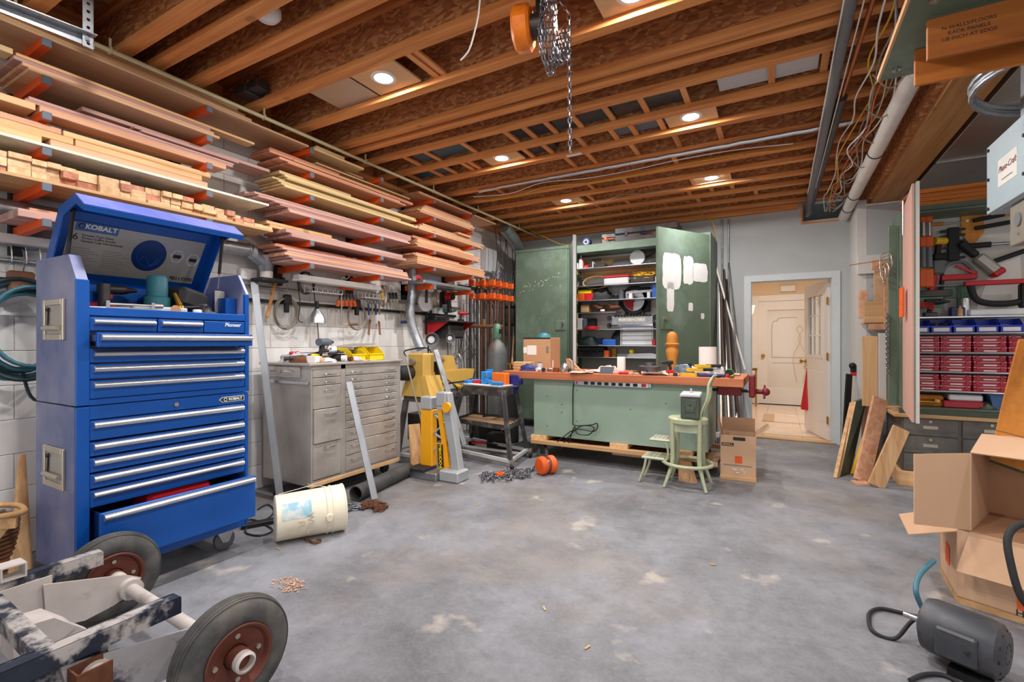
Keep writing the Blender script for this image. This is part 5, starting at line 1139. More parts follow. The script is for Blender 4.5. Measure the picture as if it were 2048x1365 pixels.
# bar clamps hung at the end of the rack, each one a thing
for k in range(12):
    x = .12 + (k % 3) * .12; y = 5.42 + .056 * k; p = Vector((x, y, 0))
    if k % 3 == 0: x = .1
    t = thing('bar_clamp', f'{OW[k]} long pipe clamp with orange head beyond the lumber, counted from near end', 'clamp', (x, y, .0), 0, 'pipe clamps hung beyond the lumber')
    B().cyl((0, 0, 0), (0, 0, 2.14), .019, n=8).obj('bar', 'clamp_brown' if k % 3 else 'iron', t, smooth=50)
    B().box(-.02, .07, -.02, .02, 1.84, 1.92, .006).obj('jaw', 'orange', t); B().box(-.02, .07, -.02, .02, 2.02, 2.1, .006).obj('head', 'orange', t); B().cyl((.04, 0, 2.08), (.04, 0, 2.22), .006, n=8).obj('screw', 'iron', t); B().cyl((.04, -.04, 2.21), (.04, .04, 2.21), .005, n=6).obj('handle', 'navy', t)
simple('clamp_rail', 'black rail on the wall behind the row of pipe clamps', 'rail', B().box(-.078, -.05, 5.36, 6.13, 1.98, 2.05), 'black_soft')
t = thing('hand_saw', 'old toothed crosscut saw blade standing behind gas cylinder', 'saw', (.14, 5.62, .5)); sw = [(0, 0), (0, .95)] + [((-.06 if i % 2 else -.075), .95 - i * .03) for i in range(32)]
B().prism([(.0, y, z) for y, z in [(-.0, .0), (.09, .0), (.09, .95), (.0, .95)] + [(-.014 if i % 2 == 0 else 0, .93 - i * .03) for i in range(30)]], (.003, 0, 0)).obj('blade', 'rust', t); B().box(-.012, .015, .0, .09, .95, 1.08, .006).obj('handle', 'handle_wood', t)
for k in range(4):
    t = thing('f_clamp', f'{["first", "second", "third", "fourth"][k]} short black bar clamp hanging near the gas cylinder', 'clamp', (.12 + .05 * k, 6.35 + .05 * k, 1.35), 0, 'short black clamps near the cylinder'); B().box(-.004, .004, -.012, .012, 0, .5).obj('bar', 'iron', t); B().box(-.012, .1, -.012, .012, .42, .46, .004).box(-.012, .1, -.012, .012, .15, .19, .004).obj('jaw', 'black', t); B().cyl((.09, 0, .0), (.09, 0, .17), .011, n=8).obj('grip', 'red' if k == 3 else 'black', t)
simple('stick', 'long thin wooden stick leaning in the far corner', 'stick', B().cyl((.5, 5.75, .0), (.03, 6.85, 2.0), .012, n=8), 'pine_z', None, 50)
t = thing('vent_duct', 'dark insulated duct elbow in the far ceiling corner', 'duct', (.3, 6.2, 2.7)); B().tube(spline([(.35, 5.9, 2.9), (.35, 6.15, 2.8), (.32, 6.4, 2.68), (.25, 6.7, 2.62), (.2, 6.98, 2.6)], 6), .09, 16).obj('pipe', 'galv', t, w=True, smooth=50)
cw = B()
for k in range(6): q = random.Random(40 + k); y = 5.9 + .12 * k; cw.tube(spline([(.2, y, 2.92), (.22 + q.uniform(-.1, .1), y + .05, 2.5), (.15 + q.uniform(-.1, .1), y + q.uniform(-.1, .2), 2.0), (.1, y + q.uniform(-.1, .1), 1.5)], 6), .006, 5)
simple('hanging_cables', 'bundle of black cables running down the far wall', 'cable', cw, 'black_soft', None, 60)
simple('junction_box', 'grey electrical panel box high on far left wall', 'electrical box', B().box(-.076, .03, 5.95, 6.25, 2.3, 2.65, .006), 'light_grey')
# ================================================================== wood lathe on its stand
mat('lathe_yellow', (206, 166, 82), .45, var=.06, col2=(170, 136, 70), amt=.4, s2=5, lo=.55, hi=.75)
mat('stand_grey', (92, 90, 90), .5, .4, var=.2, col2=(140, 130, 118), amt=.5, s2=7)
lt = thing('wood_lathe', 'cream yellow wood lathe on a dark metal stand by the wall', 'lathe', (.5, 4.2, 0))
B().box(.38, .6, 3.84, 4.02, .88, 1.135, .015).prism([(.33, 3.8, .69), (.72, 3.8, .69), (.62, 3.84, .9), (.37, 3.84, .9)], (0, .24, 0)).obj('headstock', 'lathe_yellow', lt, w=True)
B().cyl((.47, 3.84, 1.05), (.47, 3.79, 1.05), .03, n=16).cyl((.47, 4.02, 1.05), (.47, 4.09, 1.05), .025, n=14).obj('spindle', 'steel', lt, w=True, smooth=40)
B().lathe([(.0, 0), (.06, 0), (.075, .015), (.08, .06), (.08, .2), (.07, .22), (0, .22)], (.38, 3.7, .93), (.2, 1, 0), 22).obj('motor', 'black_soft', lt, w=True, smooth=40)
B().prism([(.42, 3.95, .74), (.42, 4.78, .82), (.42, 4.82, .93), (.42, 4.0, .93), (.42, 3.95, .9)], (.15, 0, 0)).obj('bed', 'lathe_yellow', lt, w=True)
B().box(.57, .576, 4.0, 4.72, .785, .8).obj('bed_stripe', 'black', lt, w=True)
B().prism([(.44, 4.28, .93), (.44, 4.5, .93), (.44, 4.46, 1.0), (.44, 4.42, 1.1), (.44, 4.32, 1.1), (.44, 4.3, 1.02)], (.11, 0, 0)).obj('tailstock', 'lathe_yellow', lt, w=True)
B().cyl((.495, 4.2, 1.06), (.495, 4.52, 1.06), .022, n=12).torus((.495, 4.55, 1.06), (0, 1, 0), .06, .01, 20, 8).obj('hand_wheel', 'steel', lt, w=True, smooth=50)
B().box(.5, .62, 4.06, 4.12, .84, 1.04, .006).obj('switch_box', 'black', lt, w=True)
B().cyl((.56, 4.45, .75), (.68, 4.4, .74), .025, n=12).obj('yellow_grip', 'tool_yellow', lt, w=True, smooth=50)
B().box(.34, .64, 3.82, 4.75, .63, .69, .006).obj('stand_top', 'stand_grey', lt, w=True)
for (x, y, dx, dy) in ((.36, 3.84, -.06, -.06), (.72, 3.84, .06, -.06), (.36, 4.72, -.06, .1), (.6, 4.72, .0, .1)): B().bar((x, y, .64), (x + dx, y + dy, .09), .06, .03, (0, 1, 0)).obj('leg', 'stand_grey', lt, w=True)
B().box(.36, .7, 3.86, 4.02, .22, .5, .006).obj('control_cabinet', 'dark_metal', lt, w=True)
for k in range(5):
    for j in range(2): B().box(.4 + j * .14, .51 + j * .14, 3.855, 3.861, .25 + k * .03, .262 + k * .03).obj('louver', 'black', lt, w=True)
B().box(.28, .8, 3.74, 3.8, .07, .1).box(.28, .58, 4.78, 4.84, .07, .1).box(.28, .34, 3.74, 4.84, .07, .1).obj('base_frame', 'light_grey', lt, w=True)
for (x, y) in ((.31, 3.77), (.77, 3.77), (.31, 4.81), (.56, 4.81)): B().lathe([(.012, -.012), (.034, -.012), (.035, 0), (.034, .012), (.012, .012)], (x, y, .0355), (1, 0, 0), 16).obj('wheel', 'black', lt, w=True, smooth=40)
B().tube(spline([(.6, 4.1, .9), (.7, 4.2, .8), (.62, 4.4, .7), (.66, 4.3, .5)], 6), .006, 6).tube(spline([(.4, 3.8, 1.1), (.3, 3.9, 1.16), (.45, 4.1, 1.18), (.56, 4.02, 1.0)], 6), .008, 6).obj('cable', 'black_soft', lt, w=True, smooth=60)
simple('metal_bar', 'grey aluminium bar leaning against the yellow lathe', 'metal bar', B().bar((.98, 4.02, .2), (.64, 3.98, 1.17), .05, .02, (1, -.5, 0)), 'galv')
bpy.data.objects['metal_bar.002']['group'] = 'leaning aluminium bars'
# ================================================================== standing clamp horse, yellow and grey
jw = thing('clamp_horse', 'yellow and grey clamping sawhorse folded up standing on end', 'sawhorse', (1.06, 3.52, 0))
mat('horse_yellow', (244, 172, 24), .4, .1, var=.04); mat('horse_grey', (176, 180, 184), .45, .3, var=.06)
B().box(.84, .98, 3.5, 3.58, .09, .62, .008).obj('yellow_column', 'horse_yellow', jw, w=True); B().box(.845, .975, 3.49, 3.59, .62, .74, .01).obj('column_head', 'horse_grey', jw, w=True)
B().bar((1.255, 3.54, .06), (1.12, 3.54, .78), .08, .09, (1, 0, 0), .008).obj('grey_column', 'horse_grey', jw, w=True)
B().bar((1.14, 3.53, .1), (1.05, 3.53, .62), .02, .05, (1, 0, 0)).obj('inner_rail', 'horse_yellow', jw, w=True)
for a, b2 in (((.98, .58), (1.1, .5)), ((1.1, .5), (.98, .4)), ((.98, .4), (1.12, .34)), ((1.12, .34), (.98, .24)), ((.98, .58), (1.07, .62))): B().bar((a[0], 3.53, a[1]), (b2[0], 3.53, b2[1]), .012, .018, (0, 1, 0)).obj('truss_bar', 'horse_grey', jw, w=True)
B().bar((1.09, 3.51, .09), (1.075, 3.51, .32), .02, .075, (1, 0, 0)).obj('name_plate', 'horse_yellow', jw, w=True); B().bar((1.0885, 3.499, .1), (1.0755, 3.499, .31), .004, .06, (1, 0, 0)).obj('plate_face', 'black', jw, w=True)
text('ROCKWELL', 'lettering', 'yellow', jw, (1.082, 3.4965, .205), .04, axes((-.06, 0, 1), (-1, 0, -.06)), bold=.0015)
B().box(.8, .99, 3.36, 3.56, .07, .095, .004).obj('jaw_pad', 'black_soft', jw, w=True); B().box(.81, 1.12, 3.38, 3.6, .0, .07, .006).obj('jaw_base', 'galv', jw, w=True); B().box(1.12, 1.33, 3.42, 3.6, .0, .1, .012).obj('foot_block', 'horse_grey', jw, w=True)
B().cyl((1.17, 3.49, .66), (1.17, 3.46, .66), .045, n=18).obj('knob', 'horse_yellow', jw, w=True, smooth=40); B().box(1.03, 1.14, 3.49, 3.6, .66, .79, .01).obj('upper_block', 'horse_grey', jw, w=True)
# ================================================================== black tool stand on a mobile base, with jig on top
mat('stand_black', (70, 68, 68), .5, .4, var=.2, col2=(150, 144, 138), amt=.6, s2=9, lo=.5, hi=.68)
sd_ = thing('tool_stand', 'black steel four-legged tool stand on a wheeled base', 'stand', (1.1, 4.3, 0))
TP = [Vector((.79, 4.27, .766)), Vector((1.34, 4.2, .766)), Vector((1.27, 4.58, .766)), Vector((.72, 4.65, .766))]
FT = [Vector((.64, 4.2, .1)), Vector((1.5, 4.06, .09)), Vector((1.41, 4.58, .09)), Vector((.58, 4.74, .1))]
B().prism([TP[0], TP[1], TP[2], TP[3]], (0, 0, .015)).obj('top', 'stand_black', sd_, w=True)
for i in range(4):
    a, b2 = TP[i], TP[(i + 1) % 4]; B().bar(a - Vector((0, 0, .035)), b2 - Vector((0, 0, .035)), .006, .075).obj('apron', 'stand_black', sd_, w=True)
    d = (FT[i] - TP[i]); B().bar(TP[i] - Vector((0, 0, .01)), FT[i], .055, .006, (b2 - a)).bar(TP[i] - Vector((0, 0, .01)), FT[i], .006, .055, (b2 - a)).obj('leg', 'stand_black', sd_, w=True)
MD = [TP[i].lerp(FT[i], .55) for i in range(4)]
B().prism([m - Vector((0, 0, .01)) for m in MD], (0, 0, .012)).obj('shelf', 'tanply', sd_, w=True)
for i in range(4): B().bar(MD[i], MD[(i + 1) % 4], .006, .05).obj('shelf_rail', 'stand_black', sd_, w=True)
for i in range(4): B().bar(FT[i] + Vector((0, 0, -.005)), FT[(i + 1) % 4] + Vector((0, 0, -.005)), .03, .03).obj('base_rail', 'light_grey', sd_, w=True)
B().bar(FT[0].lerp(FT[3], .3), FT[1].lerp(FT[2], .6), .03, .02).obj('base_rail', 'light_grey', sd_, w=True)
for i in range(4):
    p = FT[i] + (FT[i] - (FT[0] + FT[2]) / 2).normalized() * .04
    B().box(p.x - .02, p.x + .02, p.y - .02, p.y + .02, .05, .1).obj('caster_fork', 'nickel', sd_, w=True); B().lathe([(.012, -.014), (.036, -.014), (.038, 0), (.036, .014), (.012, .014)], (p.x, p.y, .0385), (1, .3, 0), 18).obj('wheel', 'black', sd_, w=True, smooth=40)
jg = thing('pocket_hole_jig', 'blue and orange pocket hole jig on the black stand', 'jig', (1.02, 4.42, .7818), -.14); jg.scale = (1, 1, 1)
mat('jig_blue', (44, 140, 222), .4, var=.05); mat('jig_orange', (246, 118, 36), .4, var=.05)
B().box(-.26, .26, -.12, .12, 0, .014, .003).obj('base_plate', 'paper', jg); B().box(-.06, .02, -.06, .04, .014, .15, .008).obj('tower', 'jig_blue', jg); B().box(-.06, .02, .04, .06, .014, .17, .006).obj('tower_top', 'jig_blue', jg)
B().box(.06, .25, -.02, .06, .014, .14, .008).obj('clamp_body', 'jig_orange', jg); B().box(-.26, -.2, -.11, .1, .014, .05, .004).obj('wing', 'jig_blue', jg); B().box(-.19, -.08, -.05, .05, .014, .045, .004).obj('red_block', 'red', jg); B().box(.14, .26, -.12, -.06, .014, .05, .004).obj('wing', 'jig_blue', jg); B().bar((.02, -.04, .05), (.16, -.08, .03), .04, .03).obj('clamp_arm', 'jig_blue', jg); B().cyl((.0, -.06, .1), (.05, -.09, .12), .008, n=8).obj('pin', 'brass', jg)
g_pliers('red-tipped tool lying on base of the black stand', (.95, 4.5, .12), .6, 'red', 1.2)
simple('pry_bar', 'curved dark bar lying on the shelf of the black stand', 'bar', B().tube(spline([(.9, 4.5, .42), (1.1, 4.45, .45), (1.35, 4.42, .42)], 6), .012, 8), 'iron', None, 50)
# ================================================================== gas cylinders
mat('cyl_grey', (104, 108, 108), .5, .3, var=.12, col2=(140, 104, 78), amt=.7, s2=4, lo=.5, hi=.7)
gt = thing('gas_cylinder', 'tall grey gas cylinder with green cap behind the stand', 'gas cylinder', (.66, 5.2, 0))
B().lathe([(.1, 0), (.118, .01), (.12, .04), (.12, 1.1), (.115, 1.16), (.09, 1.23), (.05, 1.27), (.045, 1.3)], n=28).obj('shell', 'cyl_grey', gt, smooth=40)
mat('cap_green', (90, 128, 104), .5, .3, var=.15)
B().lathe([(.05, 1.29), (.056, 1.3), (.056, 1.42), (.045, 1.47), (.02, 1.49), (0, 1.49)], n=20).obj('cap', 'cap_green', gt, smooth=40); B().box(.035, .06, -.03, .03, 1.36, 1.42, .004).obj('cap_window', 'black', gt)
gt = thing('gas_cylinder', 'shorter black gas cylinder beside the grey one', 'gas cylinder', (.86, 5.2, 0)); B().lathe([(.085, 0), (.1, .01), (.1, .75), (.08, .84), (.03, .88), (.03, .92)], n=24).obj('shell', 'black_soft', gt, smooth=40); B().cyl((0, 0, .92), (0, 0, .98), .02, n=12).box(-.04, .04, -.008, .008, .97, .985).obj('valve', 'brass', gt)
# ================================================================== orange chain hoist on the floor
def hoist_body(t, r=0.0):
    for s in (-1, 1): B().lathe([(.02, 0), (.075, 0), (.085, .012), (.085, .05), (.07, .065), (.0, .068)], (0, s * .02, 0), (0, s, 0), 20).obj('cover', 'orange', t, smooth=40)
    B().cyl((0, -.03, 0), (0, .03, 0), .06, n=18).obj('sheave', 'chain_steel', t, smooth=40)
hf_ = thing('chain_hoist', 'small orange chain hoist lying on the floor with its chain', 'hoist', (1.87, 4.1, .087), -.5); hoist_body(hf_)
q = random.Random(9); pts = [hf_.location + Vector((0, 0, .09)), P(1068, 935, z=.03)] + [P(1060 - 95 * (k % 46) / 44 + q.uniform(-14, 14), 946 + 8 * (k % 46) / 44 + q.uniform(-9, 9), z=.013 + .02 * q.random()) for k in range(90)]
chain(B(), pts, .04, .0042, .024, jit=.8).obj('chain', 'chain_steel', hf_, w=True)
B().lathe([(.02, -.012), (.04, -.01), (.04, .01), (.02, .012)], P(1000, 948, z=.04), (0, 0, 1), 14, True).obj('hook_block', 'orange', hf_, w=True, smooth=40)
simple('toolbox', 'small black box standing on floor behind the lathe legs', 'box', B().box(.5, .78, 4.95, 5.1, 0, .26, .01), 'black')
g_case('low black battery case on the floor by stand', (.95, 4.75, 0), .2, .24, .16, .2, 'black_soft')
# ================================================================== green workbench on wheels
mat('bench_green', (138, 160, 142), .5, var=.05, scale=2.5, col2=(164, 178, 172), amt=.6, s2=1.6, lo=.45, hi=.7)
mat('cab_green', (94, 112, 94), .5, var=.12, scale=2.5, col2=(138, 156, 146), amt=.75, s2=1.4, lo=.48, hi=.7)
wood('bench_top', (196, 122, 84), (166, 92, 58), 'x', g=14, rnd=.02, knots=.1)
mat('red_iron', (124, 36, 36), .5, .3, var=.12)
mat('vise_blue', (36, 44, 120), .45, .2, var=.08)
wb_ = thing('workbench', 'long green workbench with thick wooden top on wheels', 'workbench', (2.3, 5.0, 0))
B().box(1.46, 3.225, 4.65, 5.32, .245, .855, .003).obj('body', 'bench_green', wb_, w=True)
B().box(1.1, 3.525, 4.58, 5.4, .856, .932, .004).obj('top', 'bench_top', wb_, w=True)
B().box(1.45, 3.2, 4.59, 4.66, .16, .2, .003).obj('base_rail', 'pine_x', wb_, w=True); B().box(1.45, 3.3, 5.28, 5.35, .16, .2, .003).obj('base_rail', 'pine_x', wb_, w=True)
for x in (1.52, 2.4, 3.0): B().box(x - .08, x + .1, 4.62, 5.33, .2, .245).obj('base_block', 'pine_y', wb_, w=True)
B().box(1.5, 3.18, 4.7, 5.3, .14, .16).obj('base_panel', 'osb_deck', wb_, w=True)
B().box(2.3, 3.3, 4.75, 5.25, .1, .14, .004).obj('under_board', 'tanply', wb_, w=True)
for (x, y) in ((1.55, 4.66), (3.12, 4.66), (1.6, 5.2), (3.15, 5.2)):
    B().box(x - .04, x + .04, y - .03, y + .03, .12, .16).box(x - .008, x + .05, y - .028, y - .024, .05, .13).box(x - .008, x + .05, y + .024, y + .028, .05, .13).obj('caster_fork', 'dark_metal', wb_, w=True); B().lathe([(.02, -.02), (.055, -.02), (.062, -.012), (.062, .012), (.055, .02), (.02, .02)], (x + .02, y, .0625), (0, 1, 0), 22).obj('wheel', 'rubber_grey', wb_, w=True, smooth=40)
for k in range(9): B().cyl((1.62 + .17 * (k % 3) + .9 * (k // 6), 4.651, .35 + .2 * (k % 2) + .04 * k), (1.62 + .17 * (k % 3) + .9 * (k // 6), 4.648, .35 + .2 * (k % 2) + .04 * k), .006, n=8).obj('screw', 'iron', wb_, w=True)
ps = thing('power_strip', 'silver power strip with black outlets and red end switch', 'power strip', (2.325, 4.64, .81))
B().box(-.38, .38, -.022, .0095, 0, .046, .004).obj('housing', 'alum', ps); B().box(.38, .4, -.015, .0, .005, .04).obj('end_tab', 'steel', ps); B().box(-.36, -.345, -.026, -.02, .01, .036).obj('switch', 'red', ps)
for k in range(8): B().box(-.275 + k * .072, -.232 + k * .072, -.026, -.02, .008, .038, .003).obj('outlet', 'black_soft', ps)
B().box(.31, .355, -.026, -.02, .008, .038, .003).obj('red_outlet', 'red', ps)
pc_ = B().tube(spline([(-.385, -.005, .02), (-.4, -.01, -.05), (-.4, -.012, -.35), (-.38, -.02, -.42), (-.2, -.03, -.4), (-.13, -.03, -.38), (-.16, -.03, -.46), (-.36, -.03, -.46), (-.5, -.03, -.55), (-.57, -.04, -.62), (-.54, -.03, -.66), (-.42, -.03, -.52), (-.3, -.03, -.42), (-.16, -.04, -.42), (-.22, -.04, -.5), (-.34, -.04, -.5), (-.38, -.03, -.44), (-.47, -.03, -.7)], 6), .0055, 6); pc_.obj('cord', 'black', ps, smooth=60)
# end vise: red screw vise at the right end, blue bench vise at the left
vs = thing('end_vise', 'dark red iron vise under the right end of bench top', 'vise', (3.4, 4.78, .76))
B().box(-.1, .1, -.07, .07, .01, .095, .008).obj('body', 'red_iron', vs); B().cyl((-.45, 0, .05), (.2, 0, .05), .014, n=10).box(-.45, -.2, -.03, .03, .04, .06).obj('screw', 'dark_metal', vs); B().box(.16, .21, -.09, .09, .0, .2, .01).obj('jaw', 'red_iron', vs); B().cyl((.2, 0, .05), (.28, 0, .05), .022, n=12).ball((.29, 0, .05), .035).obj('hub', 'red_iron', vs, smooth=50); B().cyl((.28, -.06, .0), (.28, .06, .1), .009, n=8).obj('handle', 'red_iron', vs)
bv_ = thing('bench_vise', 'blue iron vise at the left end of the workbench', 'vise', (1.24, 4.52, .75))
B().box(-.07, .12, .0, .078, .04, .1, .008).prism([(-.06, -.02, .1), (.1, -.02, .1), (.06, -.02, -.06), (.0, -.02, -.04)], (0, .04, 0)).obj('body', 'vise_blue', bv_); B().cyl((.03, -.08, .03), (.03, .02, .03), .02, n=12).obj('screw', 'steel', bv_); B().box(-.06, .12, -.04, -.015, .02, .15, .01).obj('front_jaw', 'vise_blue', bv_); B().cyl((-.06, -.075, .03), (.12, -.075, .03), .008, n=8).obj('handle', 'steel', bv_)
# ---- on the bench
BZ = .9325
cb_ = thing('shipping_box', 'brown shipping box with white labels on the workbench', 'cardboard box', (1.32, 5.14, BZ), -.05)
bw, bd_, bh = .36, .26, .37
B().box(-bw / 2, bw / 2, -bd_ / 2, bd_ / 2, 0, bh, .004).obj('carton', 'cardboard', cb_); B().box(-.18, .18, -.131, -.1305, bh - .015, bh).box(-.18, .18, -.13, -.09, bh, bh + .0012).obj('tape', 'black', cb_); B().box(-.178, -.13, -.1315, -.1302, .19, .26).box(-.125, 0, -.1315, -.1302, .17, .28).obj('paper_label', 'paper', cb_); B().box(.13, .16, -.1312, -.1302, .19, .27).obj('arrow_print', 'ink_grey', cb_)
simple('teal_bowl', 'teal dome sitting on the brown shipping box', 'bowl', B().lathe([(0, .06), (.04, .055), (.08, .03), (.095, 0)], (1.35, 5.14, BZ + bh + .002), n=22), 'teal', None, 50)
for k in range(5): simple('lumber_offcut', f'{ORD[k]} pale moulding offcut stacked at left end of workbench', 'offcut', B().box(-.12 - .006 * (k % 2), .1, -.05, .05, 0, .018, .003).xf(place((1.24, 4.85, BZ + k * .0186), .05 * (k % 3))), 'pine_x', 'moulding offcuts on the workbench')
g_bag('work_glove', 'crumpled navy work gloves on the left end of bench', 'gloves', (1.37, 4.72, BZ), .2, .12, .06, .075, 'navy', 31)
g_can('silver and grey spray can lying near the navy gloves', (1.5, 4.72, BZ), .03, .09, 'light_grey', 'spray_can', 'black')
t = thing('drill_chuck', 'grey steel chuck and bits on bench before shipping box', 'drill chuck', (1.77, 4.78, BZ)); B().lathe([(.04, 0), (.045, .01), (.045, .05), (.03, .08), (.015, .09)], n=18).obj('chuck', 'steel', t, smooth=40); B().lathe([(.022, 0), (.022, .11), (.0, .112)], (.07, .03, 0), n=12).obj('sleeve', 'nickel', t, smooth=40)
simple('pencil_stub', 'white stick standing before the shipping box', 'stick', B().cyl((1.62, 4.8, BZ), (1.62, 4.8, BZ + .12), .006, n=8), 'white_plastic')
for k, (x, y, m) in enumerate(((1.62, 4.72, 'brown'), (1.68, 4.68, 'nickel'), (1.86, 4.7, 'dark_metal'), (1.72, 4.66, 'copper'))): simple('scrap_piece', ['brown scrap block', 'small shiny scrap', 'dark iron scrap', 'copper coloured scrap'][k] + ' among clutter left of the papers', 'scrap', B().box(-.03, .03, -.02, .02, 0, .025 + .008 * k, .004).xf(place((x, y, BZ), k)), m)
pp = [('wrinkled paper sheet hanging over the front bench edge', 2.02, 4.6, .2, 'pink_paper'), ('torn paper heap behind the silver scraper', 2.1, 4.78, .7, 'paper'), ('white instruction sheet near the baseball cap', 2.74, 4.66, .3, 'paper'), ('crumpled white paper left of the grey cap', 2.8, 4.85, .1, 'paper')]
for k, (lab, x, y, r, m) in enumerate(pp):
    q = random.Random(60 + k); simple('paper_sheet', lab, 'paper', B().sheet([[(-.12 + .06 * i, -.09 + .045 * j, .004 + q.random() * (.03 if k != 0 else .012)) for j in range(5)] for i in range(5)], .001).xf(place((x, y + .04, BZ), r)), m)
simple('cardboard_flap', 'folded cardboard piece leaning right of shipping box', 'cardboard', B().prism([(1.66, 5.1, BZ), (1.86, 5.02, BZ), (1.68, 5.1, BZ + .13), (1.64, 5.12, BZ + .13)], (.01, .02, 0)), 'cardboard')
simple('try_square', 'small slate blue square tool at the front of bench', 'square', B().prism([(-.06, 0, .0), (.07, 0, .0), (.09, 0, .07), (-.05, 0, .07)], (0, .012, 0)).xf(place((2.26, 4.67, BZ), .1)), 'slate')
t = thing('glue_bottle', 'white box and pink bottle standing mid bench', 'bottle', (2.4, 4.75, BZ)); B().box(-.035, .035, -.03, .03, .03, .17, .003).obj('carton', 'paper', t); B().box(-.035, .035, -.03, .03, 0, .029, .003).obj('base', 'pink_paper', t)
t = thing('chuck_body', 'round rusty lathe chuck lying on the workbench', 'lathe chuck', (2.66, 4.86, BZ)); B().lathe([(.105, 0), (.115, .008), (.115, .075), (.1, .085), (.06, .085), (.05, .11), (.02, .115), (0, .115)], n=28).obj('body', 'iron', t, smooth=35); B().cyl((0, -.113, .035), (0, -.117, .035), .012, n=12).obj('key_hole', 'black', t)
fn = thing('turned_post', 'turned orange wooden finial standing on the workbench', 'turned wood', (2.83, 5.1, BZ))
B().lathe([(.05, 0), (.045, .02), (.042, .08), (.048, .15), (.06, .2), (.062, .235), (.05, .26), (.046, .275), (.07, .29), (.072, .3), (.056, .31), (.054, .34), (.054, .37), (.045, .405), (.02, .425), (0, .428)], n=28).obj('finial', 'turned', fn, smooth=50)
g_drill('red and black cordless driver lying on wood blocks at bench front', (2.86, 4.75, BZ + .021), -2.6, 'black_soft', 'red', .62)
for k in range(2): simple('wood_block', f'{["left", "right"][k]} small wooden block under the red driver', 'block', B().box(-.05, .05, -.04, .04, 0, .02, .003).xf(place((2.81 + .11 * k, 4.74, BZ), .1)), 'pine_x')
t = thing('black_meter', 'black gauge with white tag behind the wooden finial', 'gauge', (2.98, 5.02, BZ)); B().box(-.05, .05, -.04, .04, 0, .12, .012).obj('body', 'black_soft', t); B().box(-.02, .025, -.043, -.04, .06, .1).obj('tag', 'paper', t)
g_bag('baseball_hat', 'faded grey cap among the clutter on bench', 'cap', (2.98, 4.86, BZ), 0, .11, .09, .1, 'slate', 77)
t = thing('paper_towel', 'roll of white paper towels standing on the workbench', 'paper towel', (3.16, 5.2, BZ)); B().lathe([(.02, 0), (.085, 0), (.085, .27), (.02, .27)], n=28, closed=True).obj('roll', 'paper', t, smooth=40); B().lathe([(.016, 0), (.02, 0), (.02, .27), (.016, .27)], n=14, closed=True).obj('core', 'cardboard', t)
for k, (x, y, z, r) in enumerate(((3.1, 4.7, 0, .25), (3.14, 4.78, .042, .35), (3.2, 4.86, .075, .3))):
    t = thing('spring_clamp', f'{["lowest", "middle", "topmost"][k]} yellow and black clamp in the pile on bench', 'clamp', (x, y, BZ + z), r, 'yellow and black clamps on the bench')
    B().prism([(-.1, -.025, 0), (.02, -.03, 0), (.05, 0, 0), (.02, .03, 0), (-.1, .02, 0), (-.12, 0, 0)], (0, 0, .03)).obj('body', 'tool_yellow', t); B().box(-.02, .12, -.022, .022, .004, .034, .008).obj('grip', 'black', t)
g_bag('plastic_bag', 'clear plastic bag of brown scraps beside paper towels', 'bag', (3.27, 4.95, BZ), .3, .09, .08, .1, 'clear', 41)
t = thing('flat_bar_tool', 'navy flat tool lying at the right of bench', 'hand tool', (3.27, 4.7, BZ), .05); B().box(-.13, .1, -.02, .02, 0, .03, .006).obj('body', 'navy', t); B().box(.1, .13, -.015, .015, .005, .03, .004).obj('tip', 'red', t)
t = thing('tape_measure', 'black and green tape measure at right end of bench', 'tape measure', (3.4, 4.72, BZ)); B().lathe([(.0, 0), (.035, 0), (.035, .03), (0, .03)], (0, .015, .037), (0, -1, 0), 18).obj('body', 'black', t, smooth=40); B().torus((0, .0, .037), (0, 1, 0), .036, .004, 20, 6).obj('trim', 'green_bottle', t)
# ================================================================== tall green cabinets behind the bench
CBY = 6.25
gc = thing('storage_cabinet', 'closed tall green metal cabinet at far left', 'cabinet', (.77, 6.6, 0)); B().box(.34, 1.2, CBY + .02, 6.98, .1, 2.6, .004).obj('carcass', 'cab_green', gc, w=True)
gd = B().box(.35, 1.185, CBY - .0, CBY + .02, .12, 2.58, .004).obj('door', 'cab_green', gc, w=True)
B().box(1.0, 1.16, CBY - .012, CBY, 1.42, 1.56, .008).obj('handle_plate', 'cab_green', gd, w=True); B().cyl((1.12, CBY - .012, 1.52), (1.12, CBY - .04, 1.52), .02, n=12).obj('lock', 'chrome', gd, w=True)
B().box(.34, 1.2, CBY - .005, CBY + .04, 2.58, 2.62, .003).obj('top_edge', 'cab_green', gc, w=True)
dd = B()
for k in range(34):
    q = random.Random(k); x = .42 + .68 * q.random(); z = 1.98 + .26 * q.random() * (.4 + .6 * (x - .42)) + .1 * (x - .42); dd.cyl((x, CBY - .0015, z), (x, CBY + .001, z), .004 + .003 * q.random(), n=6)
dd.obj('paint_spatter', 'white_ink', gd, w=True)['kind'] = 'stuff'
g2 = thing('storage_cabinet', 'open tall green metal cabinet full of tools behind bench', 'cabinet', (2.1, 6.6, 0))
B().box(1.2, 1.24, CBY + .02, 6.98, .1, 2.6).box(3.02, 3.06, CBY + .02, 6.98, .1, 2.6).box(1.24, 3.02, CBY + .02, 6.98, 2.5, 2.6).box(1.24, 3.02, CBY + .02, 6.98, .1, .2).obj('carcass', 'cab_green', g2, w=True)
mat('peg_white', (206, 200, 194), .7, var=.05, scale=4)
B().box(1.24, 3.02, 6.66, 6.69, .2, 2.5).obj('back_panel', 'peg_white', g2, w=True)
for z in (2.36, 2.2): B().box(1.24, 3.02, 6.63, 6.658, z, z + .1, .004).obj('back_plank', 'pine_x', g2, w=True)
def czp(py): return P(1160, py, y=CBY + .08).z
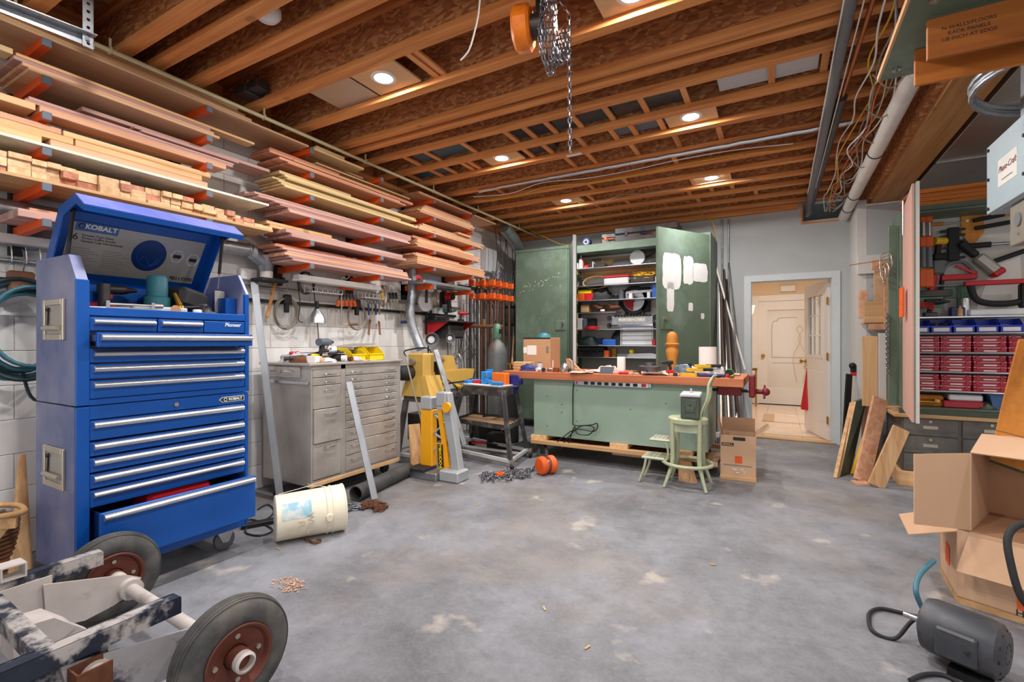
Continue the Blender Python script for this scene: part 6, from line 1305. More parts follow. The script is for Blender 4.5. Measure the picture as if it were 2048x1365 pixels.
SHZ = [czp(v) for v in (538, 573, 602, 659.5, 691, 714)]
shs = []
for z in SHZ: B().box(1.26, 3.0, CBY + .06, 6.65, z - .012, z, .002).obj('shelf', 'alum', g2, w=True)
zs4 = czp(625.5); B().box(1.26, 1.85, CBY + .12, 6.65, zs4 - .012, zs4, .002).obj('shelf', 'alum', g2, w=True)
for k in range(7): B().box(1.242, 1.3, CBY + .04, CBY + .12, .95 + k * .21, 1.03 + k * .21, .003).obj('shelf_block', 'pine_x', g2, w=True)
# leaves of the open cabinet
mat('white_patch', (226, 226, 224), .6, var=.05)
hL, hR = Vector((1.21, CBY, 0)), Vector((3.05, CBY, 0)); eL = Vector((1.6, 5.48, 0)); eR = Vector((2.6, 5.5, 0))
def leaf(h, e, z0, z1, t=.03):
    d = (e - h).normalized(); n = Vector((-d.y, d.x, 0)) * t
    return B().prism([h + Vector((0, 0, z0)), e + Vector((0, 0, z0)), e + Vector((0, 0, z1)), h + Vector((0, 0, z1))], n), d, n.normalized()
b_, dL, nL = leaf(hL, eL, .15, 2.56); lf_ = b_.obj('door', 'cab_green', g2, w=True)
B().bar(eL + Vector((0, 0, .15)), eL + Vector((0, 0, 2.57)), .012, .036, nL).obj('edge_strip', 'light_grey', lf_, w=True)
b_, dR, nR = leaf(eR, hR, .15, 2.56); rf_ = b_.obj('door', 'cab_green', g2, w=True)
nf = -nR; RM = axes(dR, (0, 0, 1))          # face towards the viewer
def rp(u, z, o=.0): return eR + dR * u + Vector((0, 0, z)) + nf * o
def blot(u0, u1, z0, z1, seed):
    q = random.Random(seed); pts = []
    for k in range(28):
        a = 2 * PI * k / 28; ca, sa = math.cos(a), math.sin(a); s_ = (abs(ca) ** 6 + abs(sa) ** 6) ** (-1 / 6) * q.uniform(.93, 1.02)
        pts.append(rp((u0 + u1) / 2 + ca * s_ * (u1 - u0) / 2, (z0 + z1) / 2 + sa * s_ * (z1 - z0) / 2, .0))
    return B().prism(pts, nf * .0012)
for k, a in enumerate(((.07, .38, 1.86, 2.28), (.41, .59, 1.93, 2.27), (.57, .84, 1.97, 2.2), (.14, .26, 1.6, 1.95), (.5, .58, 1.62, 1.72), (.72, .78, 1.53, 1.6))): blot(*a, k).obj('white_patch', 'white_patch', rf_, w=True)
B().prism([rp(.04, 1.4), rp(.24, 1.4), rp(.24, 1.54), rp(.04, 1.54)], nf * .012).obj('handle_plate', 'cab_green', rf_, w=True); B().cyl(rp(.1, 1.52, .01), rp(.1, 1.52, .045), .022, n=12).obj('lock', 'chrome', rf_, w=True, smooth=40)
# ---- on top of the open cabinet
g_case('large dark grey tool case on top of the open cabinet', (2.25, 6.5, 2.601), .0, .82, .36, .2, 'iron', 'dark_metal')
g_case('smaller grey case on cabinet top left of the large one', (1.78, 6.5, 2.601), .1, .3, .26, .15, 'stand_grey', 'orange')
t = thing('tape_roll', 'dark roll with white ring standing on cabinet top', 'roll', (1.42, 6.4, 2.601)); B().cyl((0, -.04, .06), (0, .04, .06), .06, n=20).obj('roll', 'navy', t, smooth=40); B().torus((0, -.042, .06), (0, 1, 0), .03, .008, 18, 6).obj('ring', 'white_ink', t)
# ---- shelf contents of the open cabinet, by shelf
def cr_(px0, px1, pyt, y=6.42): a = P(px0, pyt, y=y); b2 = P(px1, pyt, y=y); return a.x, b2.x, a.z
def cbox(name, label, cat, px0, px1, shelf, h, m, dep=.2, y=6.42, ch=.008):
    x0, x1, _ = cr_(px0, px1, 600, y); z = SHZ[shelf] + .0006 if shelf >= 0 else zs4 + .0006
    return simple(name, label, cat, B().box(x0, x1, y - .06, y - .06 + dep, z, z + h, ch), m)
def ct_(name, label, cat, px, shelf, y=6.42, r=0.0): x = P(px, 600, y=y).x; z = (SHZ[shelf] if shelf >= 0 else zs4) + .0006; return thing(name, label, cat, (x, y, z), r)
# top shelf
t = ct_('parts_caddy', 'white and red wire caddy at left of top cabinet shelf', 'caddy', 1173, 0); B().box(-.12, .12, -.06, .06, 0, .01).box(-.12, -.11, -.06, .06, 0, .09).box(.11, .12, -.06, .06, 0, .09).box(-.12, .12, .05, .06, 0, .06).obj('rack', 'white_plastic', t); B().cyl((-.05, 0, .01), (-.05, 0, .17), .014, n=10).obj('red_tube', 'red', t, smooth=50); B().box(0, .06, -.05, .0, .01, .05).obj('red_block', 'red', t)
t = ct_('sander', 'dark handheld planer on the top cabinet shelf', 'power tool', 1195, 0); B().box(-.13, .13, -.05, .05, 0, .06, .015).obj('body', 'black_soft', t); B().tube(spline([(-.09, 0, .06), (-.07, 0, .12), (.05, 0, .12), (.09, 0, .06)], 4), .012, 8).obj('handle', 'iron', t, smooth=50)
simple('rolled_mat', 'grey rolled mat at the back of the top cabinet shelf', 'roll', B().cyl((1.75, 6.58, SHZ[0] + .061), (2.35, 6.58, SHZ[0] + .061), .06, n=16), 'grey_plastic', None, 50)
t = ct_('circular_saw', 'black and silver circular saw on the top cabinet shelf', 'power tool', 1290, 0, 6.46); B().cyl((-.1, -.02, .11), (-.1, .02, .11), .1, n=24).obj('guard', 'light_grey', t, smooth=40); B().box(-.22, .2, -.08, .08, 0, .008).obj('shoe', 'steel', t); B().bar((-.05, .04, .16), (.14, .04, .24), .09, .12, (0, 0, 1), .02).obj('motor', 'black_soft', t); B().tube(spline([(-.04, .0, .22), (.05, 0, .32), (.16, 0, .26), (.18, 0, .14)], 5), .02, 8).obj('handle', 'black', t, smooth=50); B().tube(spline([(.18, -.04, .14), (.26, -.08, .05), (.1, -.1, .02), (.2, -.1, .03)], 5), .007, 6).obj('cord', 'black', t)
simple('bottle', 'dark bottle standing at the left edge of top shelf', 'bottle', B().lathe([(.03, 0), (.03, .14), (.012, .17), (.012, .2)], (1.33, 6.4, SHZ[0] + .0006), n=14), 'light_grey', None, 50)
# second shelf
t = ct_('wood_ring', 'bent oval wooden box rim on the second cabinet shelf', 'wooden ring', 1195, 1); B().lathe([(.16, -.07), (.168, -.07), (.168, .07), (.16, .07)], (0, 0, .085), (0, 1, 0), 32, True).obj('rim', 'tanply', t, smooth=40); t.scale = (1.15, 1, .52)
t = ct_('lidded_box', 'clear box with red lid on the second cabinet shelf', 'box', 1236, 1); B().box(-.17, .17, -.1, .1, 0, .09, .01).obj('tub', 'light_grey', t); B().box(-.18, .18, -.11, .11, .09, .115, .008).obj('lid', 'red', t)
simple('red_hardboard', 'reddish flat panel stored behind the red-lidded box', 'panel', B().box(1.95, 2.4, 6.635, 6.65, SHZ[1], SHZ[1] + .22), 'pink_paper')
t = ct_('wire_basket', 'basket heaped with tangled yellow wire on second shelf', 'basket', 1288, 1); B().box(-.16, .16, -.1, .1, 0, .09, .012).obj('basket', 'dark_metal', t); wq = B(); q = random.Random(2)
for k in range(14): wq.tube([Vector((.1 * q.uniform(-1, 1), .06 * q.uniform(-1, 1), .11)) + Vector((math.cos(a) * .07, math.sin(a * 1.0 + k) * .05, .05 * math.sin(a + k))) for a in [2 * PI * i / 14 for i in range(14)]], .005, 5, True)
wq.obj('wire', 'tool_yellow', t)
cbox('small_carton', 'pale small carton at right end of second cabinet shelf', 'carton', 1303, 1313, 1, .08, 'paper')
for k in range(3): cbox('tin', ['grey', 'black', 'dull green'][k] + ' small tin at left end of second cabinet shelf', 'tin', 1157 + k * 5, 1161 + k * 5, 1, .07 + .03 * (k % 2), ['grey_plastic', 'black', 'cap_green'][k], .08)
# third shelf
t = ct_('marker_light', 'orange and red trailer light with yellow top on third shelf', 'light', 1172, 2); B().box(-.14, -.002, -.06, .06, 0, .1, .008).obj('amber_lens', 'orange', t); B().box(.002, .13, -.06, .06, 0, .1, .008).obj('red_lens', 'red', t); B().box(-.1, .1, -.06, .06, .1, .15, .006).obj('yellow_bracket', 'yellow', t)
g_bag('tool_bag', 'dark grey canvas tool bag on the third cabinet shelf', 'bag', (P(1203, 600, y=6.45).x, 6.45, SHZ[2] + .0006), 0, .17, .12, .2, 'black_soft', 51)
for k, px in enumerate((1232, 1243, 1254, 1262)): g_can(['short black', 'tall grey', 'small silver', 'white'][k] + ' can in the middle of third cabinet shelf', (P(px, 600, y=6.5).x, 6.5, SHZ[2] + .0006), .03 + .006 * (k % 2), .07 + .03 * ((k * 2) % 3), ['black_soft', 'grey_plastic', 'steel', 'paper'][k])
t = ct_('long_level', 'pale flat bar lying on clutter on the third shelf', 'bar', 1280, 2); B().bar((-.18, 0, .09), (.2, 0, .1), .03, .03).box(-.14, -.1, -.03, .03, 0, .08).box(.1, .14, -.03, .03, 0, .085).obj('bar', 'light_grey', t)
cbox('blue_pail', 'blue plastic container at the right end of third shelf', 'container', 1306, 1316, 2, .17, 'tool_blue', .14)
# short fourth shelf
cbox('wooden_box', 'small pale wooden box on the short cabinet shelf', 'box', 1164, 1180, -1, .1, 'pine_x', .16)
t = ct_('bark_slab', 'rough brown burl slab on the short cabinet shelf', 'burl', 1212, -1); q = random.Random(8); bk = B()
for k in range(9): bk.ball((-.16 + .04 * k, q.uniform(-.04, .04), .04 + q.uniform(0, .06)), .05, 8, 6, (1.3, 1, .7))
bk.obj('slab', 'rust', t, smooth=60)
cbox('label_card', 'white price card lying at the short shelf edge', 'card', 1203, 1212, -1, .03, 'paper', .02, 6.36)
# fifth shelf
cbox('glass_jar', 'grey glass jar at left of fifth cabinet shelf', 'jar', 1157, 1167, 3, .16, 'clear', .1)
cbox('glass_jar', 'slim grey jar beside it on fifth shelf', 'jar', 1168, 1174, 3, .15, 'slate', .08)
cbox('black_block', 'black boxy charger on the fifth cabinet shelf', 'charger', 1177, 1192, 3, .16, 'black', .12, 6.5)
t = ct_('red_reel', 'red round reel lying on the fifth cabinet shelf', 'reel', 1183, 3, 6.36); B().lathe([(.0, 0), (.11, 0), (.11, .02), (.09, .03), (.09, .045), (0, .05)], n=24).obj('reel', 'red', t, smooth=40)
t = ct_('dovetail_jig', 'silver dovetail jig with comb and name plate on fifth shelf', 'jig', 1266, 3)
B().box(-.28, .28, -.06, .06, .03, .17, .006).obj('body', 'galv', t); B().box(-.3, .3, -.075, -.06, .035, .06).obj('clamp_bar', 'chrome', t)
for k in range(12): B().box(-.24 + k * .041, -.215 + k * .041, -.08, .06, .17, .19).obj('comb_finger', 'dark_metal', t)
for s in (-1, 1):
    for z in (.05, .15): B().lathe([(0, 0), (.03, 0), (.035, .012), (.03, .025), (0, .025)], (s * .31, -.05, z), (0, -1, 0), 14).obj('knob', 'black', t, smooth=40)
B().box(-.18, .18, -.063, -.06, .09, .15).obj('name_plate', 'nickel', t); text('PORTER+CABLE', 'lettering', 'white_ink', t, t.location + Vector((0, -.0645, .12)), .05, FRONTY, bold=.001)
t = thing('saw_blade_pack', 'red and white circular saw blade in black holder on cabinet back', 'saw blade', (P(1268, 625, y=6.58).x, 6.58, SHZ[3] + .2)); B().lathe([(.0, 0), (.19, 0), (.2, .01), (.2, .03), (0, .03)], (0, 0, .2), (0, 1, 0), 32).box(.1, .22, .0, .03, .04, .38, .01).obj('holder', 'black', t, smooth=40); B().lathe([(.02, 0), (.145, 0), (.145, .003), (.02, .003)], (0, -.004, .2), (0, 1, 0), 32, True).obj('blade', 'steel', t)
B().prism([(-.14 * math.cos(a), -.006, .2 + .14 * math.sin(a)) for a in [-PI / 2.1 + PI * 1.0 * k / 14 for k in range(15)]], (0, .001, 0)).obj('red_print', 'red', t)
B().box(-.22, -.17, 0, .02, .14, .26, .01).obj('grip', 'black', t)
for s in (-1, 1): B().box(s * .12 - .01, s * .12 + .01, .0, .075, .0, .04).obj('support', 'dark_metal', t)
# sixth shelf
g_bag('tool_pouch', 'dark navy zip pouch on the sixth cabinet shelf', 'bag', (P(1177, 690, y=6.4).x, 6.4, SHZ[4] + .0006), 0, .16, .1, .13, 'hose_dark', 61)
cbox('case_box', 'purple-grey box behind navy pouch on the sixth shelf', 'box', 1193, 1205, 4, .1, 'navy', .14, 6.5)
cbox('blue_tray', 'bright blue tray on the sixth cabinet shelf', 'tray', 1207, 1234, 4, .08, 'tool_blue', .2)
g_bag('dark_tool', 'heap of black straps on the sixth cabinet shelf', 'straps', (P(1238, 690, y=6.5).x, 6.5, SHZ[4] + .0006), 0, .12, .1, .22, 'black_soft', 62)
t = ct_('drawer_cabinet', 'light grey small-parts drawer cabinet on sixth shelf', 'parts cabinet', 1276, 4, 6.46); B().box(-.22, .22, -.06, .16, 0, .01).box(-.22, -.205, -.08, .16, 0, .26).box(.205, .22, -.08, .16, 0, .26).box(-.22, .22, -.08, .16, .25, .265).obj('shell', 'light_grey', t)
for k in range(4): B().box(-.2, .2, -.07, .14, .012 + k * .06, .066 + k * .06, .003).obj('drawer', 'clear', t)
cbox('red_gadget', 'small red gadget at right end of sixth shelf', 'gadget', 1306, 1313, 4, .08, 'red', .06)
# seventh shelf
g_case('long black case at left of the lowest visible cabinet shelf', (P(1180, 705, y=6.45).x, 6.45, SHZ[5] + .0006), 0, .46, .2, .14, 'black_soft')
simple('white_tube', 'white tube lying on the long black case', 'tube', B().cyl((P(1173, 700, y=6.45).x, 6.45, SHZ[5] + .158), (P(1215, 700, y=6.45).x, 6.45, SHZ[5] + .158), .016, n=10), 'paper', None, 50)
cbox('orange_carton', 'orange cardboard carton on the lowest visible shelf', 'carton', 1210, 1220, 5, .09, 'orange', .08)
cbox('brass_parts', 'brass coloured hinge pack on lowest visible shelf', 'hinge pack', 1226, 1236, 5, .12, 'brass', .05)
t = ct_('bench_plane', 'grey hand plane with yellow knob on lowest visible shelf', 'plane', 1250, 5); B().box(-.15, .15, -.03, .03, 0, .05, .006).obj('body', 'grey_plastic', t); B().ball((.09, 0, .08), .035).obj('knob', 'yellow', t, smooth=60)
t = ct_('saw_sheet', 'shiny folded metal sheet at right of lowest shelf', 'sheet metal', 1290, 5); B().prism([(-.24, -.05, 0), (.22, -.05, 0), (.26, -.05, .02), (.1, -.05, .06), (-.2, -.05, .05)], (0, .12, 0)).obj('sheet', 'alum', t)
# ================================================================== stool, ammunition can, carton, cans on the floor
mat('stool_paint', (176, 182, 150), .45, .1, var=.06, col2=(140, 110, 84), amt=.6, s2=8, lo=.6, hi=.72)
st_ = thing('step_stool', 'pale green kitchen step stool with swing-out steps', 'step stool', (3.1, 4.38, 0))
zs = .6
B().lathe([(.0, zs), (.15, zs), (.165, zs - .012), (.165, zs - .045), (.158, zs - .045), (.155, zs - .008), (0, zs - .006)], (3.1, 4.38, 0), (0, 0, 1), 28).obj('seat', 'stool_paint', st_, w=True, smooth=40)
for (x, y, fx, fy) in ((2.99, 4.27, -.06, -.06), (3.21, 4.27, .06, -.06), (2.99, 4.49, -.06, .06), (3.21, 4.49, .06, .06)):
    B().tube(spline([(x, y, zs - .01), (x, y, .4), (x, y, .22), (x + fx * .4, y + fy * .4, .12), (x + fx, y + fy, .005)], 4), [.02] * 9 + [.019, .018, .017, .016, .015, .014, .014, .013], 8).obj('leg', 'stool_paint', st_, w=True, smooth=50)
B().tube([(3.1 + math.cos(a) * .2, 4.38 + math.sin(a) * .2, .2) for a in [2 * PI * k / 28 for k in range(28)]], .016, 8, True).obj('foot_ring', 'stool_paint', st_, w=True, smooth=50)
for y in (4.265, 4.48): B().box(2.98, 3.22, y, y + .015, zs - .12, zs - .045).obj('apron', 'stool_paint', st_, w=True)
for s in (-1, 1): B().tube(spline([(3.2, 4.38 + s * .1, zs - .1), (3.22, 4.38 + s * .1, zs + .05), (3.27, 4.38 + s * .1, zs + .18), (3.28, 4.38 + s * .08, zs + .3), (3.32, 4.38 + s * .05, zs + .37)], 5), .011, 8).obj('back_rail', 'stool_paint', st_, w=True, smooth=50)
B().sheet([[(3.275 + .045 * j / 4, 4.38 - .09 + .045 * i, zs + .26 + .11 * j / 4) for i in range(5)] for j in range(5)], .004).obj('backrest', 'stool_paint', st_, w=True)
for (x, z, w_) in ((2.8, .235, .17), (2.86, .4, .15)):
    B().box(x - w_ / 2, x + w_ / 2 + .04, 4.28, 4.5, z - .025, z, .012).obj('step', 'stool_paint', st_, w=True)
    for k in range(4): B().box(x - w_ / 2 + .02 + k * .036, x - w_ / 2 + .036 + k * .036, 4.3, 4.48, z, z + .002).obj('tread', 'cart_grey', st_, w=True)
for y in (4.29, 4.49):
    B().tube(spline([(2.76, y, .22), (2.74, y, .12), (2.7, y - .01, .006)], 4), .012, 8).obj('step_leg', 'stool_paint', st_, w=True, smooth=50); B().tube(spline([(2.93, y, .38), (2.95, y, .3), (2.94, y, .23), (2.9, y, .2)], 4), .01, 6).obj('step_arm', 'stool_paint', st_, w=True, smooth=50)
am = thing('ammo_can', 'dark green steel ammunition can on the pale green stool', 'metal can', (3.13, 4.36, zs + .001), .08)
mat('olive', (78, 88, 76), .45, .3, var=.1)
B().box(-.075, .075, -.13, .13, 0, .185, .008).obj('body', 'olive', am); B().box(-.082, .082, -.138, .138, .186, .212, .006).obj('lid', 'light_grey', am); B().box(-.008, .008, -.02, .02, .212, .25).obj('lid_lug', 'steel', am); B().box(-.05, .05, -.136, -.13, .1, .165, .003).box(-.035, .035, -.138, -.13, .06, .1, .003).obj('latch', 'olive', am); B().tube([(-.04, -.132, .07), (-.04, -.146, .03), (.04, -.146, .03), (.04, -.132, .07)], .003, 6).obj('bail', 'olive', am); B().cyl((0, -.14, .12), (0, -.135, .12), .007, n=8).obj('hole', 'black', am)
# open moving carton
def carton(label, loc, r, w_, d, h, flaps, m='cardboard', t=.005, name='moving_box'):
    c = thing(name, label, 'cardboard box', loc, r)
    B().box(-w_ / 2, w_ / 2, -d / 2, d / 2, 0, t).obj('bottom', m, c)
    for nm, bx in (('side', (-w_ / 2, w_ / 2, -d / 2, -d / 2 + t)), ('side', (-w_ / 2, w_ / 2, d / 2 - t, d / 2)), ('side', (-w_ / 2, -w_ / 2 + t, -d / 2 + t, d / 2 - t)), ('side', (w_ / 2 - t, w_ / 2, -d / 2 + t, d / 2 - t))): B().box(*bx, t, h).obj(nm, m, c)
    for (sx, sy, L, ang) in flaps:       # hinge side, flap length, opening angle from vertical (outwards)
        a = math.radians(ang); o = Vector((math.sin(a) * sx, math.sin(a) * sy, math.cos(a))) * L
        if sx: p0, p1 = Vector((sx * (w_ / 2 - t / 2), -d / 2 + .003, h)), Vector((sx * (w_ / 2 - t / 2), d / 2 - .003, h))
        else: p0, p1 = Vector((-w_ / 2 + .003, sy * (d / 2 - t / 2), h)), Vector((w_ / 2 - .003, sy * (d / 2 - t / 2), h))
        n = (p1 - p0).cross(o).normalized() * t
        B().prism([p0, p1, p1 + o, p0 + o], n).obj('flap', m, c)
    return c
mat('hd_orange', (226, 92, 40), .8, var=.05)
mat('kraft', (204, 166, 134), .85, var=.04, scale=6)
c = carton('small brown moving carton with open flaps beside stool', (3.46, 4.9, .035), .06, .29, .28, .37, [(-1, 0, .15, 12), (1, 0, .14, 50), (0, 1, .14, -20)], 'kraft')
simple('base_slab', 'thin wooden board under the small moving carton', 'board', B().box(-.15, .15, -.16, .14, 0, .0345, .003).xf(place((3.46, 4.9, 0), .06)), 'pine_x')
def ctext(c, s, x, z, d, size, m, b=.001): text(s, 'lettering', m, c, Vector((x, -d / 2 - .0015, z)), size, FRONTY, w=False, bold=b)
B().box(-.135, -.035, -.1415, -.14, .27, .3).obj('print_block', 'ink', c); ctext(c, 'SMALL', -.085, .285, .2845, .03, 'cardboard')
B().box(-.04, .06, -.1415, -.14, .325, .355).obj('print_bar', 'dark_metal', c); B().box(-.025, .035, -.1415, -.14, .12, .185).obj('logo_square', 'hd_orange', c); B().box(-.12, .11, -.1412, -.14, .095, .103).obj('print_line', 'ink_grey', c)
q = random.Random(3); tp = B()
for k in range(14): x = .0 + q.uniform(-.05, .06); z = .05 + q.uniform(-.02, .02); tp.box(x, x + q.uniform(.01, .03), -.1418, -.14, z, z + .006)
tp.obj('tape_scrap', 'white_ink', c)['kind'] = 'stuff'
pn = g_can('blue and white paint can behind the stool', P(1424, 897, z=0), .085, .2, 'paper', 'paint_can', 'steel', 'can', 'navy'); B().tube([(-.085, -.02, .15), (-.06, -.08, .1), (.06, -.08, .1), (.085, -.02, .15)], .003, 6).obj('bail', 'steel', pn)
t = thing('jug', 'bright green plastic jug under the workbench end', 'jug', (3.14, 5.5, .0)); 
t.location = P(1396, 893, z=0); B().lathe([(.06, 0), (.065, .02), (.065, .2), (.04, .27), (.02, .28), (.02, .31)], n=18).obj('body', 'green_bottle', t, smooth=50); B().cyl((0, 0, .31), (0, 0, .33), .024, n=12).obj('cap', 'white_plastic', t)
simple('kraft_bag', 'torn brown paper bag on the floor under the stool', 'paper bag', B().prism([(3.0, 4.5, .0), (3.14, 4.46, .0), (3.08, 4.52, .16), (2.98, 4.56, .17)], (.02, .05, 0)), 'cardboard')
# rods, strips and bars leaning between the cabinet and the doorway
q = random.Random(12)
for k in range(17):
    px = 1428 + k * 3.2; x0 = 2.98 + .016 * k; m = ['nickel', 'clamp_brown', 'grey_plastic', 'iron', 'light_grey', 'dark_metal'][k % 6]; H_ = q.uniform(1.5, 2.4)
    x1 = 3.07 + .0075 * k; y0 = 6.12 + .03 * (k % 3); o = B()
    if k % 3: o.cyl((x0 + .22, y0, .0), (x1 + .02, 6.99, H_), .009 + .004 * (k % 2), n=8)
    else: o.bar((x0 + .22, y0, .0), (x1 + .02, 6.985, H_), .018, .01, (0, 1, 0))
    simple('leaning_rod', f'{OW[k]} {["nickel grey", "rusty", "mid grey", "dark iron", "pale grey", "dark steel"][k % 6]} rod of the bundle leaning left of the doorway', 'rod', o, m, 'rods leaning beside the doorway')
simple('leaning_rod', 'long white rod leaning nearest the light switch', 'rod', B().cyl(P(1490, 740, y=6.6), P(1428, 520, y=6.98), .014, n=8), 'white_plastic', None, 50)
t = thing('drywall_saw', 'orange-handled tool hanging on the leaning rods', 'hand tool', P(1425, 590, y=6.7)); B().box(-.025, .025, -.02, .02, -.12, .12, .01).obj('handle', 'orange', t); B().box(-.02, .02, -.015, .015, -.24, -.13, .006).obj('grip', 'tool_blue', t)
t = thing('light_switch', 'grey double light switch on grey wall beside doorway', 'light switch', P(1458, 650, y=7.025)); B().box(-.06, .06, -.012, .004, -.07, .07, .004).obj('plate', 'dark_metal', t)
for s in (-1, 1): B().box(s * .025 - .006, s * .025 + .006, -.022, -.012, -.015, .015).obj('toggle', 'light_grey', t)
# hall: red umbrella on the door handle, door chime, wall lamp
um = thing('folded_umbrella', 'red folded umbrella hanging on the open door handle', 'umbrella', (P(1617, 745, y=7.9).x - .02, 7.9, .3)); uz = P(1617, 740, y=7.9).z - .3
B().lathe([(.002, uz + .02), (.02, uz * .8), (.05, uz * .4), (.075, .04), (.07, .0), (0, .01)], n=12).obj('canopy', 'red', um, smooth=60); B().torus((0, 0, uz + .04), (0, 1, 0), .03, .006, 14, 6).obj('handle', 'brass', um)
t = thing('door_chime', 'white door chime box on the hall wall', 'door chime', P(1576, 577, y=HY1 - .06)); B().box(-.13, .13, 0, .06, -.06, .06, .01).obj('cover', 'white_plastic', t)
t = thing('wall_sconce', 'glowing brass wall lamp at left edge of the hall', 'wall lamp', (3.3, 10.3, 1.75)); t.location = P(1502, 620, y=10.3); glow('warm_glow', (255, 200, 120), 5.0); B().lathe([(.03, -.08), (.07, .08), (.068, .08), (.028, -.075)], n=16).obj('shade', 'warm_glow', t, smooth=50); B().tube([(0, 0, -.08), (0, 0, -.2), (-.1, .1, -.2)], .012, 8).obj('bracket', 'brass', t); B().box(-.6, -.1, .08, .12, -.24, -.16).obj('back_plate', 'brass', t)
t = thing('hall_console', 'small dark wooden stand at left edge of hall', 'stand', P(1503, 812, z=0)); B().box(-.12, .1, -.1, .1, .7, .74, .004).obj('top', 'brown', t)
for sx in (-1, 1):
    for sy in (-1, 1): B().cyl((sx * .09 - .01, sy * .08, 0), (sx * .09 - .01, sy * .08, .7), .014, n=8).obj('leg', 'brass', t)
# ================================================================== right side: open tool cabinet over a drawer base
mat('drawer_grey', (112, 108, 102), .45, .3, var=.12, col2=(78, 74, 70), amt=.6, s2=5)
mat('leaf_pink', (206, 160, 146), .6, var=.08, scale=5, stretch=(4, 4, .5))
mat('red_case', (176, 20, 44), .35, var=.05, spec=.6)
mat('bin_blue', (28, 62, 190), .4, var=.05)
mat('clear_lid', (206, 130, 140), .2, var=.05, spec=.7)
RX0, RX1, RY = 4.73, 6.3, 5.3
db = thing('drawer_unit', 'low chest of dark grey ribbed steel drawers on a wooden plinth', 'drawer unit', (5.5, 5.6, 0))
B().box(RX0, RX1, RY + .015, 6.0, .13, .6).obj('body', 'drawer_grey', db, w=True); B().box(RX0 - .03, RX1, RY - .01, 6.02, 0, .13, .003).obj('plinth', 'pine_x', db, w=True); B().box(RX0 - .06, RX1, RY - .03, 6.02, .6, .63, .003).obj('worktop', 'pine_x', db, w=True); B().box(RX0 - .02, RX1, RY, RY + .02, .63, .675).obj('edge_strip', 'olive', db, w=True)
for x0 in (RX0 + .01, RX0 + .395, RX0 + .78, RX0 + 1.165):
    for k in range(3):
        z0 = .14 + k * .155; d = B().box(x0, x0 + .36, RY, RY + .015, z0, z0 + .145, .003).obj('drawer', 'drawer_grey', db, w=True)
        B().cyl((x0 + .18, RY, z0 + .12), (x0 + .18, RY - .006, z0 + .12), .012, n=10).obj('lock', 'nickel', d, w=True); B().box(x0 + .13, x0 + .23, RY - .004, RY, z0 + .055, z0 + .085, .002).obj('pull', 'nickel', d, w=True)
        for j in range(4): B().box(x0 + .01, x0 + .35, RY - .0025, RY, z0 + .02 + j * .009, z0 + .025 + j * .009).obj('rib', 'drawer_grey', d, w=True)
tc = thing('tool_cabinet', 'open green tool cabinet with shelves of red cases, right side', 'cabinet', (5.5, 5.6, .676))
B().box(RX0, RX0 + .03, RY + .03, 5.72, .68, 2.4).box(RX0 + .03, RX1, RY + .03, 5.72, 2.37, 2.4).box(RX0 + .03, RX1, RY + .03, 5.72, .678, .69).obj('carcass', 'cab_green', tc, w=True)
B().box(RX0 + .03, RX1, 5.68, 5.71, .69, 2.37).obj('back_panel', 'peg_white', tc, w=True); B().box(RX0, RX1, RY + .0, RY + .03, 2.385, 2.425).obj('front_rail', 'olive', tc, w=True)
RS = [.835, 1.0, 1.165, 1.33, 1.475]
for z in RS[:4]: B().box(RX0 + .03, RX1, RY + .06, 5.67, z - .01, z, .002).obj('shelf', 'alum', tc, w=True); B().cyl((RX0 + .03, RY + .055, z - .005), (RX1, RY + .055, z - .005), .009, n=8).obj('shelf_rod', 'steel', tc, w=True)
B().box(RX0 + .03, RX1, RY + .15, 5.68, RS[4] - .015, RS[4], .002).obj('ledge', 'alum', tc, w=True)
a0, a1 = Vector((4.745, 5.3, 0)), Vector((4.645, 4.43, 0)); dv = (a1 - a0).normalized(); nv = Vector((dv.y, -dv.x, 0))
lf2 = B().prism([a0 + Vector((0, 0, .67)), a1 + Vector((0, 0, .67)), a1 + Vector((0, 0, 2.4)), a0 + Vector((0, 0, 2.4))], nv * .012).obj('door', 'leaf_pink', tc, w=True)
B().prism([a0 + nv * -.025 + Vector((0, 0, .67)), a1 + nv * -.025 + Vector((0, 0, .67)), a1 + nv * -.025 + Vector((0, 0, 2.4)), a0 + nv * -.025 + Vector((0, 0, 2.4))], nv * .024).obj('door_core', 'cab_green', lf2, w=True)
B().bar(a1 - nv * .02 + dv * .004 + Vector((0, 0, .665)), a1 - nv * .02 + dv * .004 + Vector((0, 0, 2.41)), .012, .02, nv).obj('edge_strip', 'peg_white', lf2, w=True)
B().tube([(4.72, 5.2, 2.42), (4.7, 5.1, 2.44), (4.45, 5.1, 2.44)], .006, 6).tube([(4.7, 5.1, 2.44), (4.7, 5.1, 2.15)], .006, 6).obj('stay_rod', 'steel', lf2, w=True)
bk = simple('side_panel', 'narrow green panel with hooks standing behind pink door', 'panel', B().box(4.655, 4.715, 5.42, 5.46, .68, 2.3, .003), 'cab_green'); bk.name = 'hook_board'
